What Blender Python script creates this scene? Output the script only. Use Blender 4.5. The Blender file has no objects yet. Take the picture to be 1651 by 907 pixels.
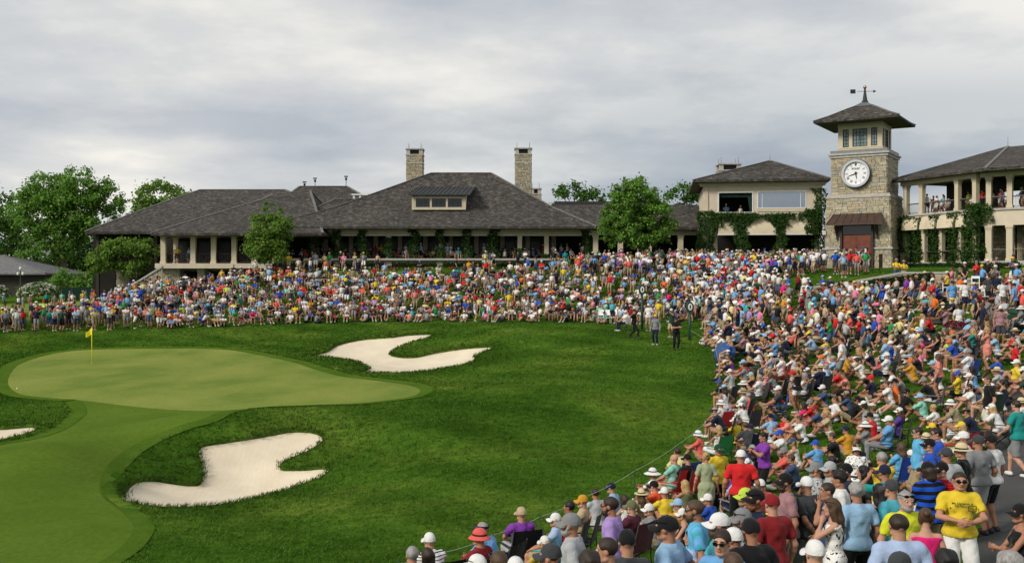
import bpy, math, random, time
import numpy as np
from mathutils import Vector, Matrix
from mathutils.geometry import delaunay_2d_cdt
T0 = time.time()
rng = np.random.default_rng(18)
random.seed(18)
SC = bpy.context.scene
COL = SC.collection
R = math.radians

# ------------------------------------------------------------------ camera, sky, sun, exposure
CAMZ = 4.1
F = 1651.0                      # focal length in photo pixels (photo is 1651 x 907)
cam_data = bpy.data.cameras.new('camera')
cam_data.sensor_width = 36.0
cam_data.lens = 36.0 * F / 1651.0
cam_data.clip_start = 0.1
cam_data.clip_end = 9000.0
cam = bpy.data.objects.new('camera', cam_data)
cam.location = (0, 0, CAMZ)
cam.rotation_euler = (R(90), 0, 0)
COL.objects.link(cam)
SC.camera = cam

SUN_EL, SUN_AZ = R(34), R(-124)      # azimuth clockwise from +Y: behind the camera, over its left shoulder
world = bpy.data.worlds.new('World')
SC.world = world
world.use_nodes = True
wn, wl = world.node_tree.nodes, world.node_tree.links
wn.clear()
def W(t, **k):
    n = wn.new(t)
    for a, b in k.items():
        setattr(n, a, b)
    return n
w_out = W('ShaderNodeOutputWorld'); w_bg = W('ShaderNodeBackground')
w_sky = W('ShaderNodeTexSky', sky_type='NISHITA', sun_disc=False)
w_sky.sun_elevation = SUN_EL; w_sky.sun_rotation = SUN_AZ % (2*math.pi)
w_sky.air_density = 1.0; w_sky.dust_density = 2.0
w_tc = W('ShaderNodeTexCoord')
w_sep = W('ShaderNodeSeparateXYZ')
wl.new(w_tc.outputs['Generated'], w_sep.inputs[0])
def wmath(op, a, b=None):
    n = W('ShaderNodeMath', operation=op)
    for i, v in enumerate((a, b)):
        if v is None: continue
        if isinstance(v, (int, float)): n.inputs[i].default_value = v
        else: wl.new(v, n.inputs[i])
    return n.outputs[0]
# a cloud deck overhead: directions meet a plane, so clouds flatten towards the horizon
zz = wmath('ADD', wmath('MAXIMUM', w_sep.outputs[2], 0.0), 0.16)
w_cmb = W('ShaderNodeCombineXYZ')
wl.new(wmath('DIVIDE', w_sep.outputs[0], zz), w_cmb.inputs[0])
wl.new(wmath('DIVIDE', w_sep.outputs[1], zz), w_cmb.inputs[1])
def wnoise(scale, detail, rough, off):
    m = W('ShaderNodeMapping'); m.inputs['Location'].default_value = off
    wl.new(w_cmb.outputs[0], m.inputs[0])
    n = W('ShaderNodeTexNoise'); n.inputs['Scale'].default_value = scale
    n.inputs['Detail'].default_value = detail; n.inputs['Roughness'].default_value = rough
    wl.new(m.outputs[0], n.inputs['Vector'])
    return n.outputs['Fac']
def wramp(fac, stops):
    r = W('ShaderNodeValToRGB'); wl.new(fac, r.inputs[0])
    e = r.color_ramp.elements
    while len(e) < len(stops): e.new(0.5)
    for i, (p, c) in enumerate(stops):
        e[i].position = p; e[i].color = (*c, 1)
    return r.outputs[0]
big = wnoise(0.42, 3.0, 0.5, (1.65, 0.0, 0.0))
fine = wnoise(0.8, 9.0, 0.56, (2.8, 3.0, 0.0))
base = wramp(big, [(0.36, (3.75, 4.1, 4.5)), (0.50, (5.05, 5.25, 5.45)), (0.62, (6.5, 6.45, 6.3))])
lite = wramp(fine, [(0.41, (0.80, 0.83, 0.88)), (0.49, (0.98, 0.98, 0.99)), (0.53, (1.06, 1.05, 1.03)), (0.60, (1.30, 1.25, 1.17))])
w_mul = W('ShaderNodeMixRGB', blend_type='MULTIPLY'); w_mul.inputs[0].default_value = 1.0
wl.new(base, w_mul.inputs[1]); wl.new(lite, w_mul.inputs[2])
w_mix = W('ShaderNodeMixRGB'); w_mix.inputs[0].default_value = 0.94
wl.new(w_sky.outputs[0], w_mix.inputs[1]); wl.new(w_mul.outputs[0], w_mix.inputs[2])
wl.new(w_mix.outputs[0], w_bg.inputs[0])
w_bg.inputs[1].default_value = 0.12
wl.new(w_bg.outputs[0], w_out.inputs[0])

sun_data = bpy.data.lights.new('sun', 'SUN')
sun_data.energy = 2.9
sun_data.angle = R(14)
sun_data.color = (1.0, 0.93, 0.82)
sun = bpy.data.objects.new('sun', sun_data)
sd = Vector((math.sin(SUN_AZ)*math.cos(SUN_EL), math.cos(SUN_AZ)*math.cos(SUN_EL), math.sin(SUN_EL)))
sun.rotation_euler = (-sd).to_track_quat('-Z', 'Y').to_euler()
sun.location = (-40, -60, 80)
COL.objects.link(sun)

SC.render.engine = 'CYCLES'
SC.view_settings.view_transform = 'Standard'
SC.view_settings.look = 'None'
SC.view_settings.exposure = 0.0
SC.view_settings.gamma = 1.0
SC.cycles.max_bounces = 5
SC.cycles.diffuse_bounces = 2
SC.cycles.glossy_bounces = 2
SC.cycles.transparent_max_bounces = 6
SC.cycles.use_adaptive_sampling = True
SC.cycles.adaptive_threshold = 0.02
SC.cycles.use_denoising = True

# ------------------------------------------------------------------ helpers
def px(x, D): return (x - 825.5) / F * D                 # photo column at distance D -> world X
def pz(y, D): return CAMZ + (453.5 - y) / F * D          # photo row at distance D -> world Z

def srgb(*c):
    if len(c) == 1 and isinstance(c[0], str):
        h = c[0].lstrip('#'); c = [int(h[i:i+2], 16) for i in (0, 2, 4)]
    return tuple(((v/255)/12.92 if v/255 <= 0.04045 else ((v/255+0.055)/1.055)**2.4) for v in c)

MATS = {}
class NT:
    """small node-tree writer for one material"""
    def __init__(s, name, rough=0.8, spec=0.3):
        s.m = bpy.data.materials.new(name); s.m.use_nodes = True
        s.t = s.m.node_tree; s.b = s.t.nodes['Principled BSDF']
        s.b.inputs['Roughness'].default_value = rough
        s.b.inputs['Specular IOR Level'].default_value = spec
        MATS[name] = s.m
    def n(s, t, **k):
        n = s.t.nodes.new(t)
        for a, b in k.items(): setattr(n, a, b)
        return n
    def l(s, a, b): s.t.links.new(a, b)
    def coord(s, kind='Object', scale=(1, 1, 1)):
        c = s.n('ShaderNodeTexCoord'); m = s.n('ShaderNodeMapping')
        m.inputs['Scale'].default_value = scale
        s.l(c.outputs[kind], m.inputs[0]); return m.outputs[0]
    def noise(s, vec, scale, detail=3, rough=0.55):
        n = s.n('ShaderNodeTexNoise'); n.inputs['Scale'].default_value = scale
        n.inputs['Detail'].default_value = detail; n.inputs['Roughness'].default_value = rough
        s.l(vec, n.inputs['Vector']); return n.outputs['Fac']
    def ramp(s, fac, stops):
        r = s.n('ShaderNodeValToRGB'); s.l(fac, r.inputs[0]); e = r.color_ramp.elements
        while len(e) < len(stops): e.new(0.5)
        for i, (p, c) in enumerate(stops):
            e[i].position = p; e[i].color = (*c, 1) if len(c) == 3 else c
        return r.outputs[0]
    def mix(s, a, b, fac, mode='MIX'):
        n = s.n('ShaderNodeMixRGB', blend_type=mode)
        for i, v in enumerate((fac, a, b)):
            if isinstance(v, (int, float)): n.inputs[i].default_value = v
            elif isinstance(v, tuple): n.inputs[i].default_value = (*v, 1) if len(v) == 3 else v
            else: s.l(v, n.inputs[i])
        return n.outputs[0]
    def color(s, v):
        if isinstance(v, tuple): s.b.inputs['Base Color'].default_value = (*v, 1)
        else: s.l(v, s.b.inputs['Base Color'])
        return s
    def bump(s, h, strength=0.3, dist=0.02):
        n = s.n('ShaderNodeBump'); n.inputs['Strength'].default_value = strength
        n.inputs['Distance'].default_value = dist
        s.l(h, n.inputs['Height']); s.l(n.outputs[0], s.b.inputs['Normal']); return s

def plain(name, c, rough=0.7, spec=0.3, var=0.12, nscale=3.0, metal=0.0, bump=0.0):
    if name in MATS: return MATS[name]
    k = NT(name, rough, spec)
    k.b.inputs['Metallic'].default_value = metal
    if var:
        f = k.noise(k.coord(), nscale, 4)
        lo = tuple(v*(1-var) for v in c); hi = tuple(min(1, v*(1+var)) for v in c)
        k.color(k.ramp(f, [(0.3, lo), (0.7, hi)]))
        if bump: k.bump(f, bump, 0.01)
    else:
        k.color(c)
    return k.m

class MB:
    """collects faces of one mesh"""
    def __init__(s): s.v = []; s.f = []; s.mi = []; s.sm = []
    def add(s, vs, fs, mi=0, smooth=False):
        o = len(s.v); s.v.extend([tuple(map(float, p)) for p in vs])
        for f in fs:
            s.f.append(tuple(i+o for i in f)); s.mi.append(mi); s.sm.append(smooth)
        return s
    def box(s, x0, x1, y0, y1, z0, z1, mi=0, M=None):
        vs = [(x0,y0,z0),(x1,y0,z0),(x1,y1,z0),(x0,y1,z0),(x0,y0,z1),(x1,y0,z1),(x1,y1,z1),(x0,y1,z1)]
        if M is not None: vs = [M @ Vector(p) for p in vs]
        return s.add(vs, [(0,3,2,1),(4,5,6,7),(0,1,5,4),(1,2,6,5),(2,3,7,6),(3,0,4,7)], mi)
    def bar(s, a, b, w, h=None, mi=0, up=(0,0,1)):
        """square bar from a to b"""
        h = h or w; a, b = Vector(a), Vector(b); d = (b-a); L = d.length; d.normalize()
        u = Vector(up)
        if abs(d.dot(u)) > 0.98: u = Vector((0,1,0))
        r = d.cross(u).normalized(); u = r.cross(d)
        vs = [p + r*(sx*w/2) + u*(sy*h/2) for p in (a, b) for sx, sy in ((-1,-1),(1,-1),(1,1),(-1,1))]
        return s.add(vs, [(3,2,1,0),(4,5,6,7),(0,1,5,4),(1,2,6,5),(2,3,7,6),(3,0,4,7)], mi)
    def tube(s, pts, rad, n=8, mi=0, cap=True, smooth=True):
        pts = [Vector(p) for p in pts]; rad = rad if hasattr(rad, '__len__') else [rad]*len(pts)
        rings = []; vs = []
        prev = None
        for i, p in enumerate(pts):
            d = (pts[min(i+1, len(pts)-1)] - pts[max(i-1, 0)]).normalized()
            if prev is None:
                r = d.orthogonal().normalized()
            else:
                r = (prev - d*prev.dot(d)).normalized()
            prev = r; q = d.cross(r)
            rings.append(len(vs))
            for j in range(n):
                a = 2*math.pi*j/n
                vs.append(p + (r*math.cos(a) + q*math.sin(a))*rad[i])
        fs = []
        for i in range(len(pts)-1):
            for j in range(n):
                k = (j+1) % n
                fs.append((i*n+j, i*n+k, (i+1)*n+k, (i+1)*n+j))
        if cap:
            fs.append(tuple(range(n-1, -1, -1))); fs.append(tuple((len(pts)-1)*n+j for j in range(n)))
        return s.add(vs, fs, mi, smooth)
    def lathe(s, prof, n=16, c=(0,0,0), mi=0, smooth=True, M=None):
        vs = []; fs = []
        for r, z in prof:
            for j in range(n):
                a = 2*math.pi*j/n
                vs.append(Vector((c[0]+r*math.cos(a), c[1]+r*math.sin(a), c[2]+z)))
        for i in range(len(prof)-1):
            for j in range(n):
                k = (j+1) % n
                fs.append((i*n+j, i*n+k, (i+1)*n+k, (i+1)*n+j))
        if prof[0][0] > 1e-4: fs.append(tuple(range(n-1, -1, -1)))
        if prof[-1][0] > 1e-4: fs.append(tuple((len(prof)-1)*n+j for j in range(n)))
        if M is not None: vs = [M @ p for p in vs]
        return s.add(vs, fs, mi, smooth)
    def mesh(s, name, mats):
        me = bpy.data.meshes.new(name)
        me.from_pydata(s.v, [], s.f)
        for m in (mats if isinstance(mats, (list, tuple)) else [mats]):
            me.materials.append(MATS[m] if isinstance(m, str) else m)
        me.polygons.foreach_set('material_index', s.mi)
        me.polygons.foreach_set('use_smooth', s.sm)
        me.update()
        return me
    def build(s, name, mats, parent=None, **tags):
        return link(name, s.mesh(name, mats), parent, **tags)

def link(name, data, parent=None, label=None, cat=None, group=None, kind=None, loc=None, rz=None):
    o = bpy.data.objects.new(name, data)
    COL.objects.link(o)
    if parent is not None: o.parent = parent
    if loc is not None: o.location = loc
    if rz is not None: o.rotation_euler = (0, 0, rz)
    if label: o['label'] = label
    if cat: o['category'] = cat
    if group: o['group'] = group
    if kind: o['kind'] = kind
    return o
def thing(name, label, cat, loc=(0,0,0), rz=0.0, group=None):
    return link(name, None, None, label, cat, group, None, loc, rz)

def np_mesh(name, v, f, mats, mi=None, smooth=True, col=None):
    """mesh from numpy arrays; f is (n,3) or (n,4); col is one colour per face"""
    me = bpy.data.meshes.new(name)
    v = np.ascontiguousarray(v, dtype=np.float32); f = np.ascontiguousarray(f, dtype=np.int32)
    n, k = f.shape
    me.vertices.add(len(v)); me.vertices.foreach_set('co', v.ravel())
    me.loops.add(n*k); me.loops.foreach_set('vertex_index', f.ravel())
    me.polygons.add(n)
    me.polygons.foreach_set('loop_start', np.arange(0, n*k, k, dtype=np.int32))
    me.polygons.foreach_set('loop_total', np.full(n, k, dtype=np.int32))
    me.polygons.foreach_set('use_smooth', np.full(n, bool(smooth)))
    for m in (mats if isinstance(mats, (list, tuple)) else [mats]):
        me.materials.append(MATS[m] if isinstance(m, str) else m)
    if mi is not None: me.polygons.foreach_set('material_index', np.ascontiguousarray(mi, dtype=np.int32))
    me.update(calc_edges=True)
    if col is not None:
        a = me.attributes.new('col', 'FLOAT_COLOR', 'FACE')
        c4 = np.ones((n, 4), dtype=np.float32); c4[:, :3] = col
        a.data.foreach_set('color', c4.ravel())
    return me
# ------------------------------------------------------------------ the lie of the land
# ground points read off the photograph: (column, row, height) below the horizon
_gp = [(148,586,-.68),(15,606,-.72),(680,632,-.62),(350,562,-.45),(100,563,-.45),(560,580,-.5),(300,610,-.72),(500,620,-.68),
 (400,655,-.82),(120,650,-.95),(230,720,-1.0),(60,760,-1.1),(0,907,-1.2),(200,850,-1.2),(300,907,-1.35),(30,690,-1.15),
 (340,690,-1.0),(200,790,-1.4),(300,815,-1.7),(420,800,-1.65),(530,760,-1.45),(440,695,-1.1),(520,700,-1.05),(560,720,-1.15),
 (500,860,-1.75),(650,800,-1.5),(620,907,-1.6),(700,700,-1.1),(850,760,-1.3),(850,700,-1.0),(950,700,-1.0),
 (700,650,-.75),(850,640,-.45),(800,600,-.3),(1000,600,-.1),(1000,650,-.5),(1080,650,-.6),(900,560,.25),(1050,560,.25),
 (830,545,.55),(650,605,-.6),(590,600,-.55),(510,573,-.4),(690,540,.4),(800,560,.15),
 (0,537,.25),(150,534,.35),(300,529,.5),(450,523,.75),(600,519,.9),(700,519,.9),(880,519,1.0),(960,522,.9),(1050,527,.8),
 (1090,559,.26),(1160,570,.15),(1160,600,-.1),(1160,650,-.6),(1095,715,-1.05),(945,800,-1.4),(790,870,-1.5),(838,905,-1.45),
 (1193,855,-1.28),(1232,814,-1.2),(1350,742,-.95),(1592,600,.7),(1415,547,1.1),(1130,515,1.2),(1590,870,-.28),(1620,773,-.3),
 (1645,680,0.0),(1500,680,-.35),(1250,620,.05),(1300,560,.75),(1500,560,1.0)]
_pts = []
for x, y, z in _gp:
    D = (CAMZ - z) * F / (y - 453.5); _pts.append((px(x, D), D, z))
# and points above it: (column, row, distance)
for x, y, D in [(590,443,97),(430,441,96),(725,441,97),(880,439,96),(1000,433,92),(1140,433,93),(1250,432,92),(1385,449,73),
                (1300,452,75),(1600,463,56),(1500,470,60),(1690,455,60),(725,428,101),(560,428,102),(900,428,101),(1390,433,91),
                (1480,430,88),(1560,428,86),(100,500,108),(30,484,122),(150,478,122),(270,470,100),(350,464,101),(0,466,150),
                (1100,430,100),(1250,428,105),(1400,425,110),(600,424,125),(1150,470,78),(1230,466,74),(1372,470,67),(1440,471,65),(1500,469,63.5)]:
    _pts.append((px(x, D), D, pz(y, D)))
_pts += [(0,9,0),(3,11,-.05),(6.2,10,-.1),(5.6,14,-.3),(-6,10,-.9),(-12,12,-1.2),(0,2,.1),(10,2,0),(14,12,-.2),(16,20,.15),(25,35,2.0),
         (31,48,3.8),(22,28,1.0),(-60,70,.3),(-70,110,1.0),(-40,40,-.9),(-25,20,-1.3),(-90,150,2.5),(-20,150,5),(60,120,6),(70,80,6.2),(55,50,5)]
_P = np.array(_pts)
def _tps_fit(P, lam=2.0):
    n = len(P); xy = P[:, :2]/10.0
    r2 = ((xy[:, None]-xy[None])**2).sum(-1); K = 0.5*r2*np.log(r2+1e-9)
    A = np.zeros((n+3, n+3)); A[:n, :n] = K + np.eye(n)*lam*0.05; A[:n, n] = 1; A[:n, n+1:] = xy
    A[n, :n] = 1; A[n+1:, :n] = xy.T
    return np.linalg.solve(A, np.concatenate([P[:, 2], np.zeros(3)]))
_w = _tps_fit(_P)
def _tps(x, y):
    q = np.stack([x, y], -1)/10.0; out = np.zeros(len(q))
    for i in range(0, len(q), 20000):
        b = q[i:i+20000]
        r2 = ((b[:, None]-_P[None, :, :2]/10.0)**2).sum(-1)
        out[i:i+20000] = (0.5*r2*np.log(r2+1e-9)) @ _w[:len(_P)] + _w[len(_P)] + b @ _w[len(_P)+1:]
    return out
GX0, GX1, GY0, GY1, GH = -110.0, 90.0, -10.0, 180.0, 0.5
_gx = np.arange(GX0, GX1+GH, GH); _gy = np.arange(GY0, GY1+GH, GH)
_mx, _my = np.meshgrid(_gx, _gy, indexing='ij')
_H = np.clip(_tps(_mx.ravel(), _my.ravel()).reshape(_mx.shape), -1.9, 7.0)
# mounds and hollows the photograph shows between those points: (x, y, height, radius)
for _bx, _by, _bh, _br in ((4.5, 62, .75, 6), (10.5, 52, .55, 4.5), (-2.5, 73, .45, 3.6), (-7.2, 37.5, .34, 2.6), (-10.6, 30.8, -.66, 2.5), (-6.8, 31.4, -.75, 2.8), (-3.0, 33.0, .50, 2.8), (-13.6, 30.6, .45, 1.7), (-10.9, 35.8, .42, 1.9), (2.0, 40, .38, 5), (6.5, 36, -.25, 4), (-1.5, 25, .22, 3.5), (-9.0, 64, -.35, 3), (-4.0, 58, -.35, 3), (-1.0, 66, .35, 2.6), (-8.5, 71.5, .35, 3), (-25, 73, .3, 5), (24.5, 65.5, -.9, 4.5), (27.5, 64.5, -.5, 3.5)):
    _H += _bh*np.exp(-((_mx-_bx)**2+(_my-_by)**2)/(2*_br*_br*.6))
def hz(x, y):
    """ground height"""
    x = np.asarray(x, float); y = np.asarray(y, float)
    fx = np.clip((x-GX0)/GH, 0, len(_gx)-1.001); fy = np.clip((y-GY0)/GH, 0, len(_gy)-1.001)
    i = fx.astype(int); j = fy.astype(int); a = fx-i; b = fy-j
    z = _H[i,j]*(1-a)*(1-b) + _H[i+1,j]*a*(1-b) + _H[i,j+1]*(1-a)*b + _H[i+1,j+1]*a*b
    far = np.clip((np.maximum(np.abs(x+10)-70, y-130))/60.0, 0, 1)
    far = far*far*(3-2*far)
    return z*(1-far) + 3.0*far
_DD = np.arange(5.0, 140.0, 0.05)
def ground_at(x, y, h=0.0):
    """where the sight line through photo pixel (x, y) comes down to h above the ground"""
    X = px(x, _DD); Z = pz(y, _DD); d = Z - hz(X, _DD) - h
    k = np.nonzero(d <= 0)[0]
    if len(k) == 0: k = [int(np.argmin(d))]
    D = _DD[k[0]]
    return float(px(x, D)), float(D)

def smooth_closed(pts, n=6):
    """Catmull-Rom through a closed outline"""
    P = np.array(pts); out = []
    for i in range(len(P)):
        p0, p1, p2, p3 = P[i-1], P[i], P[(i+1) % len(P)], P[(i+2) % len(P)]
        for t in np.linspace(0, 1, n, endpoint=False):
            out.append(0.5*((2*p1)+(-p0+p2)*t+(2*p0-5*p1+4*p2-p3)*t*t+(-p0+3*p1-3*p2+p3)*t**3))
    return np.array(out)
def resample(P, step):
    Q = np.vstack([P, P[:1]]); d = np.r_[0, np.cumsum(np.hypot(*np.diff(Q, axis=0).T))]
    n = max(12, int(d[-1]/step)); t = np.linspace(0, d[-1], n, endpoint=False)
    return np.stack([np.interp(t, d, Q[:, 0]), np.interp(t, d, Q[:, 1])], -1)
def inside(P, q):
    """points q inside closed outline P"""
    x, y = q[:, 0], q[:, 1]; r = np.zeros(len(q), bool)
    ax, ay = P[:, 0], P[:, 1]; bx, by = np.roll(ax, -1), np.roll(ay, -1)
    for i in range(len(P)):
        c = (ay[i] > y) != (by[i] > y)
        with np.errstate(divide='ignore', invalid='ignore'):
            r ^= c & (x < (bx[i]-ax[i])*(y-ay[i])/(by[i]-ay[i]) + ax[i])
    return r
def dist_to(P, q):
    a = P; b = np.roll(P, -1, 0); out = np.full(len(q), 1e9)
    for i in range(len(P)):
        ab = b[i]-a[i]; t = np.clip(((q-a[i]) @ ab)/max(ab @ ab, 1e-9), 0, 1)
        out = np.minimum(out, np.hypot(*(q-a[i]-t[:, None]*ab).T))
    return out
def outline(zoom_pts, step=0.3, n=6):
    s = 2.0134
    return resample(smooth_closed([ground_at(x/s, 500+y/s) for x, y in zoom_pts], n), step)
B_UP = outline([(1005,147),(1060,135),(1100,112),(1165,97),(1270,88),(1330,80),(1398,78),(1395,88),(1330,106),(1278,130),(1270,146),(1300,152),
  (1350,152),(1400,141),(1470,129),(1540,121),(1608,119),(1570,135),(1541,150),(1543,163),(1500,178),(1400,195),(1300,204),(1200,202),(1160,197),
  (1195,192),(1185,181),(1130,162),(1060,151)], 0.3)
B_LO = outline([(398,600),(405,580),(440,557),(500,551),(560,559),(640,566),(657,545),(655,500),(643,465),(655,441),(700,433),(800,418),(900,400),
  (950,394),(1010,395),(1047,410),(1044,430),(1010,455),(950,480),(912,501),(912,517),(940,518),(1000,516),(1050,512),(1068,522),(1040,545),(960,575),
  (860,605),(760,628),(640,640),(540,643),(460,635),(402,620)], 0.22)
B_LE = outline([(-180,400),(-60,384),(0,384),(60,379),(118,377),(104,396),(50,411),(0,424),(-60,438),(-160,450)], 0.3)
GREEN = outline([(22,240),(30,205),(60,175),(130,150),(220,133),(330,126),(500,124),(650,124),(760,130),(870,150),(960,170),(1020,190),(1100,212),
  (1200,225),(1300,237),(1350,248),(1368,262),(1340,280),(1250,293),(1130,304),(1000,308),(880,312),(760,322),(640,326),(500,318),(380,306),(265,292),
  (200,288),(100,280),(50,268)], 0.4)
FAIR = outline([(262,272),(380,284),(500,292),(640,300),(760,306),(770,322),(690,342),(600,370),(500,410),(420,450),(370,490),(340,530),(330,580),(345,610),
  (400,650),(440,690),(440,720),(400,770),(330,819),(240,870),(100,930),(-150,930),(-300,819),(-200,640),(-150,500),(0,437),(100,420),(200,390),(260,350),(277,325)], 0.4)
_pathL = [ground_at(x, y) for x, y in ((1561,960),(1568,907),(1578,870),(1592,800),(1597,750),(1600,700),(1608,660),(1630,620),(1648,590))]
PATH = np.array([(4.6, 5.0), (5.1, 9.0)] + _pathL + [(24,36.5),(30,40),(30,35.5),(24,31.5),(17.5,26),(13.5,20),(10.8,14),(9.5,9),(9.2,5)])
PATH = resample(PATH, 0.5)

# sand and mown turf are cut into one conforming triangulation of the ground
def offset(P, d):
    t = np.roll(P, -1, 0) - np.roll(P, 1, 0); t /= np.maximum(np.hypot(*t.T)[:, None], 1e-6)
    nrm = np.stack([t[:, 1], -t[:, 0]], -1)
    area = 0.5*np.sum(P[:, 0]*np.roll(P[:, 1], -1)-np.roll(P[:, 0], -1)*P[:, 1])
    return P + nrm*d*(1 if area > 0 else -1)
LOOPS = [B_UP, B_LO, B_LE, GREEN, FAIR, PATH]
def _grid(x0, x1, y0, y1, h):
    a, b = np.meshgrid(np.arange(x0, x1, h), np.arange(y0, y1, h), indexing='ij')
    q = np.stack([a.ravel(), b.ravel()], -1); return q + rng.uniform(-.18, .18, q.shape)*h
cand = [_grid(-24, 14, 16, 48, 0.55), _grid(-36, 34, 6, 90, 1.0)]
m = (cand[1][:, 0] > -24) & (cand[1][:, 0] < 14) & (cand[1][:, 1] > 16) & (cand[1][:, 1] < 48)
cand[1] = cand[1][~m]
g2 = _grid(-110, 90, -10, 180, 3.0); m = (g2[:, 0] > -36.5) & (g2[:, 0] < 34.5) & (g2[:, 1] > 5.5) & (g2[:, 1] < 90.5); cand.append(g2[~m])
g3 = _grid(-700, 700, -200, 1200, 40.0); m = (g3[:, 0] > -112) & (g3[:, 0] < 92) & (g3[:, 1] > -12) & (g3[:, 1] < 182); cand.append(g3[~m])
cand.append(np.array([(x, y) for x in (-6000, -3000, 0, 3000, 6000) for y in (-1500, 3000, 7000) if not (abs(x) < 800 and y < 1300)], float))
cand = np.vstack(cand)
keep = np.ones(len(cand), bool)
for P in LOOPS:
    near = (cand[:, 0] > P[:, 0].min()-1) & (cand[:, 0] < P[:, 0].max()+1) & (cand[:, 1] > P[:, 1].min()-1) & (cand[:, 1] < P[:, 1].max()+1)
    idx = np.nonzero(near & keep)[0]
    keep[idx[dist_to(P, cand[idx]) < 0.16]] = False
cand = cand[keep]
verts2 = [Vector(p) for p in cand]; edges = []
for P in LOOPS:
    o = len(verts2); verts2 += [Vector(p) for p in P]
    edges += [(o+i, o+(i+1) % len(P)) for i in range(len(P))]
cv, ce, cf = delaunay_2d_cdt(verts2, edges, [], 0, 1e-5)[:3]
cv = np.array([tuple(p) for p in cv]); cf = np.array([f for f in cf if len(f) == 3], dtype=np.int32)
cen = cv[cf].mean(1)
reg = np.zeros(len(cf), int)               # 0 rough 1 fairway 2 green 3..5 sand 6 path
for k, P in ((1, FAIR), (2, GREEN), (6, PATH), (3, B_UP), (4, B_LO), (5, B_LE)):
    reg[inside(P, cen)] = k
cz = hz(cv[:, 0], cv[:, 1])
sand_z = cz.copy(); rough_z = cz.copy()
for P, dep in ((B_UP, .18), (B_LO, .2), (B_LE, .04)):
    idx = np.nonzero((cv[:, 0] > P[:, 0].min()-4) & (cv[:, 0] < P[:, 0].max()+4) & (cv[:, 1] > P[:, 1].min()-4) & (cv[:, 1] < P[:, 1].max()+4))[0]
    d = dist_to(P, cv[idx]); ins = inside(P, cv[idx]) & (d > 0.01)
    t = np.clip(d/1.6, 0, 1); t = t*t*(3-2*t)
    sand_z[idx] = np.where(ins, cz[idx]-.05-dep*t, cz[idx]-.05)
    rough_z[idx] = cz[idx] + np.where(ins, 0, .05*np.exp(-(d/.5)**2))
def carve(x, y):
    """ground height a thing stands on (bunkers counted)"""
    return float(hz(x, y))

# materials of the ground
k = NT('rough_turf', 1.0, 0.0)
v = k.coord('Object')
a = k.noise(v, 0.15, 6, 0.68); b = k.noise(v, 3.0, 6, 0.7); c = k.noise(k.coord('Object', (1, .45, 1)), 16.0, 4, 0.75)
c1 = k.ramp(a, [(0.36, (.032, .080, .009)), (0.5, (.058, .130, .014)), (0.63, (.112, .176, .026))])
c2 = k.ramp(b, [(0.28, (.45, .5, .45)), (0.55, (1, 1, 1)), (0.8, (1.5, 1.35, 1.2))])
c3 = k.ramp(c, [(0.3, (.5, .55, .5)), (0.7, (1.45, 1.35, 1.3))])
mw = k.n('ShaderNodeTexWave', wave_type='BANDS', bands_direction='DIAGONAL'); mw.inputs['Scale'].default_value = .12; mw.inputs['Distortion'].default_value = 2.5; mw.inputs['Detail'].default_value = 2.0; k.l(v, mw.inputs[0])
c4 = k.ramp(mw.outputs['Fac'], [(0.2, (.84, .86, .84)), (0.8, (1.14, 1.12, 1.1))])
k.color(k.mix(k.mix(k.mix(c1, c2, 0.8, 'MULTIPLY'), c3, 0.8, 'MULTIPLY'), c4, 1.0, 'MULTIPLY')); k.bump(c, 0.8, 0.06)
k = NT('fairway_turf', 1.0, 0.02)
v = k.coord('Object'); a = k.noise(v, 0.25, 4, 0.6); b = k.noise(k.coord('Object', (1, .5, 1)), 9.0, 5, 0.7)
k.color(k.mix(k.ramp(a, [(0.3, (.070, .128, .013)), (0.7, (.108, .172, .022))]), k.ramp(b, [(0.3, (.8, .82, .8)), (0.7, (1.18, 1.14, 1.1))]), 0.9, 'MULTIPLY')); k.bump(b, 0.25, 0.02)
k = NT('green_turf', 1.0, 0.03)
v = k.coord('Object', (1, .55, 1)); a = k.noise(v, 0.28, 5, 0.6); b = k.noise(v, 6.0, 5, 0.65)
k.color(k.mix(k.ramp(a, [(0.36, (.132, .190, .036)), (0.5, (.180, .226, .046)), (0.64, (.218, .248, .058))]), k.ramp(b, [(0.3, (.88, .9, .88)), (0.7, (1.1, 1.08, 1.05))]), 0.9, 'MULTIPLY')); k.bump(b, 0.1, 0.01)
k = NT('collar_turf', 1.0, 0.0)
v = k.coord('Object'); a = k.noise(v, 0.8, 4, 0.6); b = k.noise(v, 11.0, 4, 0.7)
k.color(k.mix(k.ramp(a, [(0.3, (.052, .108, .012)), (0.7, (.084, .145, .018))]), k.ramp(b, [(0.3, (.75, .78, .75)), (0.7, (1.25, 1.2, 1.2))]), 0.9, 'MULTIPLY')); k.bump(b, 0.4, 0.03)
k = NT('bunker_sand', 0.95, 0.1)
v = k.coord('Object'); a = k.noise(v, 0.9, 4, 0.6); b = k.noise(v, 40.0, 4, 0.7)
w = k.n('ShaderNodeTexWave', wave_type='BANDS', bands_direction='X'); w.inputs['Scale'].default_value = 1.7; w.inputs['Distortion'].default_value = 7.0
w.inputs['Detail'].default_value = 2.0; k.l(v, w.inputs[0])
k.color(k.mix(k.ramp(a, [(0.3, (.64, .55, .41)), (0.7, (.75, .66, .505))]), k.ramp(b, [(0.3, (.9, .9, .9)), (0.7, (1.05, 1.05, 1.05))]), 0.8, 'MULTIPLY'))
k.bump(k.mix(w.outputs['Fac'], a, 0.7), 0.22, 0.03)
k = NT('asphalt', 0.9, 0.25)
v = k.coord('Object'); a = k.noise(v, 0.8, 4, 0.6); b = k.noise(v, 60.0, 3, 0.7)
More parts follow.
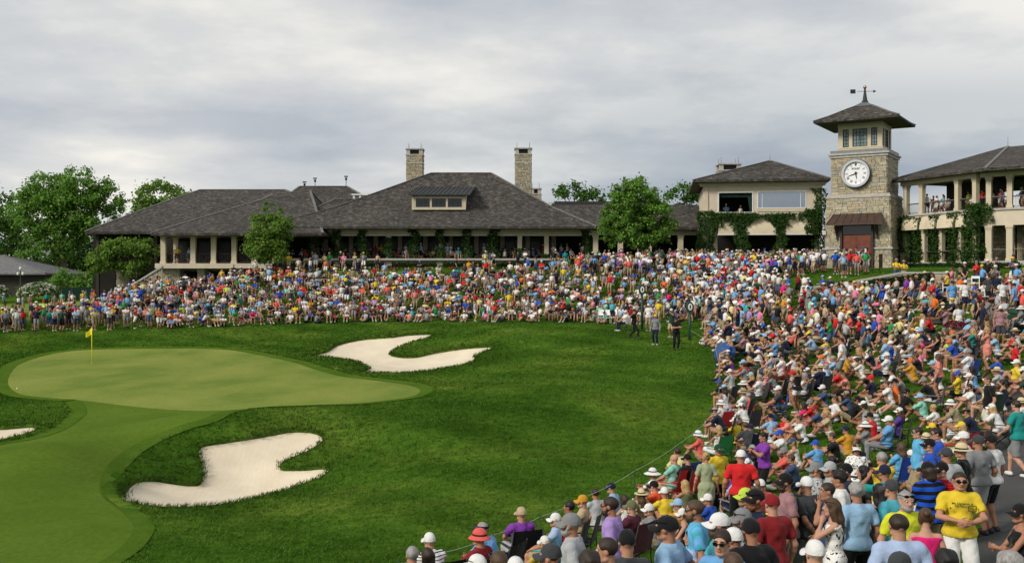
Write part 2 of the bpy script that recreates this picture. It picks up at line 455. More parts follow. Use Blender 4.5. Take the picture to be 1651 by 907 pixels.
vo = k.n('ShaderNodeTexVoronoi', feature='DISTANCE_TO_EDGE'); vo.inputs['Scale'].default_value = 0.33; k.l(k.mix(v, k.n('ShaderNodeTexNoise').outputs['Color'], 0.12), vo.inputs['Vector'])
crack = k.ramp(vo.outputs['Distance'], [(0.0, (.35, .35, .35)), (0.012, (1, 1, 1))])
k.color(k.mix(k.mix(k.ramp(a, [(0.3, (.052, .052, .050)), (0.7, (.078, .077, .073))]), k.ramp(b, [(0.3, (.75, .75, .75)), (0.7, (1.25, 1.25, 1.25))]), 0.9, 'MULTIPLY'), crack, 0.8, 'MULTIPLY')); k.bump(b, 0.3, 0.01)

def submesh(name, sel, z, mat, **t):
    f = cf[sel]; u, inv = np.unique(f.ravel(), return_inverse=True)
    v3 = np.column_stack([cv[u], z[u]])
    tri = inv.reshape(-1, 3)
    n = np.cross(v3[tri[:, 1]]-v3[tri[:, 0]], v3[tri[:, 2]]-v3[tri[:, 0]])[:, 2]
    tri[n < 0] = tri[n < 0][:, ::-1]
    return link(name, np_mesh(name, v3, tri, mat), kind='structure', **t)
submesh('ground', reg == 0, rough_z, 'rough_turf', label='dark green rough grass over mounds and hillside', cat='ground')
submesh('fairway', reg == 1, cz, 'fairway_turf', label='smooth mid-green fairway apron running up to the putting green', cat='fairway')
submesh('putting_green', reg == 2, cz, 'green_turf', label='smooth yellow-green putting green with the flagstick', cat='putting green')
submesh('path', reg == 6, cz, 'asphalt', label='grey asphalt path at the edge of the gallery', cat='path')
def bunker(k, P, label):
    o = submesh('sand_bunker', reg == k, sand_z, 'bunker_sand', label=label, cat='bunker')
    # the turf lip: an earth edge from the rough down into the sand
    mb = MB(); N = len(P); zt = hz(P[:, 0], P[:, 1])+.049; zb = zt-.34
    vs = [(x, y, z) for (x, y), z in zip(P, zt)] + [(x, y, z) for (x, y), z in zip(P, zb)]
    mb.add(vs, [(i, (i+1) % N, N+(i+1) % N, N+i) for i in range(N)])
    mb.build('turf_lip', 'rough_turf', o)
bunker(3, B_UP, 'pale sand bunker with a grass tongue beyond the right end of the green')
bunker(4, B_LO, 'large pale sand bunker in the slope nearest the camera')
bunker(5, B_LE, 'pale sand bunker cut off by the left edge of the photo')
# mown collar round the green and fairway: a band just above the rough
def collar(P, w, label, other):
    Q = offset(P, 1.0)-P; Q = P+Q*(w*np.clip(P[:, 1]/55, .5, 1))[:, None]; N = len(P)
    P2 = offset(P, -.05)
    vs = [(x, y, z+.012) for (x, y), z in zip(P2, hz(P2[:, 0], P2[:, 1]))] + [(x, y, z+.022) for (x, y), z in zip(Q, hz(Q[:, 0], Q[:, 1]))]
    ok = ~inside(other, .5*(P+Q))
    ok &= ~(inside(other, P) | inside(other, Q))
    mb = MB()
    mb.add(vs, [(i, N+i, N+(i+1) % N, (i+1) % N) for i in range(N) if ok[i] and ok[(i+1) % N]], 0, True)
    o = mb.build('fringe', 'collar_turf', label=label, cat='fringe', kind='structure')
    return o
collar(GREEN, .65, 'narrow darker collar of turf round the putting green', FAIR)
collar(FAIR, .75, 'narrow darker collar of turf along the fairway apron', GREEN)

# grass blades of the rough, thick enough to break the smooth sheet
def blades():
    sel = reg == 0; t = cf[sel]; p = np.column_stack([cv, rough_z])
    c = cen[sel]; d = np.hypot(c[:, 0], c[:, 1])
    scr = 825.5 + c[:, 0]/np.maximum(c[:, 1], .1)*F
    vis = (c[:, 1] > 14) & (c[:, 1] < 84) & (scr > -60) & (scr < 1700) & (c[:, 0] < 34)
    t = t[vis]; d = d[vis]
    a, b, e = p[t[:, 0]], p[t[:, 1]], p[t[:, 2]]
    area = .5*np.abs(np.cross(b[:, :2]-a[:, :2], e[:, :2]-a[:, :2]))
    dens = np.clip(2600/d**1.05, 14, 150)
    n = rng.poisson(area*dens); idx = np.repeat(np.arange(len(t)), n)
    u = rng.random((len(idx), 2)); fl = u.sum(1) > 1; u[fl] = 1-u[fl]
    q = a[idx] + (b[idx]-a[idx])*u[:, :1] + (e[idx]-a[idx])*u[:, 1:]
    extra = []
    for P, m in ((B_UP, 4), (B_LO, 8), (B_LE, 2)):          # overhanging fringe along the bunker lips
        Q = np.repeat(P, m, 0) + rng.normal(0, .07, (len(P)*m, 2)); extra.append(np.column_stack([Q, hz(Q[:, 0], Q[:, 1])+.06]))
    for P, m in ((GREEN, 2), (FAIR, 3)):
        Q = np.repeat(P+(offset(P, 1.0)-P)*(.78*np.clip(P[:, 1]/55, .5, 1))[:, None], m, 0) + rng.normal(0, .09, (len(P)*m, 2))
        okk = ~(inside(GREEN, Q) | inside(FAIR, Q) | inside(B_LO, Q) | inside(B_LE, Q) | inside(B_UP, Q)); Q = Q[okk]; extra.append(np.column_stack([Q, hz(Q[:, 0], Q[:, 1])+.02]))
    q = np.vstack([q]+extra)
    for P in (GREEN, FAIR):
        s = (q[:, 0] > P[:, 0].min()-1.2) & (q[:, 0] < P[:, 0].max()+1.2) & (q[:, 1] > P[:, 1].min()-1.2) & (q[:, 1] < P[:, 1].max()+1.2)
        ii = np.nonzero(s)[0]; bad = ii[dist_to(P, q[ii, :2]) < .66*np.clip(q[ii, 1]/55, .5, 1)]; q = np.delete(q, bad, 0)
    N = len(q); K = 4
    q = np.repeat(q, K, 0); M = len(q)
    q[:, :2] += rng.normal(0, .05, (M, 2))
    bank = np.zeros(M); ang = rng.uniform(0, 2*np.pi, M); h = rng.uniform(.02, .065, M); w = rng.uniform(.005, .010, M)*np.clip(np.hypot(q[:, 0], q[:, 1])/20, 1, 3.4)
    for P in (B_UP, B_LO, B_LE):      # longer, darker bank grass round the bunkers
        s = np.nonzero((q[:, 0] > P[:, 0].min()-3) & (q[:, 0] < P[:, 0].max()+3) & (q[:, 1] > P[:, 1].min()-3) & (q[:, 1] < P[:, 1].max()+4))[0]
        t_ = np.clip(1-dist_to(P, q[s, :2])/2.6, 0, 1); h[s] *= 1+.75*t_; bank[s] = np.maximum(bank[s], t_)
    lean = rng.normal(0, .05, (M, 2)) + np.array([.03, -.02])
    dx = np.stack([np.cos(ang), np.sin(ang)], -1)*w[:, None]
    v = np.empty((M, 3, 3)); v[:, 0, :2] = q[:, :2]-dx; v[:, 1, :2] = q[:, :2]+dx; v[:, 2, :2] = q[:, :2]+lean
    v[:, 0, 2] = v[:, 1, 2] = q[:, 2]-.015; v[:, 2, 2] = q[:, 2]+h
    base = np.array([(.056, .136, .013), (.076, .166, .018), (.040, .106, .010), (.112, .182, .028), (.108, .138, .036)])
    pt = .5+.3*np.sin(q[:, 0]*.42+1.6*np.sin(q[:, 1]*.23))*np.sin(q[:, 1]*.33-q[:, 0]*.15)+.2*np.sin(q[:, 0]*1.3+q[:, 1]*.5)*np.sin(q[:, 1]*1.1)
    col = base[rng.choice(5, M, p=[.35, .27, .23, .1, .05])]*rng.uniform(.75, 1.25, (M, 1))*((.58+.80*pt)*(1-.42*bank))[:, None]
    k = NT('grass_blade', 0.9, 0.05); at = k.n('ShaderNodeAttribute', attribute_name='col'); k.color(at.outputs['Color'])
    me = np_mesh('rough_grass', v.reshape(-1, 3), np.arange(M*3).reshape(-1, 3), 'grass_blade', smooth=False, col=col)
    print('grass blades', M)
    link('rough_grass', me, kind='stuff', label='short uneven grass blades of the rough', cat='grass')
blades()
print('terrain', round(time.time()-T0, 1))
# ------------------------------------------------------------------ materials of the buildings
k = NT('shingle_roof', 0.9, 0.15)
co = k.n('ShaderNodeTexCoord'); sp = k.n('ShaderNodeSeparateXYZ'); k.l(co.outputs['Object'], sp.inputs[0])
ad = k.n('ShaderNodeMath', operation='ADD'); k.l(sp.outputs[0], ad.inputs[0]); k.l(sp.outputs[1], ad.inputs[1])
cb = k.n('ShaderNodeCombineXYZ'); k.l(ad.outputs[0], cb.inputs[0]); k.l(sp.outputs[2], cb.inputs[1])
br = k.n('ShaderNodeTexBrick'); k.l(cb.outputs[0], br.inputs['Vector'])
for n_, v_ in (('Scale', 1.0), ('Mortar Size', .012), ('Brick Width', .22), ('Row Height', .105), ('Bias', -0.2)): br.inputs[n_].default_value = v_
br.inputs['Color1'].default_value = (.066, .060, .054, 1); br.inputs['Color2'].default_value = (.124, .117, .108, 1); br.inputs['Mortar'].default_value = (.02, .018, .016, 1)
a = k.noise(k.coord('Object', (1, 1, .6)), 2.2, 6, .75); b = k.noise(k.coord('Object'), .25, 3)
c = k.mix(br.outputs['Color'], k.ramp(a, [(.38, (.55, .55, .56)), (.52, (.95, .95, .95)), (.64, (2.0, 2.0, 2.0))]), .9, 'MULTIPLY')
k.color(k.mix(c, k.ramp(b, [(.3, (.8, .8, .82)), (.7, (1.2, 1.17, 1.12))]), .8, 'MULTIPLY')); k.bump(k.mix(br.outputs['Fac'], a, .6), .7, .05)
plain('ridge_shingle', (.17, .165, .155), .9, .15, .3, 2.5)
plain('cream_trim', (.56, .49, .36), .6, .3, .07, 1.5)
plain('cream_stucco', (.60, .52, .41), .85, .2, .08, 1.2, bump=.2)
plain('hood_stucco', (.60, .52, .38), .85, .2, .14, .9, bump=.2)
plain('stone_trim', (.42, .40, .37), .8, .2, .16, 3, bump=.3)
plain('mortar', (.30, .275, .22), .95, .1, .2, 4)
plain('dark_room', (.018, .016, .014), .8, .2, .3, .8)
plain('dark_wood', (.030, .022, .017), .55, .35, .3, 3)
plain('bronze_metal', (.060, .034, .024), .42, .5, .25, 2)
plain('dark_metal', (.032, .031, .030), .6, .3, .2, 2)
plain('lead_metal', (.16, .18, .19), .45, .5, .15, 3, metal=.4)
plain('copper', (.55, .25, .15), .35, .5, .1, 6, metal=.7)
plain('black_paint', (.012, .012, .012), .45, .4, 0)
plain('white_paint', (.78, .78, .76), .5, .3, .04)
plain('shade_cloth', (.62, .60, .55), .8, .2, .05)
plain('dark_green_cloth', (.014, .04, .032), .85, .2, .25, 4)
plain('red_door', (.155, .040, .022), .5, .35, .22, 2.5)
plain('paving_stone', (.34, .32, .28), .9, .2, .15, 1.4, bump=.2)
plain('soffit_wood', (.10, .085, .065), .8, .2, .15, 2)
k = NT('window_glass', 0.06, 0.8); k.b.inputs['Metallic'].default_value = 0.0
k.color((.012, .016, .018)); k.b.inputs['IOR'].default_value = 1.45
k = NT('tinted_glass', 0.25, 0.25); k.color((.010, .012, .012))
k = NT('mirror_glass', 0.03, 1.0); k.color((.42, .46, .50)); k.b.inputs['Metallic'].default_value = 0.85
k = NT('stone', 0.9, 0.2)
at = k.n('ShaderNodeAttribute', attribute_name='col'); v = k.coord('Object'); a = k.noise(v, 5, 5, .65)
k.color(k.mix(at.outputs['Color'], k.ramp(a, [(.3, (.7, .7, .7)), (.7, (1.25, 1.22, 1.18))]), .9, 'MULTIPLY')); k.bump(a, .6, .03)
k = NT('leaf', 0.6, 0.15)
at = k.n('ShaderNodeAttribute', attribute_name='col'); k.color(at.outputs['Color'])
tr = k.n('ShaderNodeBsdfTranslucent'); k.l(at.outputs['Color'], tr.inputs[0]); mx = k.n('ShaderNodeMixShader'); mx.inputs[0].default_value = .5
k.l(k.b.outputs[0], mx.inputs[1]); k.l(tr.outputs[0], mx.inputs[2]); k.l(mx.outputs[0], k.t.nodes['Material Output'].inputs[0])
k = NT('bark', 0.95, 0.1); v = k.coord('Object', (1, 1, .25)); a = k.noise(v, 9, 5, .7)
k.color(k.ramp(a, [(.3, (.045, .036, .028)), (.7, (.13, .11, .085))])); k.bump(a, .8, .04)

def pm(parent): return Matrix.Translation(parent.location) @ Matrix.Rotation(parent.rotation_euler.z, 4, 'Z')
def wb(mb, name, mats, parent, **t):
    """build a part whose vertices were written in world space"""
    inv = pm(parent).inverted(); mb.v = [tuple(inv @ Vector(p)) for p in mb.v]
    return mb.build(name, mats, parent, **t)
def hip(mb, rings, thick=.26, mi=0, mis=1):
    """roof from an eave ring up to a ridge ring (4 corners each, counter-clockwise from front left), with fascia and soffit"""
    vs = [p for r in rings for p in r]
    low = [(x, y, z-thick) for x, y, z in rings[0]]
    nb = len(vs); vs = vs + low; fs = []
    for k in range(len(rings)-1):
        for j in range(4):
            a, b = k*4+j, k*4+(j+1) % 4; c, d = b+4, a+4
            q = [a, b, c, d]
            if (Vector(vs[c])-Vector(vs[d])).length < 1e-4: q = [a, b, c]
            fs.append(tuple(q))
    mb.add(vs, fs, mi)
    mb.add(vs, [(nb+j, nb+(j+1) % 4, (j+1) % 4, j) for j in range(4)], mi)
    mb.add(low, [(3, 2, 1, 0)], mis)
    t = rings[-1]
    if (Vector(t[0])-Vector(t[3])).length > .01: mb.add(t, [(0, 1, 2, 3)], mi)
def ridge_caps(parent, rings, world=True):
    """raised cap shingles along the hips and ridge"""
    def one(a, b, w):
        mb = MB(); mb.bar(Vector(a)+Vector((0, 0, .03)), Vector(b)+Vector((0, 0, .03)), w, .07)
        if world: wb(mb, 'ridge_cap', 'ridge_shingle', parent)
        else: mb.build('ridge_cap', 'ridge_shingle', parent)
    for j in range(4):
        for k in range(len(rings)-1):
            if (Vector(rings[k+1][j])-Vector(rings[k][j])).length > .3: one(rings[k][j], rings[k+1][j], .26)
    t = rings[-1]
    if (Vector(t[0])-Vector(t[1])).length > .5: one(t[0], t[1], .3)
STONE = np.array([(.42,.375,.265),(.37,.34,.255),(.46,.41,.29),(.33,.31,.255),(.47,.39,.25),(.40,.375,.31),(.35,.32,.235)])
def masonry(mb, cols, o, u, v, w, h, taper=0.0, row=(.13, .27), wid=(.3, .85), holes=(), r=None, tone=1.0):
    """coursed rubble on one wall face: o lower-left corner, u along, v up, outward normal u x v"""
    r = r or random; o, u, v = Vector(o), Vector(u).normalized(), Vector(v).normalized(); n = u.cross(v)
    z = 0.0
    while z < h-.04:
        rh = min(r.uniform(*row), h-z)
        x0 = taper*z; x1 = w-taper*z; x = x0
        while x < x1-.03:
            sw = min(r.uniform(*wid), x1-x)
            if x1-x-sw < .14: sw = x1-x
            if not any(hx0 < x+sw*.5 < hx1 and hz0 < z+rh*.5 < hz1 for hx0, hx1, hz0, hz1 in holes):
                p = r.uniform(.025, .075); g = .008
                q = [(x+g, z+g), (x+sw-g, z+g), (x+sw-g, z+rh-g), (x+g, z+rh-g)]
                vs = [o+u*a+v*b-n*.02 for a, b in q] + [o+u*(a+(-.01 if i in (1, 2) else .01))+v*b+n*(p+r.uniform(-.012, .012)) for i, (a, b) in enumerate(q)]
                mb.add(vs, [(4, 5, 6, 7), (0, 1, 5, 4), (1, 2, 6, 5), (2, 3, 7, 6), (3, 0, 4, 7)])
                c = STONE[r.randrange(len(STONE))]*r.uniform(.84, 1.14)*tone
                cols.extend([c]*5)
            x += sw
        z += rh
def stone_build(mb, cols, name, parent, world=True):
    f = wb if world else (lambda m, *a, **t: m.build(*a, **t))
    o = f(mb, name, 'stone', parent, kind='stuff')
    a = o.data.attributes.new('col', 'FLOAT_COLOR', 'FACE'); c4 = np.ones((len(cols), 4), np.float32); c4[:, :3] = cols
    a.data.foreach_set('color', c4.ravel()); return o
def chimney(name, label, x0, x1, ytop, D, zbot, depth=1.6):
    X0, X1 = px(x0, D), px(x1, D); zt = pz(ytop, D); w = X1-X0
    o = thing(name, label, 'chimney', ((X0+X1)/2, D+depth/2, zbot), group='stone chimneys')
    mb = MB(); mb.box(X0+.02, X1-.02, D+.02, D+depth-.02, zbot, zt-.75); wb(mb, 'core', 'mortar', o)
    mb = MB(); c = []
    for (oo, uu, ww) in (((X0, D, zbot), (1, 0, 0), w), ((X1, D, zbot), (0, 1, 0), depth), ((X1, D+depth, zbot), (-1, 0, 0), w), ((X0, D+depth, zbot), (0, -1, 0), depth)):
        masonry(mb, c, oo, uu, (0, 0, 1), ww, zt-.78-zbot, 0, (.13, .24), (.25, .7), tone=.95)
    stone_build(mb, c, 'stonework', o)
    for g, a, b in ((.08, zt-1.72, zt-1.6), (.1, zt-.78, zt-.66), (.12, zt-.14, zt)):
        mb = MB(); mb.box(X0-g, X1+g, D-g, D+depth+g, a, b); wb(mb, 'stone_band', 'stone_trim', o)
    for sx in (0, 1):
        for sy in (0, 1):
            mb = MB(); cx = X0+.18 if sx == 0 else X1-.18; cy = D+.18 if sy == 0 else D+depth-.18
            mb.box(cx-.2, cx+.2, cy-.2, cy+.2, zt-.66, zt-.14); wb(mb, 'cap_pier', 'stone_trim', o)
            mb = MB(); mb.tube([(cx, cy, zt), (cx, cy, zt+.62)], .022, 5); wb(mb, 'lightning_rod', 'lead_metal', o)
    mb = MB(); mb.box(X0+.3, X1-.3, D+.3, D+depth-.3, zt-.7, zt-.2); wb(mb, 'flue', 'black_paint', o)
    return o
def column(mb, x, y, z0, z1, w=.42, M=None):
    """square post with base and capital"""
    h = w/2
    mb.box(x-h, x+h, y-h, y+h, z0, z1, 0, M)
    mb.box(x-h-.05, x+h+.05, y-h-.05, y+h+.05, z0+.002, z0+.22, 0, M)
    mb.box(x-h-.06, x+h+.06, y-h-.06, y+h+.06, z1-.20, z1-.003, 0, M)
    mb.box(x-h-.03, x+h+.03, y-h-.03, y+h+.03, z1-.34, z1-.28, 0, M)

# ---------- foliage tools
def leaves(c, nrm, size, pal, spread=.6, bright=None):
    """one small folded leaf quad per centre c; returns verts, faces, colours"""
    n = len(c); d = rng.normal(0, 1, (n, 3)); d = nrm + d*spread; d /= np.linalg.norm(d, axis=1)[:, None]+1e-9
    t = rng.normal(0, 1, (n, 3)); t -= (t*d).sum(1)[:, None]*d; t /= np.linalg.norm(t, axis=1)[:, None]+1e-9
    b = np.cross(d, t); s = size*rng.uniform(.65, 1.35, (n, 1))
    v = np.empty((n, 4, 3)); v[:, 0] = c-t*s*.5; v[:, 1] = c+b*s*.36+d*s*.08; v[:, 2] = c+t*s*.5; v[:, 3] = c-b*s*.36+d*s*.08
    p = np.array(pal); col = p[rng.integers(0, len(p), n)]*rng.uniform(.72, 1.3, (n, 1))
    if bright is not None: col = col*bright[:, None]
    return v.reshape(-1, 3), np.arange(n*4).reshape(-1, 4), col
GREENS = [(.035, .085, .012), (.048, .105, .016), (.026, .062, .010), (.060, .120, .022)]
def tree(label, x, y, z, height, tr, lobes, n, size, pal, group=None, cat='tree', name='tree', trunk_top=.62, lean=(0, 0), dens=1.0, shell=.5, spread=.9, cl=.42):
    """trunk and limbs reach into lobes (dx, dy, height, rx, ry, rz); leaves sit in clumps through the lobes"""
    root = thing(name, label, cat, (x, y, z), 0, group)
    vol = np.array([l[3]*l[4]*l[5] for l in lobes]); pr = vol**.75/np.sum(vol**.75)
    ncl = max(14, int(n/75)); which = rng.choice(len(lobes), ncl, p=pr)
    d = rng.normal(0, 1, (ncl, 3)); d /= np.linalg.norm(d, axis=1)[:, None]; rad = rng.uniform(shell, 1, ncl)**.7
    L = np.array(lobes)[which]; cc = L[:, :3] + d*rad[:, None]*L[:, 3:6]
    csz = np.cbrt(vol[which])*cl*rng.uniform(.6, 1.25, ncl)/max(1, (ncl/60)**.25)
    per = rng.multinomial(n, csz**2/np.sum(csz**2)); idx = np.repeat(np.arange(ncl), per)
    g = rng.normal(0, .5, (len(idx), 3)); g[:, 2] *= .72
    c = cc[idx]+g*csz[idx][:, None]
    out = np.concatenate([g[:, :2]*.6, np.abs(g[:, 2:])*.4+.55], 1) + d[idx]*.35
    tone = rng.uniform(.8, 1.2, ncl)[idx]
    v, f, col = leaves(c, out, size, pal, spread, tone)
    link('crown', np_mesh('crown', v, f, 'leaf', smooth=False, col=col), root)
    mb = MB(); top = np.array([lean[0], lean[1], height*trunk_top])
    pts = [np.array([0, 0, -.3]), np.array([lean[0]*.2, lean[1]*.2, height*trunk_top*.3]), np.array([lean[0]*.6, lean[1]*.6, height*trunk_top*.65]), top]
    mb.tube(pts, [tr*1.25, tr, tr*.75, tr*.4], 8); mb.build('trunk', 'bark', root)
    for q in rng.choice(ncl, min(ncl, 13), replace=False):
        t0 = rng.uniform(.45, .98); s = pts[1]+(top-pts[1])*t0; e = cc[q]
        mid = (s+e)/2+np.array([0, 0, .12*np.linalg.norm(e-s)]); mb = MB()
        mb.tube([s, mid, e], [tr*.42, tr*.26, tr*.06], 5); mb.build('limb', 'bark', root)
    return root
def ivy(label, boxes, size=.2, dens=75, fill=2.1, group='ivy on the clubhouse columns and walls', name='ivy_vine'):
    """leaves over the faces of world boxes (x0,x1,y0,y1,z0,z1), thinning raggedly at the outline"""
    C = []; Nn = []
    for bx in boxes:
        M = None
        if len(bx) == 7: bx, M = bx[:6], bx[6]
        x0, x1, y0, y1, z0, z1 = bx
        for ax, sgn in ((1, -1), (0, -1), (0, 1), (2, 1)):
            a = {1: (x1-x0)*(z1-z0), 0: (y1-y0)*(z1-z0), 2: (x1-x0)*(y1-y0)}[ax]; n = int(a*dens*fill)+2
            p = np.column_stack([rng.uniform(x0-.1, x1+.1, n), rng.uniform(y0-.05, y1+.05, n), rng.uniform(z0, z1+.08, n)])
            wv = .14*np.sin(p[:, 2]*2.3+x0*3)+.1*np.sin(p[:, 2]*5.1+x0)
            if ax == 0: p[:, 0] = (x0 if sgn < 0 else x1)+rng.normal(0, .08, n)
            elif ax == 1: p[:, 1] = y0-rng.exponential(.08, n); p[:, 0] += rng.normal(0, .09, n)
            else: p[:, 2] = z1+rng.normal(0, .1, n)
            p[:, 0] += wv
            nn = np.zeros((n, 3)); nn[:, ax] = sgn; nn[:, 2] += .35
            if M is not None:
                A = np.array(M.to_3x3()); p = p @ A.T + np.array(M.translation); nn = nn @ A.T
            C.append(p); Nn.append(nn)
    c = np.vstack(C); nn = np.vstack(Nn); base = c.mean(0); base[2] = c[:, 2].min()
    v, f, col = leaves(c-base, nn, size, [(.034, .088, .015), (.050, .115, .020), (.023, .064, .012), (.068, .138, .028)], .55)
    return link(name, np_mesh(name, v, f, 'leaf', smooth=False, col=col), None, label, 'ivy', group, None, tuple(base))
def shrub(label, x, y, z, rx, ry, rz_, n, size, pal, group=None, name='shrub', cat='shrub', flowers=None):
    d = rng.normal(0, 1, (n, 3)); d /= np.linalg.norm(d, axis=1)[:, None]; d[:, 2] = np.abs(d[:, 2])
    lump = 1+.16*np.sin(d[:, 0]*7+x)+.13*np.sin(d[:, 1]*9+d[:, 2]*6+y)
    c = d*(rng.uniform(.55, 1, n)**.5*lump)[:, None]*np.array([rx, ry, rz_])
    v, f, col = leaves(c, d, size, pal, .7)
    root = thing(name, label, cat, (x, y, z), 0, group)
    link('foliage', np_mesh('foliage', v, f, 'leaf', smooth=False, col=col), root)
    if flowers:
        m, fc, fs = flowers
        d = rng.normal(0, 1, (m, 3)); d /= np.linalg.norm(d, axis=1)[:, None]; d[:, 2] = np.abs(d[:, 2])
        v, f, col = leaves(d*np.array([rx, ry, rz_])*1.05, d*.3+np.array([0, 0, 1]), fs, fc, .3)
        link('blossom', np_mesh('blossom', v, f, 'leaf', smooth=False, col=col), root)
    mb = MB(); mb.tube([(0, 0, -.2), (0, 0, rz_*.6)], [.07, .03], 6); mb.build('stem', 'bark', root)
    return root
def hedge(label, P0, P1, w, z0, h, n, size=.14, group=None, top1=None):
    """clipped hedge along a line; top may slope"""
    P0, P1 = np.array(P0, float), np.array(P1, float); L = np.hypot(*(P1-P0)); u = (P1-P0)/L; nn = np.array([u[1], -u[0]])
    t = rng.random(n); s = rng.uniform(-.5, .5, n)*w; face = rng.random(n)
    zt = z0[0]+(z0[1]-z0[0])*t; hh = h
    zc = np.where(face < .45, rng.uniform(0, hh, n), hh+rng.normal(0, .05, n)); s = np.where(face < .45, np.where(rng.random(n) < .8, w/2, -w/2)+rng.normal(0, .05, n), s)
    c = np.column_stack([P0[0]+u[0]*L*t+nn[0]*s, P0[1]+u[1]*L*t+nn[1]*s, zt+zc])
    nv = np.where((face < .45)[:, None], np.r_[nn, .3], np.r_[0, 0, 1.0])
    base = np.array([*P0, z0[0]])
    v, f, col = leaves(c-base, nv, size, [(.024, .062, .010), (.034, .080, .013), (.016, .045, .008)], .6)
    root = thing('hedge', label, 'hedge', tuple(base), 0, group)
    link('foliage', np_mesh('foliage', v, f, 'leaf', smooth=False, col=col), root)
    mb = MB(); a, b = P0-P0, P1-P0; i = nn*(w/2-.08)
    dz = z0[1]-z0[0]
    mb.add([(*(a+i), -.3), (*(b+i), dz-.3), (*(b-i), dz-.3), (*(a-i), -.3), (*(a+i), h-.1), (*(b+i), dz+h-.1), (*(b-i), dz+h-.1), (*(a-i), h-.1)],
           [(0,3,2,1),(4,5,6,7),(0,1,5,4),(1,2,6,5),(2,3,7,6),(3,0,4,7)])
    mb.build('branches', plain('hedge_core', (.008, .016, .005), .95, .1, .3), root)
    return root

# ------------------------------------------------------------------ main clubhouse with the long veranda
def windows_row(parent, x0, x1, D, z0, z1, n, frame='cream_trim', glass='window_glass', muntin=(2, 3), fw=.1):
    w = (x1-x0)/n
    for i in range(n):
        a, b = x0+i*w, x0+(i+1)*w
        mb = MB()
        mb.box(a, a+fw, D-.06, D+.05, z0, z1); mb.box(b-fw, b, D-.06, D+.05, z0, z1)
        mb.box(a+fw, b-fw, D-.058, D+.05, z1-fw, z1); mb.box(a+fw, b-fw, D-.058, D+.05, z0, z0+fw)
        wnd = wb(mb, 'window', frame, parent)
        mb = MB(); mb.box(a+fw, b-fw, D+.01, D+.03, z0+fw, z1-fw); p = mb
        p.v = [tuple(pm(parent).inverted() @ Vector(q)) for q in p.v]; g = p.build('pane', glass, wnd)
        mb = MB()
        for r_ in range(1, muntin[0]): zc = z0+fw+(z1-z0-2*fw)*r_/muntin[0]; mb.box(a+fw, b-fw, D-.02, D+.008, zc-.018, zc+.018)
        for c_ in range(1, muntin[1]): xc = a+fw+(b-a-2*fw)*c_/muntin[1]; mb.box(xc-.018, xc+.018, D-.022, D+.006, z0+fw, z1-fw)
        mb.v = [tuple(pm(parent).inverted() @ Vector(q)) for q in mb.v]; mb.build('muntin', 'black_paint', wnd)
DV = 103.0
zf = pz(419.5, DV); zc_ = pz(377, DV); ze = pz(365, 101)
XL, XR = px(422, 101), px(962, 101)
club = thing('clubhouse', 'long clubhouse with ivy veranda under a dark shingled hip roof with dormer', 'building', (px(690, DV), DV+8, zf-.6))
eave = [(XL, 101, ze), (XR, 101, ze), (XR+1, 127, ze), (XL-1, 127, ze)]
brk = [(px(537, 106), 106, pz(335, 106)), (px(893, 106), 106, pz(335, 106)), (px(893, 106)+.5, 121.5, pz(335, 106)), (px(537, 106)-.5, 121.5, pz(335, 106))]
zr = pz(279, 113); rdg = [(px(695, 113), 113, zr), (px(792, 113), 113, zr), (px(792, 113), 113.4, zr), (px(695, 113), 113.4, zr)]
mb = MB(); hip(mb, [eave, brk, rdg], .22); roof = wb(mb, 'roof', ['shingle_roof', 'soffit_wood'], club)
ridge_caps(club, [eave, brk, rdg])
# terrace slab, beam, columns, glazed back wall
mb = MB(); mb.box(px(452, 102), px(958, 102), 101.9, 118, zf-1.6, zf); wb(mb, 'terrace', 'paving_stone', club)
mb = MB(); mb.box(px(452, 102)-.1, px(912, 102), 101.6, 102.1, zf-.02, zf+.16); wb(mb, 'terrace_coping', 'stone_trim', club)
mb = MB(); mb.box(px(461, DV), px(949, DV), 102.75, 103.25, zc_+.02, ze-.23); mb.box(px(461, DV)-.05, px(949, DV)+.05, 102.68, 103.3, zc_-.02, zc_+.14); wb(mb, 'beam', 'cream_trim', club)
VCOL = [464, 505, 545, 586, 627, 668, 711, 753, 795, 838, 881, 947]
for x in VCOL:
    mb = MB(); column(mb, px(x, DV), DV, zf, zc_-.02, .44); wb(mb, 'column', 'cream_trim', club)
for a, b in zip(VCOL[:-1], VCOL[1:]):
    mb = MB(); mb.box(px(a, DV)+.26, px(b, DV)-.26, DV-.12, DV-.04, zc_-.20, zc_-.04); wb(mb, 'rolled_shade', 'shade_cloth', club)
DI = 107.6
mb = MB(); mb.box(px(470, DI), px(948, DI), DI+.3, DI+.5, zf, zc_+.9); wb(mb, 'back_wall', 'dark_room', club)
for x in (470, 484, 498, 525, 566, 606, 645, 686, 727, 768, 810, 851, 893):
    mb = MB(); mb.box(px(x, DI)-.23, px(x, DI)+.23, DI-.1, DI+.29, zf, zc_+.4); wb(mb, 'pilaster', 'cream_trim', club)
ix = [470, 498, 525, 566, 606, 645, 686, 727, 768, 810, 851, 893]
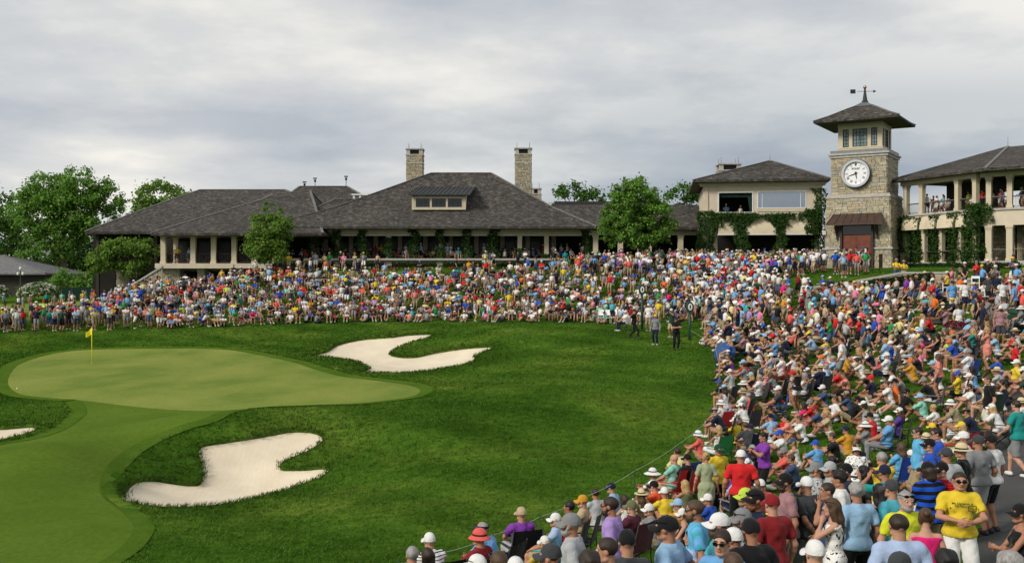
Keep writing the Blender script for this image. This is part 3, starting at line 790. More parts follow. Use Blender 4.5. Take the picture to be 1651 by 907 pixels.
for a, b in zip(ix[:-1], ix[1:]):
    xa, xb = px(a, DI)+.25, px(b, DI)-.25; n = max(1, round((xb-xa)/1.1))
    for i in range(n):
        u0 = xa+(xb-xa)*i/n; u1 = xa+(xb-xa)*(i+1)/n
        mb = MB()
        for q0, q1 in ((u0, u0+.07), (u1-.07, u1)): mb.box(q0, q1, DI+.1, DI+.2, zf, zc_+.3)
        mb.box(u0+.07, u1-.07, DI+.1, DI+.2, zf, zf+.3); mb.box(u0+.07, u1-.07, DI+.1, DI+.2, zc_-.55, zc_-.45)
        d = wb(mb, 'glazed_door', 'dark_wood', club)
        mb = MB(); mb.box(u0+.07, u1-.07, DI+.14, DI+.16, zf+.3, zc_+.3); mb.v = [tuple(pm(club).inverted() @ Vector(q)) for q in mb.v]; mb.build('pane', 'tinted_glass', d)
mb = MB(); mb.box(px(462, DV), px(950, DV), 103.3, DI+.5, zc_+.9, zc_+1.0); wb(mb, 'veranda_ceiling', 'soffit_wood', club)
# dormer
Dd = 104.9; dx0, dx1 = px(664, Dd), px(751, Dd); dz0, dz1 = pz(338, Dd), pz(316, Dd)
mb = MB(); mb.box(dx0, dx1, Dd, Dd+.15, dz0, dz0+.16); mb.box(dx0, dx1, Dd, Dd+.15, dz1-.14, dz1); mb.box(dx0, dx0+.28, Dd, Dd+.15, dz0+.16, dz1-.14); mb.box(dx1-.28, dx1, Dd, Dd+.15, dz0+.16, dz1-.14)
dorm = wb(mb, 'dormer', 'cream_trim', club)
windows_row(club, dx0+.3, dx1-.3, Dd+.06, dz0+.16, dz1-.14, 3)
for X, s in ((dx0+.02, -1), (dx1-.02, 1)):
    mb = MB(); mb.add([(X, Dd+.15, dz0), (X, Dd+.15, dz1), (X, Dd+6, dz1+1.25), (X, Dd+6, dz1+1.2)], [(0, 1, 2, 3)])
    wb(mb, 'dormer_cheek', 'cream_stucco', club)
sx0, sx1 = px(660, Dd-.4), px(748, Dd-.4)+.9
mb = MB(); mb.add([(sx0-.1, Dd-.45, dz1+.02), (sx1-.3, Dd-.45, dz1+.02), (sx1+.1, Dd+5.2, dz1+1.3), (sx0+.4, Dd+5.2, dz1+1.3),
                   (sx0-.1, Dd-.45, dz1+.14), (sx1-.3, Dd-.45, dz1+.14), (sx1+.1, Dd+5.2, dz1+1.42), (sx0+.4, Dd+5.2, dz1+1.42)],
                  [(0,3,2,1),(4,5,6,7),(0,1,5,4),(1,2,6,5),(2,3,7,6),(3,0,4,7)])
dr = wb(mb, 'dormer_roof', 'dark_metal', club)
inv = pm(club).inverted()
for i in range(15):
    t = i/14; a = Vector((sx0-.1+(sx1-.2-sx0)*t, Dd-.45, dz1+.17)); b = Vector((sx0+.4+(sx1-.3-sx0)*t, Dd+5.2, dz1+1.45))
    mb = MB(); mb.bar(inv @ a, inv @ b, .035, .06); mb.build('standing_seam', 'dark_metal', dr)
chimney('chimney', 'stone chimney rising behind the roof beside the dormer', 655.5, 681, 239, 115.5, pz(300, 115.5)-1.5, 1.7)
chimney('chimney', 'stone chimney at the right of the main roof ridge', 831, 856.5, 238, 115.5, pz(315, 115.5)-1.5, 1.7)
chimney('chimney', 'low distant chimney showing its cap behind the right roof slope', 856, 872, 303, 126, pz(330, 126), 1.2)
# link roof to the right of the clubhouse
lk = thing('link_building', 'low dark-roofed link building behind the large tree', 'building', (px(1040, 106), 108, 5.8))
zl = pz(366, 101.5); ez = [(px(935, 101.5), 101.5, zl), (px(1128, 101.5), 101.5, zl), (px(1128, 101.5), 114, zl), (px(935, 101.5), 114, zl)]
zt_ = pz(330, 107.5); tz = [(px(890, 107.5), 107.5, zt_), (px(1128, 107.5), 107.5, zt_), (px(1128, 107.5), 107.9, zt_), (px(890, 107.5), 107.9, zt_)]
mb = MB(); hip(mb, [ez, tz], .25); wb(mb, 'roof', ['shingle_roof', 'soffit_wood'], lk)
mb = MB(); mb.box(px(895, 108), px(1000, 108), 108, 108.5, zt_-.3, pz(324.5, 108)); wb(mb, 'roof_screen', 'dark_metal', lk)
mb = MB(); mb.box(px(950, 105), px(1130, 105), 105.5, 105.8, 5.6, zl-.26); wb(mb, 'wall', 'dark_room', lk)
mb = MB(); mb.box(px(950, 102.3), px(1130, 102.3), 102.3, 102.7, zl-.75, zl-.27); wb(mb, 'beam', 'cream_trim', lk)
for x in (960, 1000, 1046, 1097):
    mb = MB(); column(mb, px(x, 102.5), 102.5, 5.5, zl-.76, .5); wb(mb, 'column', 'cream_trim', lk)

# ------------------------------------------------------------------ left wing: raised porch over a stone base
DW = 101.0
wing = thing('clubhouse_wing', 'clubhouse wing with raised railed porch above a stone base', 'building', (px(330, DW), DW+6, 3.2))
z_s = pz(424.5, DW); z_t = pz(379, DW)
zeC = pz(375.5, 99.3)
eC = [(px(243, 99.3), 99.3, zeC), (px(520, 99.3), 99.3, zeC), (px(520, 99.3)+2, 125, zeC), (px(243, 99.3), 125, zeC)]
rC = [(px(440, 115), 115, pz(313, 115)), (px(500, 115), 115, pz(308, 115)), (px(500, 115), 115.4, pz(308, 115)), (px(440, 115), 115.4, pz(313, 115))]
mC = [(px(420, 112), 112, pz(322.5, 112)), (px(505, 112), 112, pz(322.5, 112)), (px(505, 112), 117, pz(322.5, 112)), (px(420, 112), 117, pz(322.5, 112))]
mb = MB(); hip(mb, [eC, mC, rC], .24); wb(mb, 'roof', ['shingle_roof', 'soffit_wood'], wing); ridge_caps(wing, [eC, mC, rC])
mb = MB(); mb.box(px(259, DW), px(520, DW), DW-.28, DW+.28, z_t, zeC-.25); wb(mb, 'beam', 'cream_trim', wing)
mb = MB(); mb.box(px(258, DW)-.3, px(520, DW), DW-.6, DW+9, pz(432.5, DW), z_s); wb(mb, 'porch_floor', 'cream_stucco', wing)
WC = [264, 312, 345, 378, 411, 444]
for x in WC:
    mb = MB(); column(mb, px(x, DW), DW, z_s, z_t, .48); wb(mb, 'column', 'cream_trim', wing)
mb = MB(); column(mb, px(284, DW+2.6), DW+2.6, z_s, z_t, .44); wb(mb, 'column', 'cream_trim', wing)
for a, b in zip(WC[:-1], WC[1:]):
    xa, xb = px(a, DW)+.27, px(b, DW)-.27; mb = MB()
    mb.box(xa, xb, DW-.05, DW+.05, z_s+.92, z_s+1.0); mb.box(xa, xb, DW-.03, DW+.03, z_s+.1, z_s+.16)
    mid = (xa+xb)/2
    for u0, u1 in ((xa, mid), (mid, xb)):
        mb.bar((u0, DW, z_s+.16), (u1, DW, z_s+.92), .035, .03, up=(0, 1, 0)); mb.bar((u0, DW+.04, z_s+.92), (u1, DW+.04, z_s+.16), .035, .03, up=(0, 1, 0))
        for q in np.linspace(u0, u1, 6)[:-1]: mb.box(q-.012, q+.012, DW+.06, DW+.085, z_s+.16, z_s+.92)
    wb(mb, 'railing', 'dark_wood', wing)
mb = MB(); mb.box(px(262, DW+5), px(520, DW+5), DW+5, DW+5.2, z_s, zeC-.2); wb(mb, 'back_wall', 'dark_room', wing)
for x in (300, 330, 362, 395):
    mb = MB(); mb.box(px(x, DW+4.8)-.6, px(x, DW+4.8)+.6, DW+4.85, DW+4.95, z_s+.2, z_t-.4); w_ = wb(mb, 'window', 'dark_wood', wing)
    mb = MB(); mb.box(px(x, DW+4.8)-.5, px(x, DW+4.8)+.5, DW+4.8, DW+4.845, z_s+.3, z_t-.5); mb.v = [tuple(pm(wing).inverted() @ Vector(q)) for q in mb.v]; mb.build('pane', 'tinted_glass', w_)
# stone base with piers and dark openings, stair cheek wall
zb = 2.2; zt0 = pz(432.5, DW)
mb = MB(); mb.box(px(259, DW), px(520, DW), DW+1.6, DW+1.9, zb, zt0); wb(mb, 'undercroft_wall', 'mortar', wing)
for x0, x1 in ((259, 288), (317, 328), (378, 392), (425, 445)):
    a, b = px(x0, DW), px(x1, DW); mb = MB(); c = []
    masonry(mb, c, (a, DW+.2, zb), (1, 0, 0), (0, 0, 1), b-a, zt0-zb, 0, (.14, .25), (.3, .7)); masonry(mb, c, (b, DW+.2, zb), (0, 1, 0), (0, 0, 1), 1.3, zt0-zb)
    stone_build(mb, c, 'stone_pier', wing)
for x0, x1 in ((289, 316), (329, 377), (393, 424)):
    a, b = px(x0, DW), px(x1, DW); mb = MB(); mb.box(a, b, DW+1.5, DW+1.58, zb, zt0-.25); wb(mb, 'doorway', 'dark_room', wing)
a, b = px(202, 98.5), px(262, 98.5); mb = MB(); c = []
n_ = 8
for i in range(n_):
    u0, u1 = a+(b-a)*i/n_, a+(b-a)*(i+1)/n_
    masonry(mb, c, (u0, 98.5, 2.2), (1, 0, 0), (0, 0, 1), u1-u0, .9+(zt0-3.0)*(i+.5)/n_, 0, (.14, .24), (.25, .6))
stone_build(mb, c, 'stair_cheek_wall', wing)
mb = MB(); mb.bar((a-.2, 98.6, 3.2), (b, 98.6, zt0+.15), .5, .16); wb(mb, 'stair_coping', 'stone_trim', wing)
# big rear roofs of the left wing
rear = thing('rear_clubhouse_roof', 'broad dark shingled roof stretching behind the left porch', 'building', (px(330, 120), 120, 5))
zA = pz(373, 106)
eA = [(px(137, 106), 106, zA), (px(560, 106), 106, zA), (px(560, 106)+2, 140, zA), (px(137, 106)+1, 140, zA)]
mA = [(px(230, 113), 113, pz(338, 113)), (px(520, 113), 113, pz(338, 113)), (px(520, 113), 132, pz(338, 113)), (px(230, 113)+.5, 132, pz(338, 113))]
rA = [(px(322, 121), 121, pz(306, 121)), (px(460, 121), 121, pz(306, 121)), (px(460, 121), 121.5, pz(306, 121)), (px(322, 121), 121.5, pz(306, 121))]
mb = MB(); hip(mb, [eA, mA, rA], .25); wb(mb, 'roof', ['shingle_roof', 'soffit_wood'], rear); ridge_caps(rear, [eA, mA, rA])
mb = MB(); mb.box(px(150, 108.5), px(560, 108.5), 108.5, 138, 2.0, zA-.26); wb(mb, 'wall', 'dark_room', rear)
for x in (158, 196, 226, 252):
    mb = MB(); mb.box(px(x, 107.2)-.16, px(x, 107.2)+.16, 107.04, 107.36, 2.0, zA-.26); wb(mb, 'post', 'dark_wood', rear)
top = thing('upper_clubhouse_roof', 'higher dark shingled roof block with small ridge fixtures', 'building', (px(520, 124), 126, 5))
zB = pz(360, 113)
eB = [(px(400, 113), 113, zB), (px(660, 113), 113, zB), (px(660, 113), 140, zB), (px(400, 113), 140, zB)]
rB = [(px(483, 124), 124, pz(300.5, 124)), (px(560, 124), 124, pz(300.5, 124)), (px(560, 124), 129, pz(300.5, 124)), (px(483, 124), 129, pz(300.5, 124))]
mb = MB(); hip(mb, [eB, rB], .25); wb(mb, 'roof', ['shingle_roof', 'soffit_wood'], top); ridge_caps(top, [eB, rB])
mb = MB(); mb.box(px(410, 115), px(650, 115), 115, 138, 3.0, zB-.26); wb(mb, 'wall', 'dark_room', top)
sm = [(px(470, 108), 108, pz(352, 108)), (px(640, 108), 108, pz(352, 108)), (px(640, 108), 118, pz(352, 108)), (px(470, 108), 118, pz(352, 108))]
sr = [(px(541, 112), 112, pz(321, 112)), (px(572, 112), 112, pz(321, 112)), (px(572, 112), 112.4, pz(321, 112)), (px(541, 112), 112.4, pz(321, 112))]
mb = MB(); hip(mb, [sm, sr], .2); wb(mb, 'lower_roof', ['shingle_roof', 'soffit_wood'], top); ridge_caps(top, [sm, sr])
X0, X1 = px(569, 118), px(592, 118); zq = pz(324, 118)
mb = MB(); mb.box(X0-.15, X1+.15, 117.9, 119.4, pz(314.5, 118), pz(312.5, 118)); wb(mb, 'vent_cap', 'white_paint', top)
for X in (X0+.1, (X0+X1)/2, X1-.1):
    mb = MB(); mb.box(X-.1, X+.1, 118, 118.2, zq-.6, pz(314.6, 118)); wb(mb, 'vent_post', 'white_paint', top)
for x, y1 in ((491, 296), (508, 290), (558, 287)):
    X = px(x, 125); z0, z1 = pz(301, 125), pz(y1, 125)
    mb = MB(); mb.tube([(X, 125, z0-.2), (X, 125, z1)], .04, 6); mb.tube([(X, 125, z1-.25), (X, 125, z1+.05)], .13, 8); mb.box(X-.22, X+.22, 124.9, 125.1, z1+.12, z1+.26)
    wb(mb, 'roof_fixture', 'dark_metal', top)

# ------------------------------------------------------------------ cream two-storey building beside the tower
MO = (px(1134, 97.0), 97.0, 5.2); mid = thing('cream_building', 'cream stucco two-storey building with two wide upper windows and ivy arches', 'building', MO, R(-8))
def lx(x): return (x-1134)/196*10.9
LW = 10.9
def mzz(y): return pz(y, 96)-MO[2]
mb = MB()
zu0, zu1 = mzz(349), mzz(299); wl0, wl1, wr0, wr1 = lx(1160), lx(1215.5), lx(1225), lx(1303)
wz0, wz1 = mzz(341), mzz(310); rz0, rz1 = mzz(334.5), mzz(309)
mb.box(0, wl0, 0, .35, zu0, zu1); mb.box(wl0, wl1, 0, .35, zu0, wz0); mb.box(wl0, wl1, 0, .35, wz1, zu1); mb.box(wl1, wr0, 0, .35, zu0, zu1)
mb.box(wr0, wr1, 0, .35, zu0, rz0); mb.box(wr0, wr1, 0, .35, rz1, zu1); mb.box(wr1, LW, 0, .35, zu0, zu1)
mb.build('upper_wall', 'cream_stucco', mid)
mb = MB(); mb.box(.02, .34, .35, 11, zu0, zu1); mb.box(LW-.34, LW-.02, .35, 11, zu0, zu1); mb.box(0, LW, 10.7, 11, 0, zu1); mb.build('side_wall', 'cream_stucco', mid)
mb = MB(); mb.box(-.3, LW+.3, -.12, .5, zu1, mzz(292)); mb.box(-.4, LW+.4, -.2, .5, mzz(296), mzz(294)); mb.build('cornice', 'cream_trim', mid)
for x0, x1 in ((1136, 1142), (1320.5, 1327)):
    mb = MB(); mb.box(lx(x0), lx(x1), -.1, -.002, zu0+.5, zu1-.05); mb.box(lx(x0)-.05, lx(x1)+.05, -.14, -.003, zu1-.3, zu1-.06); mb.build('pilaster', 'cream_trim', mid)
def wframe(x0, x1, z0, z1, w=.1, mat='white_paint', nm='window'):
    mb = MB(); mb.box(x0-w, x0, -.05, .2, z0-w, z1+w); mb.box(x1, x1+w, -.05, .2, z0-w, z1+w); mb.box(x0, x1, -.048, .2, z0-w, z0); mb.box(x0, x1, -.048, .2, z1, z1+w)
    return mb.build(nm, mat, mid)
wa = wframe(wl0, wl1, wz0, wz1, .1); wa['label'] = 'open window showing a dark room with a green curtain'
wbn = wframe(wr0, wr1, rz0, rz1, .07); wbn['label'] = 'closed window mirroring the clouds'
mb = MB(); mb.box(wr0, wr1, .1, .13, rz0, rz1); mb.build('pane', 'mirror_glass', wbn)
mb = MB()
for f_ in (.09, .9): mb.box(wr0+(wr1-wr0)*f_-.02, wr0+(wr1-wr0)*f_+.02, .06, .098, rz0, rz1)
mb.build('mullion', 'white_paint', wbn)
mb = MB(); mb.box(wr0-.1, wr1+.1, -.06, -.003, mzz(341), rz0-.09); mb.build('sill_panel', 'cream_trim', mid)
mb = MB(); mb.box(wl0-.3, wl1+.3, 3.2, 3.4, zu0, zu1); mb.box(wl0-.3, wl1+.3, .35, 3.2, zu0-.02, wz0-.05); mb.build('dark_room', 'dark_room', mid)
mb = MB()
N = 26
for i in range(N):
    t0, t1 = i/N, (i+1)/N; y0, y1 = .22+.05*(i % 2), .22+.05*((i+1) % 2); x0, x1 = wl0+(wl1-wl0)*t0, wl0+(wl1-wl0)*t1
    mb.add([(x0, y0, wz1-.4), (x1, y1, wz1-.4), (x1, y1, wz1), (x0, y0, wz1)], [(0, 1, 2, 3)])
mb.build('curtain', 'dark_green_cloth', wa)
mb = MB(); mb.add([(wl1-.42, .2, wz1-.35), (wl1-.04, .2, wz1-.35), (wl1-.1, .22, wz0), (wl1-.2, .22, wz0)], [(0, 1, 2, 3)]); mb.build('drape', 'dark_green_cloth', wa)
# lower arcade: posts, header strips, cream hoods
zo = mzz(377)
mb = MB(); mb.box(-.2, LW+.1, 3.0, 3.2, 0, zu0); mb.build('arcade_back_wall', 'dark_room', mid)
mb = MB(); mb.box(-.1, LW, .02, .35, zo, zu0-.003); mb.build('spandrel', 'cream_stucco', mid)
for x in (1138, 1154, 1195, 1260, 1322): mb = MB(); column(mb, lx(x), .22, -.5, zo-.01, .4); mb.build('post', 'cream_trim', mid)
for x0, x1 in ((1158, 1190), (1203, 1256), (1264, 1312)):
    a, b = lx(x0), lx(x1); mb = MB(); vs = []; fs = []; n1, n2 = 6, 10
    for i in range(n1+1):
        an = i/n1*math.pi/2; yy = -.75*math.cos(an)+.0; zz_ = zo+.02+(mzz(351)-zo)*math.sin(an)
        for j in range(n2+1):
            t = j/n2; sh = 1-.22*(math.sin(an))**2*(2*t-1)**4
            vs.append((a+(b-a)*(.5+(t-.5)*sh), yy, zz_))
    for i in range(n1):
        for j in range(n2): q = i*(n2+1)+j; fs.append((q, q+1, q+n2+2, q+n2+1))
    mb.add(vs, fs, 0, True)
    for s in (0, n2):
        mb.add([vs[i*(n2+1)+s] for i in range(n1+1)]+[(vs[s][0], 0, zo+.02)], [tuple(range(n1+2)) if s else tuple(range(n1+1, -1, -1))])
    hd = mb.build('hood', 'hood_stucco', mid)
    mb = MB(); mb.box(a-.05, b+.05, -.78, -.70, zo-.12, zo+.02); mb.build('hood_rail', 'shade_cloth', hd)
ov = 1.0
eM = [(-ov, -ov, mzz(291)+.06), (LW+ov*.6, -ov, mzz(291)+.06), (LW+ov, 12, mzz(291)+.06), (-ov, 12, mzz(291)+.06)]
ax_ = lx(1257)-.1
rM = [(ax_-.15, 5.3, pz(261.5, 102.3)-MO[2]), (ax_+.15, 5.3, pz(261.5, 102.3)-MO[2]), (ax_+.15, 5.5, pz(261.5, 102.3)-MO[2]), (ax_-.15, 5.5, pz(261.5, 102.3)-MO[2])]
mb = MB(); hip(mb, [eM, rM], .2); mb.build('roof', ['shingle_roof', 'soffit_wood'], mid)
ridge_caps(mid, [eM, rM], False)
mb = MB(); mb.tube([(ax_, 5.4, rM[0][2]), (ax_, 5.4, rM[0][2]+.7)], .02, 5); mb.build('lightning_rod', 'lead_metal', mid)
chimney('chimney', 'squat stone chimney behind the cream building roof', 1160.5, 1194, 263, 103.5, pz(300, 103.5), 1.7)

# ------------------------------------------------------------------ clock tower
TX, TD, TZ = px(1394.5, 94.5), 94.5, 5.25
tower = thing('clock_tower', 'square stone clock tower with flared shingled roof and red doors', 'tower', (TX, TD, TZ), R(-31.9))
def tz_(y): return pz(y, 92.2)-TZ
z_b, z_l, z_c, z_w = tz_(402), tz_(318), tz_(248), tz_(237)
h0, h1, h2 = 2.99, 2.73, 2.42
mb = MB()
def frus(mb, ha, hb, za, zb):
    mb.add([(-ha,-ha,za),(ha,-ha,za),(ha,ha,za),(-ha,ha,za),(-hb,-hb,zb),(hb,-hb,zb),(hb,hb,zb),(-hb,hb,zb)], [(0,3,2,1),(4,5,6,7),(0,1,5,4),(1,2,6,5),(2,3,7,6),(3,0,4,7)])
frus(mb, h0-.02, h1-.02, -1.0, z_l); frus(mb, h2-.02, h2-.02, z_l, z_c); mb.build('core', 'mortar', tower)
dw = 1.36; dtop = tz_(364)
tp = (h0-h1)/z_l
rr = random.Random(5); mb = MB(); c = []
sl = Vector((0, tp, 1))
for q, (o_, u_, inw) in enumerate((((-h0, -h0, 0), (1, 0, 0), (0, tp, 1)), ((h0, -h0, 0), (0, 1, 0), (-tp, 0, 1)), ((h0, h0, 0), (-1, 0, 0), (0, -tp, 1)), ((-h0, h0, 0), (0, -1, 0), (tp, 0, 1)))):
    masonry(mb, c, Vector(o_)-Vector(inw)*.4, u_, inw, 2*h0, z_l+.4, tp, (.13, .27), (.3, .85), [(h0-dw, h0+dw, -1, dtop+.4)] if q == 0 else (), rr)
stone_build(mb, c, 'lower_stonework', tower, False)
mb = MB(); c = []
for o_, u_ in (((-h2, -h2, z_l), (1, 0, 0)), ((h2, -h2, z_l), (0, 1, 0)), ((h2, h2, z_l), (-1, 0, 0)), ((-h2, h2, z_l), (0, -1, 0))):
    masonry(mb, c, o_, u_, (0, 0, 1), 2*h2, z_c-z_l, 0, (.12, .25), (.28, .8), (), rr)
stone_build(mb, c, 'upper_stonework', tower, False)
def band(name, h, za, zb, mat='stone_trim', gap=None):
    mb = MB()
    if gap:
        mb.box(-h, -gap, -h, -h+.5, za, zb); mb.box(gap, h, -h, -h+.5, za, zb); mb.box(-h, -h+.4, -h+.5, h, za, zb); mb.box(h-.4, h, -h+.5, h, za, zb); mb.box(-h+.4, h-.4, h-.4, h, za, zb)
    else: mb.box(-h, h, -h, h, za, zb)
    return mb.build(name, mat, tower)
hb_ = h0-tp*z_b
band('base_course', hb_+.16, z_b, z_b+.16, gap=dw+.02)
band('string_course', h1+.10, z_l-.04, z_l+.14); band('string_course', h1+.02, z_l+.14, z_l+.28)
band('tower_cornice', h2+.14, z_c-.25, z_c-.02); band('tower_cornice', h2+.26, z_c-.02, z_c+.14); band('tower_cornice', h2+.08, z_c+.14, z_c+.42, 'lead_metal')
# belvedere with windows on each side
hB = 1.94; zB0, zB1 = z_c+.42, tz_(193)
bel = band('belvedere', hB+.08, zB0, zB0+.16, 'cream_trim')
wz0, wz1 = tz_(234.5), tz_(205.5)
lay = [(-1.52, -.98), (-.66, .66), (.98, 1.52)]
for q in range(4):
    Mr = Matrix.Rotation(q*math.pi/2, 4, 'Z'); mb = MB()
    xs = [-hB]+[v for p in lay for v in p]+[hB]
    for i in range(0, 8, 2): mb.box(xs[i], xs[i+1], -hB, -hB+.22, zB0+.16, zB1, 0, Mr) if not (q % 2) else mb.box(max(xs[i], -hB+.23), min(xs[i+1], hB-.23), -hB, -hB+.22, zB0+.16, zB1, 0, Mr)
    for a, b in lay: mb.box(a, b, -hB, -hB+.22, zB0+.16, wz0, 0, Mr); mb.box(a, b, -hB, -hB+.22, wz1, zB1, 0, Mr)
    mb.box(-hB-.04, hB+.04, -hB-.05, -hB-.002, wz1+.28, wz1+.36, 0, Mr); mb.box(-hB-.04, hB+.04, -hB-.06, -hB-.002, wz0-.14, wz0-.06, 0, Mr)
    mb.build('belvedere_wall', 'cream_trim', tower)
    for k, (a, b) in enumerate(lay):
        mb = MB(); f = .07
        mb.box(a, a+f, -hB+.04, -hB+.12, wz0, wz1, 0, Mr); mb.box(b-f, b, -hB+.04, -hB+.12, wz0, wz1, 0, Mr); mb.box(a+f, b-f, -hB+.042, -hB+.12, wz0, wz0+f, 0, Mr); mb.box(a+f, b-f, -hB+.042, -hB+.12, wz1-f, wz1, 0, Mr)
        wn_ = mb.build('window', 'black_paint', tower)
        mb = MB(); nc = 4 if k == 1 else 2
        for i in range(1, nc): xx = a+(b-a)*i/nc; mb.box(xx-.02, xx+.02, -hB+.05, -hB+.1, wz0+f, wz1-f, 0, Mr)
        for i in range(1, 5): zz_ = wz0+(wz1-wz0)*i/5; mb.box(a+f, b-f, -hB+.052, -hB+.098, zz_-.018, zz_+.018, 0, Mr)
        mb.build('muntin', 'black_paint', wn_)
        mb = MB(); mb.box(a+f, b-f, -hB+.085, -hB+.095, wz0+f, wz1-f, 0, Mr)
        if 'clear_glass' not in MATS:
            kk = NT('clear_glass', 0.05, 0.6); kk.color((.30, .42, .42)); kk.b.inputs['Alpha'].default_value = .35
        mb.build('pane', 'clear_glass', wn_)
mb = MB(); mb.box(-hB+.3, hB-.3, -hB+.3, hB-.3, zB0, zB0+.2); mb.build('belvedere_floor', 'soffit_wood', tower)
# flared roof, finial, vane
he = 3.72; zE = tz_(193)+.02
rg = [[(-h, -h, z), (h, -h, z), (h, h, z), (-h, h, z)] for h, z in ((he, zE), (2.6, zE+.52), (1.3, zE+1.24), (.55, zE+1.62))]
mb = MB(); hip(mb, rg, .18); mb.build('tower_roof', ['shingle_roof', 'soffit_wood'], tower)
ridge_caps(tower, rg, False)
mb = MB(); zt = zE+1.5
mb.add([(-.85,-.85,zt),(.85,-.85,zt),(.85,.85,zt),(-.85,.85,zt),(-.28,-.28,zt+.42),(.28,-.28,zt+.42),(.28,.28,zt+.42),(-.28,.28,zt+.42)], [(0,3,2,1),(4,5,6,7),(0,1,5,4),(1,2,6,5),(2,3,7,6),(3,0,4,7)])
fin = mb.build('roof_cap', 'lead_metal', tower)
mb = MB(); mb.lathe([(.32, zt+.4), (.3, zt+.5), (.22, zt+.62), (.13, zt+1.2), (.09, zt+1.55), (.09, zt+1.7)], 10); mb.build('spire', 'dark_metal', tower)
mb = MB(); mb.lathe([(0, zt+1.66)]+[(.16*math.sin(a), zt+1.84-.16*math.cos(a)) for a in np.linspace(.4, math.pi-.01, 8)], 14); mb.build('finial_ball', 'copper', tower)
mb = MB(); zv = zt+1.45; dv = Vector((math.cos(R(28)), math.sin(R(28)), 0)); c0 = Vector((0, 0, zv))
mb.bar(c0-dv*.7, c0+dv*.75, .035)
pv = c0+dv*.75; mb.add([pv+Vector((0, 0, .14)), pv-Vector((0, 0, .14)), pv+dv*.3, pv+Vector((0, .03, .14)), pv+Vector((0, .03, -.14))], [(0, 1, 2), (3, 2, 4), (0, 2, 3), (1, 4, 2), (0, 3, 4, 1)])
q0 = c0-dv*1.1; Mv = Matrix.Translation(q0) @ Matrix.Rotation(R(28), 4, 'Z'); mb.box(-.22, .25, -.015, .015, -.19, .19, 0, Mv)
mb.build('weather_vane', 'dark_metal', tower)
# clock
CZ = tz_(279.5); CX = -.18
def disc(mb, r0, r1, y0, y1, n=48, mi=0, cx=CX, cz=CZ):
    """ring prism in the front face plane from radius r0 to r1, from depth y0 (front) to y1"""
    vs = []
    for y in (y0, y1):
        for r_ in (r0, r1):
            for j in range(n): a = 2*math.pi*j/n; vs.append((cx+r_*math.sin(a), y, cz+r_*math.cos(a)))
    fs = []
    for j in range(n):
        q = (j+1) % n
        fs.append((j, n+j, n+q, q)); fs.append((n+j, 3*n+j, 3*n+q, n+q))
        if r0 > 0: fs.append((2*n+j, j, q, 2*n+q))
    mb.add(vs, fs, mi, False)
yf = -h2
mb = MB(); disc(mb, 0, 1.36, yf-.16, yf+.02); clock = mb.build('clock', 'lead_metal', tower); clock['label'] = 'round white clock with thin black hands'
mb = MB(); disc(mb, 1.04, 1.24, yf-.46, yf-.15); mb.build('clock_bezel', plain('bezel_metal', (.55, .56, .58), .3, .5, .05, metal=.5), clock)
mb = MB(); disc(mb, 1.241, 1.27, yf-.30, yf-.15); mb.build('clock_groove', 'black_paint', clock)
mb = MB(); disc(mb, 0, 1.04, yf-.30, yf-.16); mb.build('clock_dial', plain('dial_white', (.80, .81, .84), .4, .4, .02), clock)
plain('dial_print', (.10, .10, .10), .6, .3, 0)
NUM = ['', 'I', 'II', 'III', 'IIII', 'V', 'VI', 'VII', 'VIII', 'IX', 'X', 'XI']
mbn = MB()
for hnum in range(1, 12):
    a = hnum*math.pi/6; s = NUM[hnum]; Mn = Matrix.Translation((CX, yf-.312, CZ)) @ Matrix.Rotation(a, 4, 'Y') @ Matrix.Translation((0, 0, .80))
    w = {'I': .05, 'V': .11, 'X': .11}; tot = sum(w[ch] for ch in s); x = -tot/2
    if 90 < hnum*30 < 270: Mn = Mn @ Matrix.Rotation(math.pi, 4, 'Y')
    for ch in s:
        if ch == 'I': mbn.box(x+.012, x+.038, 0, .008, -.12, .12, 0, Mn)
        else:
            e = ((x+.01, .12), (x+.055, -.12), (x+.10, .12)) if ch == 'V' else None
            if e:
                mbn.bar(Mn @ Vector((e[0][0], 0, .12)), Mn @ Vector((e[1][0], 0, -.12)), .024, .008); mbn.bar(Mn @ Vector((e[1][0], .001, -.12)), Mn @ Vector((e[2][0], .001, .12)), .014, .008)
            else:
                mbn.bar(Mn @ Vector((x+.01, 0, .12)), Mn @ Vector((x+.10, 0, -.12)), .024, .008); mbn.bar(Mn @ Vector((x+.01, .001, -.12)), Mn @ Vector((x+.10, .001, .12)), .014, .008)
        x += w[ch]
mbn.build('numerals', 'dial_print', clock)
def text(s, size, mat, parent, M, ext=.003, name='lettering', align='CENTER'):
    cu = bpy.data.curves.new(name, 'FONT'); cu.body = s; cu.size = size; cu.extrude = ext; cu.align_x = align; cu.align_y = 'CENTER'
    cu.offset = size*.02; cu.materials.append(MATS[mat] if isinstance(mat, str) else mat)
    t = bpy.data.objects.new(name, cu); COL.objects.link(t); bpy.context.view_layer.update()
    me = bpy.data.meshes.new_from_object(t.evaluated_get(bpy.context.evaluated_depsgraph_get())); bpy.data.objects.remove(t)
    o = link(name, me, parent); o.matrix_local = M; return o
text('ROLEX', .23, 'black_paint', clock, Matrix.Translation((CX, yf-.318, CZ+.43)) @ Matrix.Rotation(R(90), 4, 'X'))
mb = MB()            # five-pointed crown at twelve o'clock
for i in range(5):
    a = R(-36+18*i); b = Vector((CX+.05*(i-2)*.5, yf-.315, CZ+.74)); t = Vector((CX+.15*math.sin(a)*1.1, yf-.315, CZ+.78+.15*math.cos(a)))
    mb.bar(b, t, .022, .01, up=(0, 1, 0)); disc(mb, 0, .02, yf-.322, yf-.31, 8, 0, t.x, t.z)
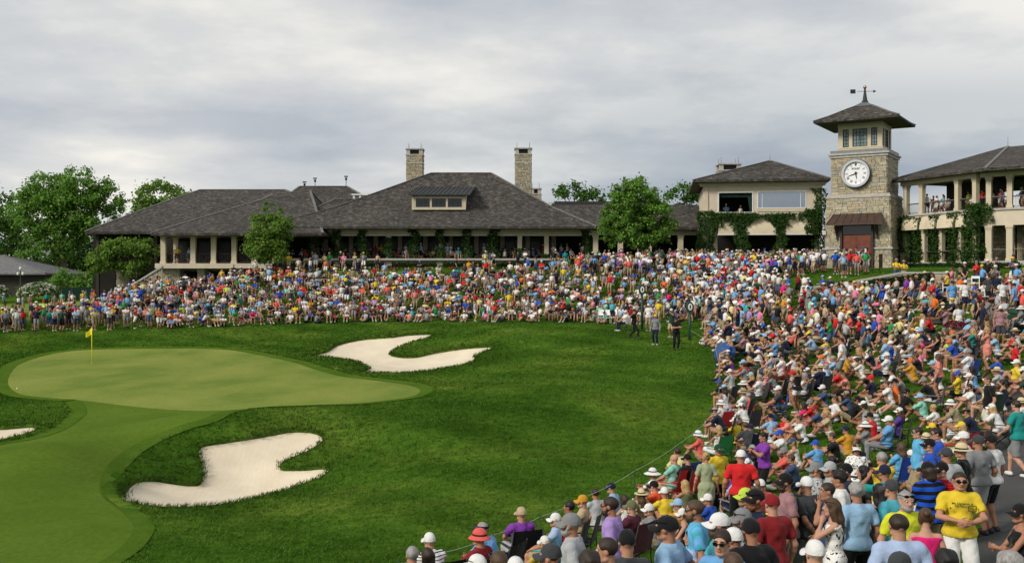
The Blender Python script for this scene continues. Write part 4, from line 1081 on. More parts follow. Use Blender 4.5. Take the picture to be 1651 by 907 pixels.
disc(mb, 0, .06, yf-.321, yf-.309, 12, 0, CX, CZ+.74); mb.build('crown_emblem', 'black_paint', clock)
mb = MB()
for ang, L, w in ((R(251), .86, .055), (R(171), .56, .075)):
    d = Vector((math.sin(ang), 0, math.cos(ang))); o_ = Vector((CX, yf-.33-.012*(L > .7), CZ)); s_ = Vector((d.z, 0, -d.x))
    mb.add([o_-d*.16-s_*w, o_-d*.16+s_*w, o_+d*L*.55+s_*w*.55, o_+d*L, o_+d*L*.55-s_*w*.55], [(0, 1, 2, 3, 4)]); mb.add([p+Vector((0, .01, 0)) for p in (o_-d*.16-s_*w, o_-d*.16+s_*w, o_+d*L*.55+s_*w*.55, o_+d*L, o_+d*L*.55-s_*w*.55)], [(4, 3, 2, 1, 0)])
disc(mb, 0, .07, yf-.352, yf-.31, 16); mb.build('clock_hands', 'black_paint', clock)
# doors, transom, awning
yd = -h0-.20
mb = MB(); mb.box(-dw, dw, yd+.25, yd+.3, -.4, dtop); mb.build('door_recess', 'dark_wood', tower)
mb = MB(); mb.box(-dw+.02, dw-.02, yd+.12, yd+.25, tz_(378), dtop); mb.build('transom_window', 'window_glass', tower)
for s in (-1, 1):
    a, b = (-dw+.06, -.015) if s < 0 else (.015, dw-.06); zd0, zd1 = 0.0, tz_(378)-.06
    mb = MB(); mb.box(a, b, yd+.16, yd+.25, zd0, zd1)
    dr = mb.build('door', 'red_door', tower)
    for q0, q1 in ((.12, .36), (.42, .94)):
        mb = MB(); mb.box(a+.14, b-.14, yd+.13, yd+.158, zd0+(zd1-zd0)*q0, zd0+(zd1-zd0)*q1); mb.build('door_panel', 'red_door', dr)
    mb = MB(); mb.tube([(s*.1, yd+.1, 1.0), (s*.1, yd+.1, 1.4)], .02, 6); mb.build('handle', 'bronze_metal', dr)
for s in (-1, 1): mb = MB(); mb.box(s*dw-.09, s*dw+.09, yd-.05, yd+.3, -.4, dtop+.02); mb.build('door_jamb', 'dark_wood', tower)
za, zb_ = tz_(344), tz_(361.5); ya, yb = -h1-.16, -h1-1.35; wa_, wb2 = 2.05, 2.45
mb = MB(); mb.add([(-wb2, yb, zb_), (wb2, yb, zb_), (wa_, ya, za), (-wa_, ya, za), (-wb2, yb, zb_-.1), (wb2, yb, zb_-.1), (wa_, ya, za-.14), (-wa_, ya, za-.14)], [(0,1,2,3),(7,6,5,4),(0,4,5,1),(1,5,6,2),(2,6,7,3),(3,7,4,0)])
aw = mb.build('awning', 'bronze_metal', tower); aw['label'] = 'brown standing-seam metal awning over the doors'
for i in range(8):
    t = i/7; mb = MB(); mb.bar((-wb2+2*wb2*t, yb, zb_+.02), (-wa_+2*wa_*t, ya, za+.02), .045, .07); mb.build('standing_seam', 'bronze_metal', aw)
for s in (-1, 1):
    mb = MB(); X = s*1.75; mb.box(X-.07, X+.07, -h0+.02, -h1-1.1, zb_-.24, zb_-.1); mb.box(X-.07, X+.07, -h0-.14, -h0+.06, zb_-1.3, zb_-.24); mb.bar((X, -h0-.1, zb_-1.0), (X, -h0-.85, zb_-.26), .12); mb.build('awning_bracket', 'dark_wood', tower)

# ------------------------------------------------------------------ right wing with two storeys of galleries
G1, G2 = Vector((35.6, 92.4)), Vector((38.6, 85.0)); g1 = (G2-G1).normalized(); g2 = Vector((.76, -.65)).normalized(); n1 = Vector((g1.y, -g1.x)); n1 = n1 if n1.x < 0 else -n1; n2_ = Vector((-.65, -.76)).normalized()
gal = thing('gallery_building', 'two-storey cream gallery building with ivy pillars and dark railings', 'building', (44, 92, 5.7))
zc0, zF2, zS, zL0, zEv = 12.7, 10.17, 8.68, 5.75, 13.25
def seg(a, b, off0, off1, z0, z1, nrm):
    """box along a plan segment between offsets off0..off1 inwards"""
    vs = [(*(p-nrm*o), z) for z in (z0, z1) for p, o in ((a, off0), (b, off0), (b, off1), (a, off1))]
    return vs
BF = [(0,3,2,1),(4,5,6,7),(0,1,5,4),(1,2,6,5),(2,3,7,6),(3,0,4,7)]
G3 = G2+g2*9.0
for a, b, nn in ((G1-g1*.5, G2+g1*.1, n1), (G2+g2*.3, G3, n2_)):
    for nm, o0, o1, z0, z1, mt in (('gallery_fascia', -.25, .35, zc0, 13.3, 'cream_trim'), ('spandrel', -.2, .3, zS, zF2-.25, 'cream_stucco'), ('gallery_floor', -.32, 3.6, zF2-.25, zF2-.08, 'stone_trim'), ('base_sill', -.45, .5, zL0-.5, zL0+.02, 'stone_trim'),
                               ('gallery_ceiling', .36, 6, 12.9, 13.0, 'soffit_wood')):
        mb = MB(); mb.add(seg(a, b, o0, o1, z0, z1, nn), BF); wb(mb, nm, mt, gal)
for a, b, nn in ((G1-g1*5, G2+g1*.1, n1), (G2-g2*2, G3, n2_)):
    mb = MB(); mb.add(seg(a, b, 3.6, 3.8, zL0-.5, zF2-.3, nn), BF); wb(mb, 'back_wall', 'dark_room', gal)
for a, b, nn in ((G1+g1*1.0, G2+g1*.1, n1), (G2-g2*1, G2+g2*1.6, n2_), (G2+g2*2.6, G3, n2_)):
    mb = MB(); mb.add(seg(a, b, 3.7, 3.9, zF2-.1, 12.95, nn), BF); wb(mb, 'upper_back_wall', 'dark_wood', gal)
def post(p, d, nn, z0, z1, w=.4):
    mb = MB(); M = Matrix(((d.x, -nn.x, 0, p.x), (d.y, -nn.y, 0, p.y), (0, 0, 1, 0), (0, 0, 0, 1))); column(mb, 0, 0, z0, z1, w, M); wb(mb, 'column', 'cream_trim', gal)
L1 = (G2-G1).length
up1 = [0, .238, .746, .985]; lo1 = [.0, .27, .52, .78, .985]
for t in up1: post(G1+g1*L1*t, g1, n1, zF2-.08, zc0)
for t in lo1: post(G1+g1*L1*t, g1, n1, zL0+.02, zS)
s2 = [.95, 2.55, 4.15, 5.75, 7.35]
for s in s2: post(G2+g2*s, g2, n2_, zF2-.08, zc0); post(G2+g2*s, g2, n2_, zL0+.02, zS, .48)
def railing(a, b, z0):
    mb = MB(); d = b-a
    for zz_, w in ((z0+.92, .07), (z0+.1, .05)): mb.bar((*a, zz_), (*b, zz_), w, w)
    n = max(3, int(d.length/.13))
    for i in range(1, n): p = a+d*i/n; mb.bar((*p, z0+.1), (*p, z0+.92), .022, .022)
    wb(mb, 'railing', 'dark_wood', gal)
    mb = MB(); mb.bar((*a, z0+.965), (*b, z0+.965), .09, .03); wb(mb, 'handrail', plain('grey_wood', (.25, .23, .21), .6, .3, .1), gal)
for ts, z in ((up1, zF2-.08), (lo1, zL0+.02)):
    for a, b in zip(ts[:-1], ts[1:]): railing(G1+g1*(L1*a+.22), G1+g1*(L1*b-.22), z)
for z in (zF2-.08, zL0+.02):
    for a, b in zip([.1]+s2[:-1], s2): railing(G2+g2*(a+.24), G2+g2*(b-.24), z)
for t0, t1 in ((.02, .25), (.29, .50), (.54, .76), (.80, .97)):       # curved hoods over the lower bays
    A = G1+g1*L1*t0; B = G1+g1*L1*t1; mb = MB(); vs = []; n = 6
    for i in range(n+1):
        an = i/n*math.pi/2; o_ = .2+.55*math.cos(an); z = zS-.02+(zF2-.35-zS)*math.sin(an)
        for p in (A, B): vs.append((*(p+n1*o_), z))
    mb.add(vs, [(2*i, 2*i+1, 2*i+3, 2*i+2) for i in range(n)], 0, True)
    mb.add([vs[2*i] for i in range(n+1)]+[(*(A+n1*.2), zS-.02)], [tuple(range(n+1, -1, -1))]); mb.add([vs[2*i+1] for i in range(n+1)]+[(*(B+n1*.2), zS-.02)], [tuple(range(n+2))])
    wb(mb, 'hood', 'hood_stucco', gal)
for s0, s1 in ((0.1, 2.4), (2.5, 6)):
    mb = MB(); A, B = G2+g2*s0, G2+g2*s1; c = []
    wv_ = Vector((*(B-A), 0)); masonry(mb, c, (*(A-n2_*2.2), zL0), wv_, (0, 0, 1), wv_.length, zS-zL0, 0, (.14, .25), (.3, .7), tone=.8)
    stone_build(mb, c, 'inner_stone_wall', gal)
E1 = G1+n1*1.1-g1*1.0; E2 = Vector((38.3, 82.9)); E3 = E2+g2*11; A1 = Vector((px(1625, 96), 96)); A2 = A1+g2*14; E0 = E1-n1*14; zA1 = pz(236.5, 96)
mb = MB(); vs = [(*E1, zEv), (*E2, zEv), (*E3, zEv), (*A1, zA1), (*A2, zA1+.1), (*E0, zEv), (*(A2+Vector((6, 8))), zEv), (*(A1+Vector((4, 8))), zEv)]
mb.add(vs, [(0, 1, 3), (1, 2, 4, 3), (5, 0, 3), (5, 3, 7), (3, 4, 6, 7)])
low = [(x, y, z-.2) for x, y, z in vs[:3]]; mb.add(list(vs[:3])+low, [(3, 4, 1, 0), (4, 5, 2, 1)]); mb.add([low[0], low[1], (*(G2-n1*2), zEv-.2), (*(G1-n1*2), zEv-.2)], [(3, 2, 1, 0)], 1); mb.add([low[1], low[2], (*(G3-n2_*2), zEv-.2), (*(G2-n2_*2), zEv-.2)], [(3, 2, 1, 0)], 1)
wb(mb, 'roof', ['shingle_roof', 'soffit_wood'], gal)
for e_ in (E1, E2): mb = MB(); mb.bar((*e_, zEv+.04), (*A1, zA1+.04), .26, .08); wb(mb, 'ridge_cap', 'ridge_shingle', gal)
mb = MB(); mb.tube([(*A1, zA1), (*A1, zA1+.9)], .02, 5); wb(mb, 'lightning_rod', 'lead_metal', gal)
print('buildings', round(time.time()-T0, 1))
# ------------------------------------------------------------------ ivy
ORD = ['first', 'second', 'third', 'fourth', 'fifth', 'sixth', 'seventh', 'eighth', 'ninth', 'tenth', 'eleventh', 'twelfth']
for i, (x, y0, y1, w) in enumerate(((463, 371, 428, .66), (505, 371, 428, .62), (545, 374, 428, .5), (586, 373, 428, .52), (627, 385, 428, .44), (668, 371, 428, .64), (711, 371, 428, .46), (753, 371, 428, .5), (795, 370, 430, .7), (838, 402, 428, .48), (881, 411, 428, .36), (947, 370, 410, .7))):
    X = px(x, DV); lab = f'ivy climbing the {ORD[i]} veranda column from the left of the main clubhouse' if i not in (4, 9, 10) else f'short ivy covering only the foot of the {ORD[i]} veranda column from the left'
    if i == 4: lab = 'ivy on the lower part of the fifth veranda column from the left'
    if i in (1, 2, 3, 5, 6, 7, 8): lab = f'ivy climbing the {ORD[i]} veranda column counting from the left'
    w *= .55; ivy(lab, [(X-w, X+w, DV-.42, DV+.3, pz(y1, DV), pz(y0, DV))], .2, 85)
Mm = Matrix.Translation(mid.location) @ Matrix.Rotation(R(-8), 4, 'Z')
def midivy(label, boxes): ivy(label, [(lx(a), lx(b), -.16 if y1 < 352 or y0 < 340 else -.80, .1, mzz(y1), mzz(y0), Mm) for a, b, y0, y1 in boxes], .19, 80)
midivy('ivy on the left corner pillar of the cream building', [(1127, 1150, 342, 412), (1150, 1164, 345, 366), (1160, 1172, 346, 356)])
midivy('ivy on the pillar between the first and second cream hoods', [(1188, 1205, 347, 412), (1172, 1222, 345, 356), (1183, 1212, 354, 364)])
midivy('ivy on the pillar between the second and third cream hoods', [(1254, 1266, 347, 412), (1240, 1285, 347, 355), (1250, 1274, 354, 365), (1222, 1240, 348, 352)])
midivy('tall ivy on the right corner pillar of the cream building', [(1318, 1334, 306, 412), (1304, 1322, 340, 378), (1292, 1306, 346, 356)])
def gfr(t, on2=False):
    p = (G2+g2*t) if on2 else (G1+g1*L1*t); d, nn = (g2, n2_) if on2 else (g1, n1)
    return Matrix(((d.x, -nn.x, 0, p.x), (d.y, -nn.y, 0, p.y), (0, 0, 1, 0), (0, 0, 0, 1)))
for lab, t, w, zt in (('ivy on the gallery pillar nearest the clock tower', .03, .75, 10.1), ('narrow ivy on the second gallery pillar from the tower', .22, .42, 9.9), ('ivy on the third gallery pillar from the tower', .47, .5, 10.0), ('ivy on the fourth gallery pillar from the tower', .74, .6, 10.1)):
    ivy(lab, [(-w*.62, w*.62, -.55, .1, zL0-.3, zS, gfr(t)), (-w*.9, w*.9, -.5, .1, zS-.1, zt-.25, gfr(t))], .18, 60)
ivy('broad leafy ivy on the corner pillar of the gallery building', [(-.6, .55, -.8, .2, zL0-.3, 10.4, gfr(1.0)), (-.4, .9, -.5, .2, 9.0, 10.3, gfr(.2, True))], .2, 60)

# ------------------------------------------------------------------ trees
BR = [(0.151, 0.273, 0.038), (0.187, 0.316, 0.052), (0.101, 0.201, 0.029), (0.237, 0.345, 0.069)]
DK = [(0.073, 0.169, 0.029), (0.101, 0.212, 0.037), (0.053, 0.131, 0.022), (0.131, 0.257, 0.048)]
MD = [(0.131, 0.28, 0.042), (0.18, 0.344, 0.059), (0.092, 0.209, 0.031), (0.235, 0.389, 0.078)]
def ptree(label, x, D, ybase, ytop, lobes, n, size, pal, tr=.3, **k):
    """lobes given in photo pixels about the trunk column: (x, y, rx, ry)"""
    s = F/D; zb_ = float(hz(px(x, D), D)) if ybase is None else pz(ybase, D)
    L = [((lx_-x)/s, rng.uniform(-.5, .5), pz(ly, D)-zb_, rx/s, (rx+ry)*.45/s, ry/s) for lx_, ly, rx, ry in lobes]
    return tree(label, px(x, D), D, zb_, pz(ytop, D)-zb_, tr, L, n, size, pal, **k)
ptree('large leafy tree standing in front of the low link roof', 1031, 93, 428, 278, [(1028, 322, 40, 34), (1000, 352, 32, 32), (1060, 350, 31, 34), (1030, 375, 44, 28), (1024, 296, 22, 18), (1078, 372, 14, 22), (984, 378, 18, 20)], 21000, .25, MD, .18, shell=.35)
ptree('bright green upright tree between the left porch and the main veranda', 432, 96.5, 440, 325, [(436, 342, 20, 16), (432, 368, 30, 26), (425, 396, 32, 26), (448, 372, 22, 24), (437, 410, 26, 18)], 11000, .23, BR, .14, shell=.35)
ptree('light feathery tree with spreading crown before the left porch', 208, 104, 470, 378, [(205, 398, 48, 16), (178, 416, 40, 17), (234, 408, 28, 20), (156, 434, 22, 15), (205, 430, 44, 15)], 9500, .24, BR, .13, shell=.2, cl=.36)
ptree('tallest tree of the left grove with a leaning trunk', 112, 142, 470, 268, [(130, 304, 50, 34), (80, 312, 46, 36), (170, 322, 40, 26), (112, 340, 66, 38), (55, 345, 40, 46), (150, 365, 44, 28), (95, 380, 52, 30), (196, 330, 20, 18), (70, 410, 44, 28)], 30000, .36, MD, .5, lean=(-3, 0), trunk_top=.6, shell=.3, group='trees of the left grove')
ptree('dark tree at the left edge of the grove', 20, 148, 470, 300, [(10, 340, 34, 38), (35, 370, 34, 40), (-10, 385, 40, 50), (45, 420, 40, 40), (10, 440, 40, 30)], 8500, .42, DK, .4, shell=.4, group='trees of the left grove')
ptree('dark tree filling the gap under the tall leaning tree', 160, 152, 470, 340, [(150, 400, 44, 44), (110, 430, 46, 36), (185, 420, 34, 40), (80, 440, 40, 30)], 10000, .40, DK, .4, shell=.4, group='trees of the left grove')
ptree('bright round-topped tree rising behind the left roof', 266, 165, 470, 288, [(262, 318, 42, 26), (236, 335, 30, 24), (296, 325, 28, 22), (265, 345, 50, 26), (320, 330, 14, 16)], 8000, .46, BR, .4, shell=.4, group='trees of the left grove')
ptree('sparse tree showing above the link roof beside the large tree', 925, 150, 420, 290, [(915, 310, 24, 18), (945, 314, 26, 14), (900, 325, 12, 12), (965, 322, 16, 10)], 1300, .42, DK, .2, shell=.2, cl=.5, group='far trees behind the clubhouse')
ptree('sparse tree showing between the large tree and the cream building', 1105, 150, 420, 292, [(1100, 312, 26, 18), (1125, 316, 20, 16), (1080, 316, 18, 18), (1112, 335, 30, 14)], 1900, .42, DK, .2, shell=.2, cl=.5, group='far trees behind the clubhouse')
# distant woodland that closes the horizon on the left
for i, (x, y, w_) in enumerate(((-60, 330, 60), (-140, 350, 70), (330, 360, 40))):
    ptree(('dark tree mostly cut off by the left picture edge', 'dark far tree beyond the left picture edge', 'dark tree hidden mostly behind the left roof')[i], x, 160, 470, y-30, [(x, y, w_, 40), (x+20, y+50, w_, 50), (x-30, y+70, w_, 40)], 2600, .5, DK, .4, shell=.4, group='trees of the left grove')

# shrubs
def gsh(label, x, y, D, w, h, n, size, pal, **k): shrub(label, px(x, D), D, pz(y, D)-.2, w*D/F, w*D/F*.7, h*D/F, n, size, pal, **k)
gsh('white flowering shrub beside the dark pavilion', 62, 474, 120, 32, 21, 1500, .24, DK, flowers=(420, [(.75, .74, .66), (.62, .62, .52)], .34), name='flowering_shrub')
gsh('small white flowering shrub at the left picture edge', 2, 476, 120, 12, 18, 500, .24, DK, flowers=(130, [(.75, .74, .66)], .3), name='flowering_shrub')
for i, (x, y, w_, h_, pal) in enumerate(((105, 474, 34, 40, MD), (150, 476, 34, 44, MD), (130, 478, 30, 26, DK), (182, 476, 24, 30, DK), (88, 474, 20, 30, MD))):
    gsh(('mid green shrub behind the white blossoms', 'tall mid green shrub left of the feathery tree', 'dark low shrub before the grove', 'dark shrub by the stone pier', 'small mid green shrub beside the blossoms')[i], x, y, 124, w_, h_, 1500, .3, pal, group='shrubs below the left grove')
# terrace planting in front of the veranda: clipped hedge and flower bed
for i, (x0, x1) in enumerate(((440, 486), (492, 540), (548, 622), (632, 704), (714, 790), (800, 900))):
    a, b = px(x0, 100.6), px(x1, 100.6)
    hedge(f'{ORD[i]} low hedge from the left below the veranda terrace', (a, 100.6), (b, 100.6), .8, (pz(432, 100.6), pz(432, 100.6)), .55, int((b-a)*170), .14, group='hedges below the veranda')
def flowers():
    n = 900; x = rng.uniform(px(440, 99.6), px(905, 99.6), n); c = np.column_stack([x, 99.6+rng.normal(0, .25, n), pz(436, 99.6)+rng.uniform(0, .34, n)])
    z = hz(c[:, 0], c[:, 1]); pal = np.array([(.45, .04, .03), (.55, .10, .06), (.6, .58, .42), (.03, .08, .015), (.04, .1, .02)])
    ch = (np.floor(x*.9).astype(int)*7 % 3); col = pal[np.where(rng.random(n) < .45, 3+(rng.random(n) < .5), ch % 3)]
    v, f, _ = leaves(c, np.tile([0, -.5, 1.0], (n, 1)), .2, pal, .5)
    link('flower_bed', np_mesh('flower_bed', v, f, 'leaf', smooth=False, col=col), kind='stuff', label='strip of red and cream bedding flowers below the terrace', cat='flowers')
flowers()
gsh('round clipped shrub at the right end of the veranda', 925, 436, 98.5, 14, 22, 900, .16, MD)
gsh('small clipped shrub beside the last veranda column', 965, 436, 97.5, 12, 16, 700, .16, MD)
print('plants', round(time.time()-T0, 1))
# ------------------------------------------------------------------ on the course
plain('flag_yellow', (.80, .68, .03), .7, .2, .06); plain('stake_green', (.02, .06, .03), .6, .3, .15); plain('rope_white', (.36, .42, .32), .9, .1, .1, 20)
plain('umbrella_blue', (.03, .08, .22), .6, .3, .15); plain('flower_red', (.20, .02, .045), .8, .2, .35, 20); plain('planter_stone', (.30, .27, .21), .9, .2, .15, 4, bump=.3); plain('bin_green', (.012, .05, .03), .5, .35, .15); plain('mesh_green', (.010, .035, .022), .9, .1, .25, 5)
fx, fy = ground_at(148, 586); fz_ = float(hz(fx, fy))
flag = thing('flagstick', 'thin yellow flagstick with a yellow flag on the putting green', 'flag', (fx, fy, fz_))
mb = MB(); mb.tube([(0, 0, -.1), (0, 0, 2.13)], .022, 8); mb.build('pole', 'flag_yellow', flag)
mb = MB(); n = 10
vs = [(-.34*t, .05*math.sin(t*5)+.02, 2.1-.40*u-.30*t*(1-.4*u)+.02*math.sin(t*7)) for t in np.linspace(0, 1, n) for u in (0, .33, .66, 1)]
fs = [(i*4+j, i*4+j+1, (i+1)*4+j+1, (i+1)*4+j) for i in range(n-1) for j in range(3)]
mb.add(vs, fs, 0, True); mb.add([(a, b+.006, c) for a, b, c in vs], [f[::-1] for f in fs], 0, True); mb.build('cloth', 'flag_yellow', flag)
mb = MB(); mb.lathe([(.05, 0), (.055, .012), (0.054, .014)], 14, (0, 0, .0)); mb.build('cup_rim', 'white_paint', flag)
bx_, by_ = ground_at(27.5, 627.5)
mb = MB(); mb.lathe([(.034*math.sin(a), .034-.034*math.cos(a)) for a in np.linspace(.05, math.pi-.05, 9)], 14); mb.build('golf_ball', 'white_paint', label='white golf ball lying at the left end of the putting green', cat='golf ball', loc=(bx_, by_, float(hz(bx_, by_))+.01))
# gallery rope on thin stakes, sagging between them
stk = [ground_at(x, y, .88) for x, y in ((1113, 532), (1152, 552), (1160, 590), (1159, 640), (1143, 675), (1095, 715), (1022, 760), (945, 800), (870, 833), (793, 862), (716, 890), (640, 908))]
tops = []
for i, (x, y) in enumerate(stk):
    z = float(hz(x, y)); w_ = ('first', 'second', 'third', 'fourth', 'fifth', 'sixth', 'seventh', 'eighth', 'ninth', 'tenth', 'eleventh', 'twelfth')[i]
    t = thing('rope_stake', f'thin green rope stake, {w_} counting down from the open lawn', 'stake', (x, y, z), 0, 'stakes of the gallery rope')
    mb = MB(); mb.tube([(0, 0, -.15), (0, 0, .86)], .012, 6); mb.build('shaft', 'stake_green', t)
    mb = MB(); mb.tube([(0, 0, .86), (.03, 0, .90), (0, .02, .92)], .007, 5); mb.build('hook', 'stake_green', t); tops.append(Vector((x, y, z+.88)))
mb = MB(); pts = []
for a, b in zip(tops[:-1], tops[1:]):
    for s in np.linspace(0, 1, 8, endpoint=False): p = a.lerp(b, s); p.z -= .035*4*s*(1-s); pts.append(p)
pts.append(tops[-1]); mb.tube(pts, .0065, 6); o = mb.build('gallery_rope', 'rope_white', label='pale gallery rope strung along the foot of the hillside crowd', cat='rope')

# ------------------------------------------------------------------ around the lawn
for i, (x, y, yt, lab) in enumerate(((1035, 531, 459, 'dark green post with oval dial behind the white folding chairs'), (1112, 548, 486, 'dark green post with oval dial at the corner of the open lawn'))):
    X, Y = ground_at(x, y); z = float(hz(X, Y)); h = pz(yt, Y)-z
    t = thing('green_post', lab, 'post', (X, Y, z), R(8), 'green posts at the lawn')
    mb = MB(); mb.tube([(0, 0, -.2), (0, 0, h-.55)], .085, 10); mb.build('pole', 'bin_green', t)
    mb = MB(); n = 20; vs = [(.20*math.cos(2*math.pi*j/n), yy, h-.32+.34*math.sin(2*math.pi*j/n)) for yy in (-.09, .09) for j in range(n)]; mb.add(vs, [tuple(range(n-1, -1, -1)), tuple(range(n, 2*n))]+[(j, (j+1) % n, n+(j+1) % n, n+j) for j in range(n)]); mb.build('housing', 'bin_green', t)
    mb = MB(); vs = [(.13*math.cos(2*math.pi*j/n), yy, h-.30+.20*math.sin(2*math.pi*j/n)) for yy in (-.105, -.092) for j in range(n)]; mb.add(vs, [tuple(range(n)), tuple(range(2*n-1, n-1, -1))]+[(j, (j+1) % n, n+(j+1) % n, n+j) for j in range(n)]); mb.build('dial', 'white_paint', t)
    mb = MB(); mb.box(-.035, .035, -.115, -.104, h-.40, h-.20); mb.build('dial_mark', 'black_paint', t)
cx0, cy0 = ground_at(985, 522)
FC = {}
def folding_chair(x, y, rz, lab):
    if not FC:
        for k_, s in (('side_frame', -1), ('side_frame_', 1)):
            mb = MB(); mb.tube([(s*.21, .24, 0), (s*.21, -.02, .45), (s*.20, -.16, .80)], .015, 6); FC[k_] = mb.mesh('side_frame', 'white_paint')
            mb = MB(); mb.tube([(s*.19, -.26, 0), (s*.19, .20, .45)], .015, 6); FC[k_+'leg'] = mb.mesh('leg', 'white_paint')
        mb = MB(); mb.box(-.2, .2, -.18, .22, .44, .465); FC['seat'] = mb.mesh('seat', 'white_paint')
        mb = MB(); vs = [(.20*sx, -.12-.02*(1-sx*sx)-.10*t, .62+.24*t) for t in (0, 1) for sx in np.linspace(-1, 1, 7)]; f_ = [(i, i+1, 8+i, 7+i) for i in range(6)]; mb.add(vs, f_, 0, True); mb.add([(a, b-.02, c) for a, b, c in vs], [q[::-1] for q in f_], 0, True); FC['backrest'] = mb.mesh('backrest', 'white_paint')
    t = thing('folding_chair', lab, 'chair', (x, y, float(hz(x, y))), rz, 'white folding chairs on the lawn')
    for k_, me in FC.items(): link(me.name.split('.')[0], me, t)
for r_ in range(2):
    for c_ in range(4):
        folding_chair(cx0-.75+.5*c_+.12*r_, cy0+.2+.95*r_, R(172), f"white folding chair, {('first', 'second', 'third', 'fourth')[c_]} from the left in the {('front', 'rear')[r_]} row on the lawn")
ux, uy = ground_at(1168, 584); uz = float(hz(ux, uy))
um = thing('umbrella', 'open dark blue umbrella lying on the grass beside the rope', 'umbrella', (ux, uy, uz+.45), R(-35))
Mu = Matrix.Rotation(R(68), 4, 'X')
mb = MB(); n = 8; vs = [Mu @ Vector((0, 0, .34))]; fs = []
for i in range(1, 5):
    a = i/4*R(68)
    for j in range(n*2): b = 2*math.pi*j/(n*2); rr_ = .62*math.sin(a)*(1 if j % 2 == 0 else .95); vs.append(Mu @ Vector((rr_*math.cos(b), rr_*math.sin(b), .62*math.cos(a)-.28-(0 if j % 2 == 0 else .0))))
for j in range(16): fs.append((0, 1+j, 1+(j+1) % 16))
for i in range(3):
    for j in range(16): q = 1+i*16; fs.append((q+j, q+16+j, q+16+(j+1) % 16, q+(j+1) % 16))
mb.add(vs, fs); mb.build('canopy', 'umbrella_blue', um)
for j in range(8):
    b = 2*math.pi*j/8; mb = MB(); mb.tube([Mu @ Vector((.62*math.sin(a)*.985*math.cos(b), .62*math.sin(a)*.985*math.sin(b), .61*math.cos(a)-.285)) for a in np.linspace(.05, R(67), 5)], .004, 4); mb.build('rib', 'dark_metal', um)
mb = MB(); mb.tube([Mu @ Vector((0, 0, .40)), Mu @ Vector((0, 0, -.45))], .009, 6); mb.build('shaft', 'dark_metal', um)
mb = MB(); mb.tube([Mu @ Vector((0, 0, -.45)), Mu @ Vector((0, 0, -.55)), Mu @ Vector((.05, 0, -.58)), Mu @ Vector((.07, 0, -.53))], .014, 6); mb.build('handle', 'black_paint', um)
# planters with dark red flowers, bar stools, bin on the right hillside
for x, y, D, lab in ((1540, 513, 47, 'stone planter with dark red flowers beside the raised arm'), (1601, 497, 50, 'stone planter with dark red flowers behind the grey shirts')):
    X, Y = px(x, D), D; z = float(hz(X, Y)); t = thing('planter', lab, 'planter', (X, Y, z), 0, 'planters with red flowers')
    mb = MB(); mb.lathe([(.24, -.1), (.26, .1), (.30, .45), (.36, .72), (.40, .78), (.38, .82), (.30, .80)], 18); mb.build('pot', 'planter_stone', t)
    n = 420; d = rng.normal(0, 1, (n, 3)); d /= np.linalg.norm(d, axis=1)[:, None]; d[:, 2] = np.abs(d[:, 2])
    v, f, col = leaves(d*np.array([.5, .5, .3])+np.array([0, 0, .80]), d, .10, [(.20, .02, .045), (.28, .03, .06), (.12, .015, .03), (.03, .07, .015)], .7); link('flowers', np_mesh('flowers', v, f, 'leaf', smooth=False, col=col), t)
BS = {}
def bar_stool(x, y, D, lab):
    if not BS:
        for i, (a, b) in enumerate(((-1, -1), (1, -1), (-1, 1), (1, 1))): mb = MB(); mb.bar((a*.22, b*.22, 0), (a*.17, b*.17, .76), .04); BS['leg', i] = mb.mesh('leg', 'white_paint')
        for i, (p, q) in enumerate((((-.2, -.2, .3), (.2, -.2, .3)), ((-.2, .2, .3), (.2, .2, .3)), ((-.2, -.2, .4), (-.2, .2, .4)), ((.2, -.2, .4), (.2, .2, .4)))): mb = MB(); mb.bar(p, q, .03); BS['stretcher', i] = mb.mesh('stretcher', 'white_paint')
        mb = MB(); mb.box(-.21, .21, -.2, .2, .76, .80); BS['seat', 0] = mb.mesh('seat', 'white_paint')
        for s in (-1, 1): mb = MB(); mb.bar((s*.18, -.19, .80), (s*.19, -.25, 1.16), .035); BS['back_post', s] = mb.mesh('back_post', 'white_paint')
        mb = MB(); mb.box(-.2, .2, -.27, -.235, 1.03, 1.16); BS['back_slat', 0] = mb.mesh('back_slat', 'white_paint')
    t = thing('bar_stool', lab, 'stool', (px(x, D), D, float(hz(px(x, D), D))), R(random.uniform(120, 210)), 'white bar stools on the hillside')
    for (nm, i), me in BS.items(): link(nm, me, t)
for a in ((1585, 488, 52, 'white bar stool beside the spectators in black and grey'), (1551, 486, 54, 'white bar stool behind the light blue shirt'), (1526, 482, 56, 'white bar stool left of the blue shirts'), (1573, 482, 55, 'white bar stool between the two planters'), (1630, 486, 51, 'white bar stool near the right picture edge')): bar_stool(*a)
X, Y = px(1646, 46), 46; z = float(hz(X, Y)); t = thing('waste_bin', 'dark green waste bin at the right picture edge', 'bin', (X, Y, z), R(20))
mb = MB(); mb.box(-.36, .36, -.36, .36, 0, .9); mb.build('body', 'bin_green', t); mb = MB(); mb.add([(-.42,-.42,.9),(.42,-.42,.9),(.42,.42,.9),(-.42,.42,.9),(-.3,-.3,1.1),(.3,-.3,1.1),(.3,.3,1.1),(-.3,.3,1.1)], BF); mb.build('lid', 'bin_green', t)
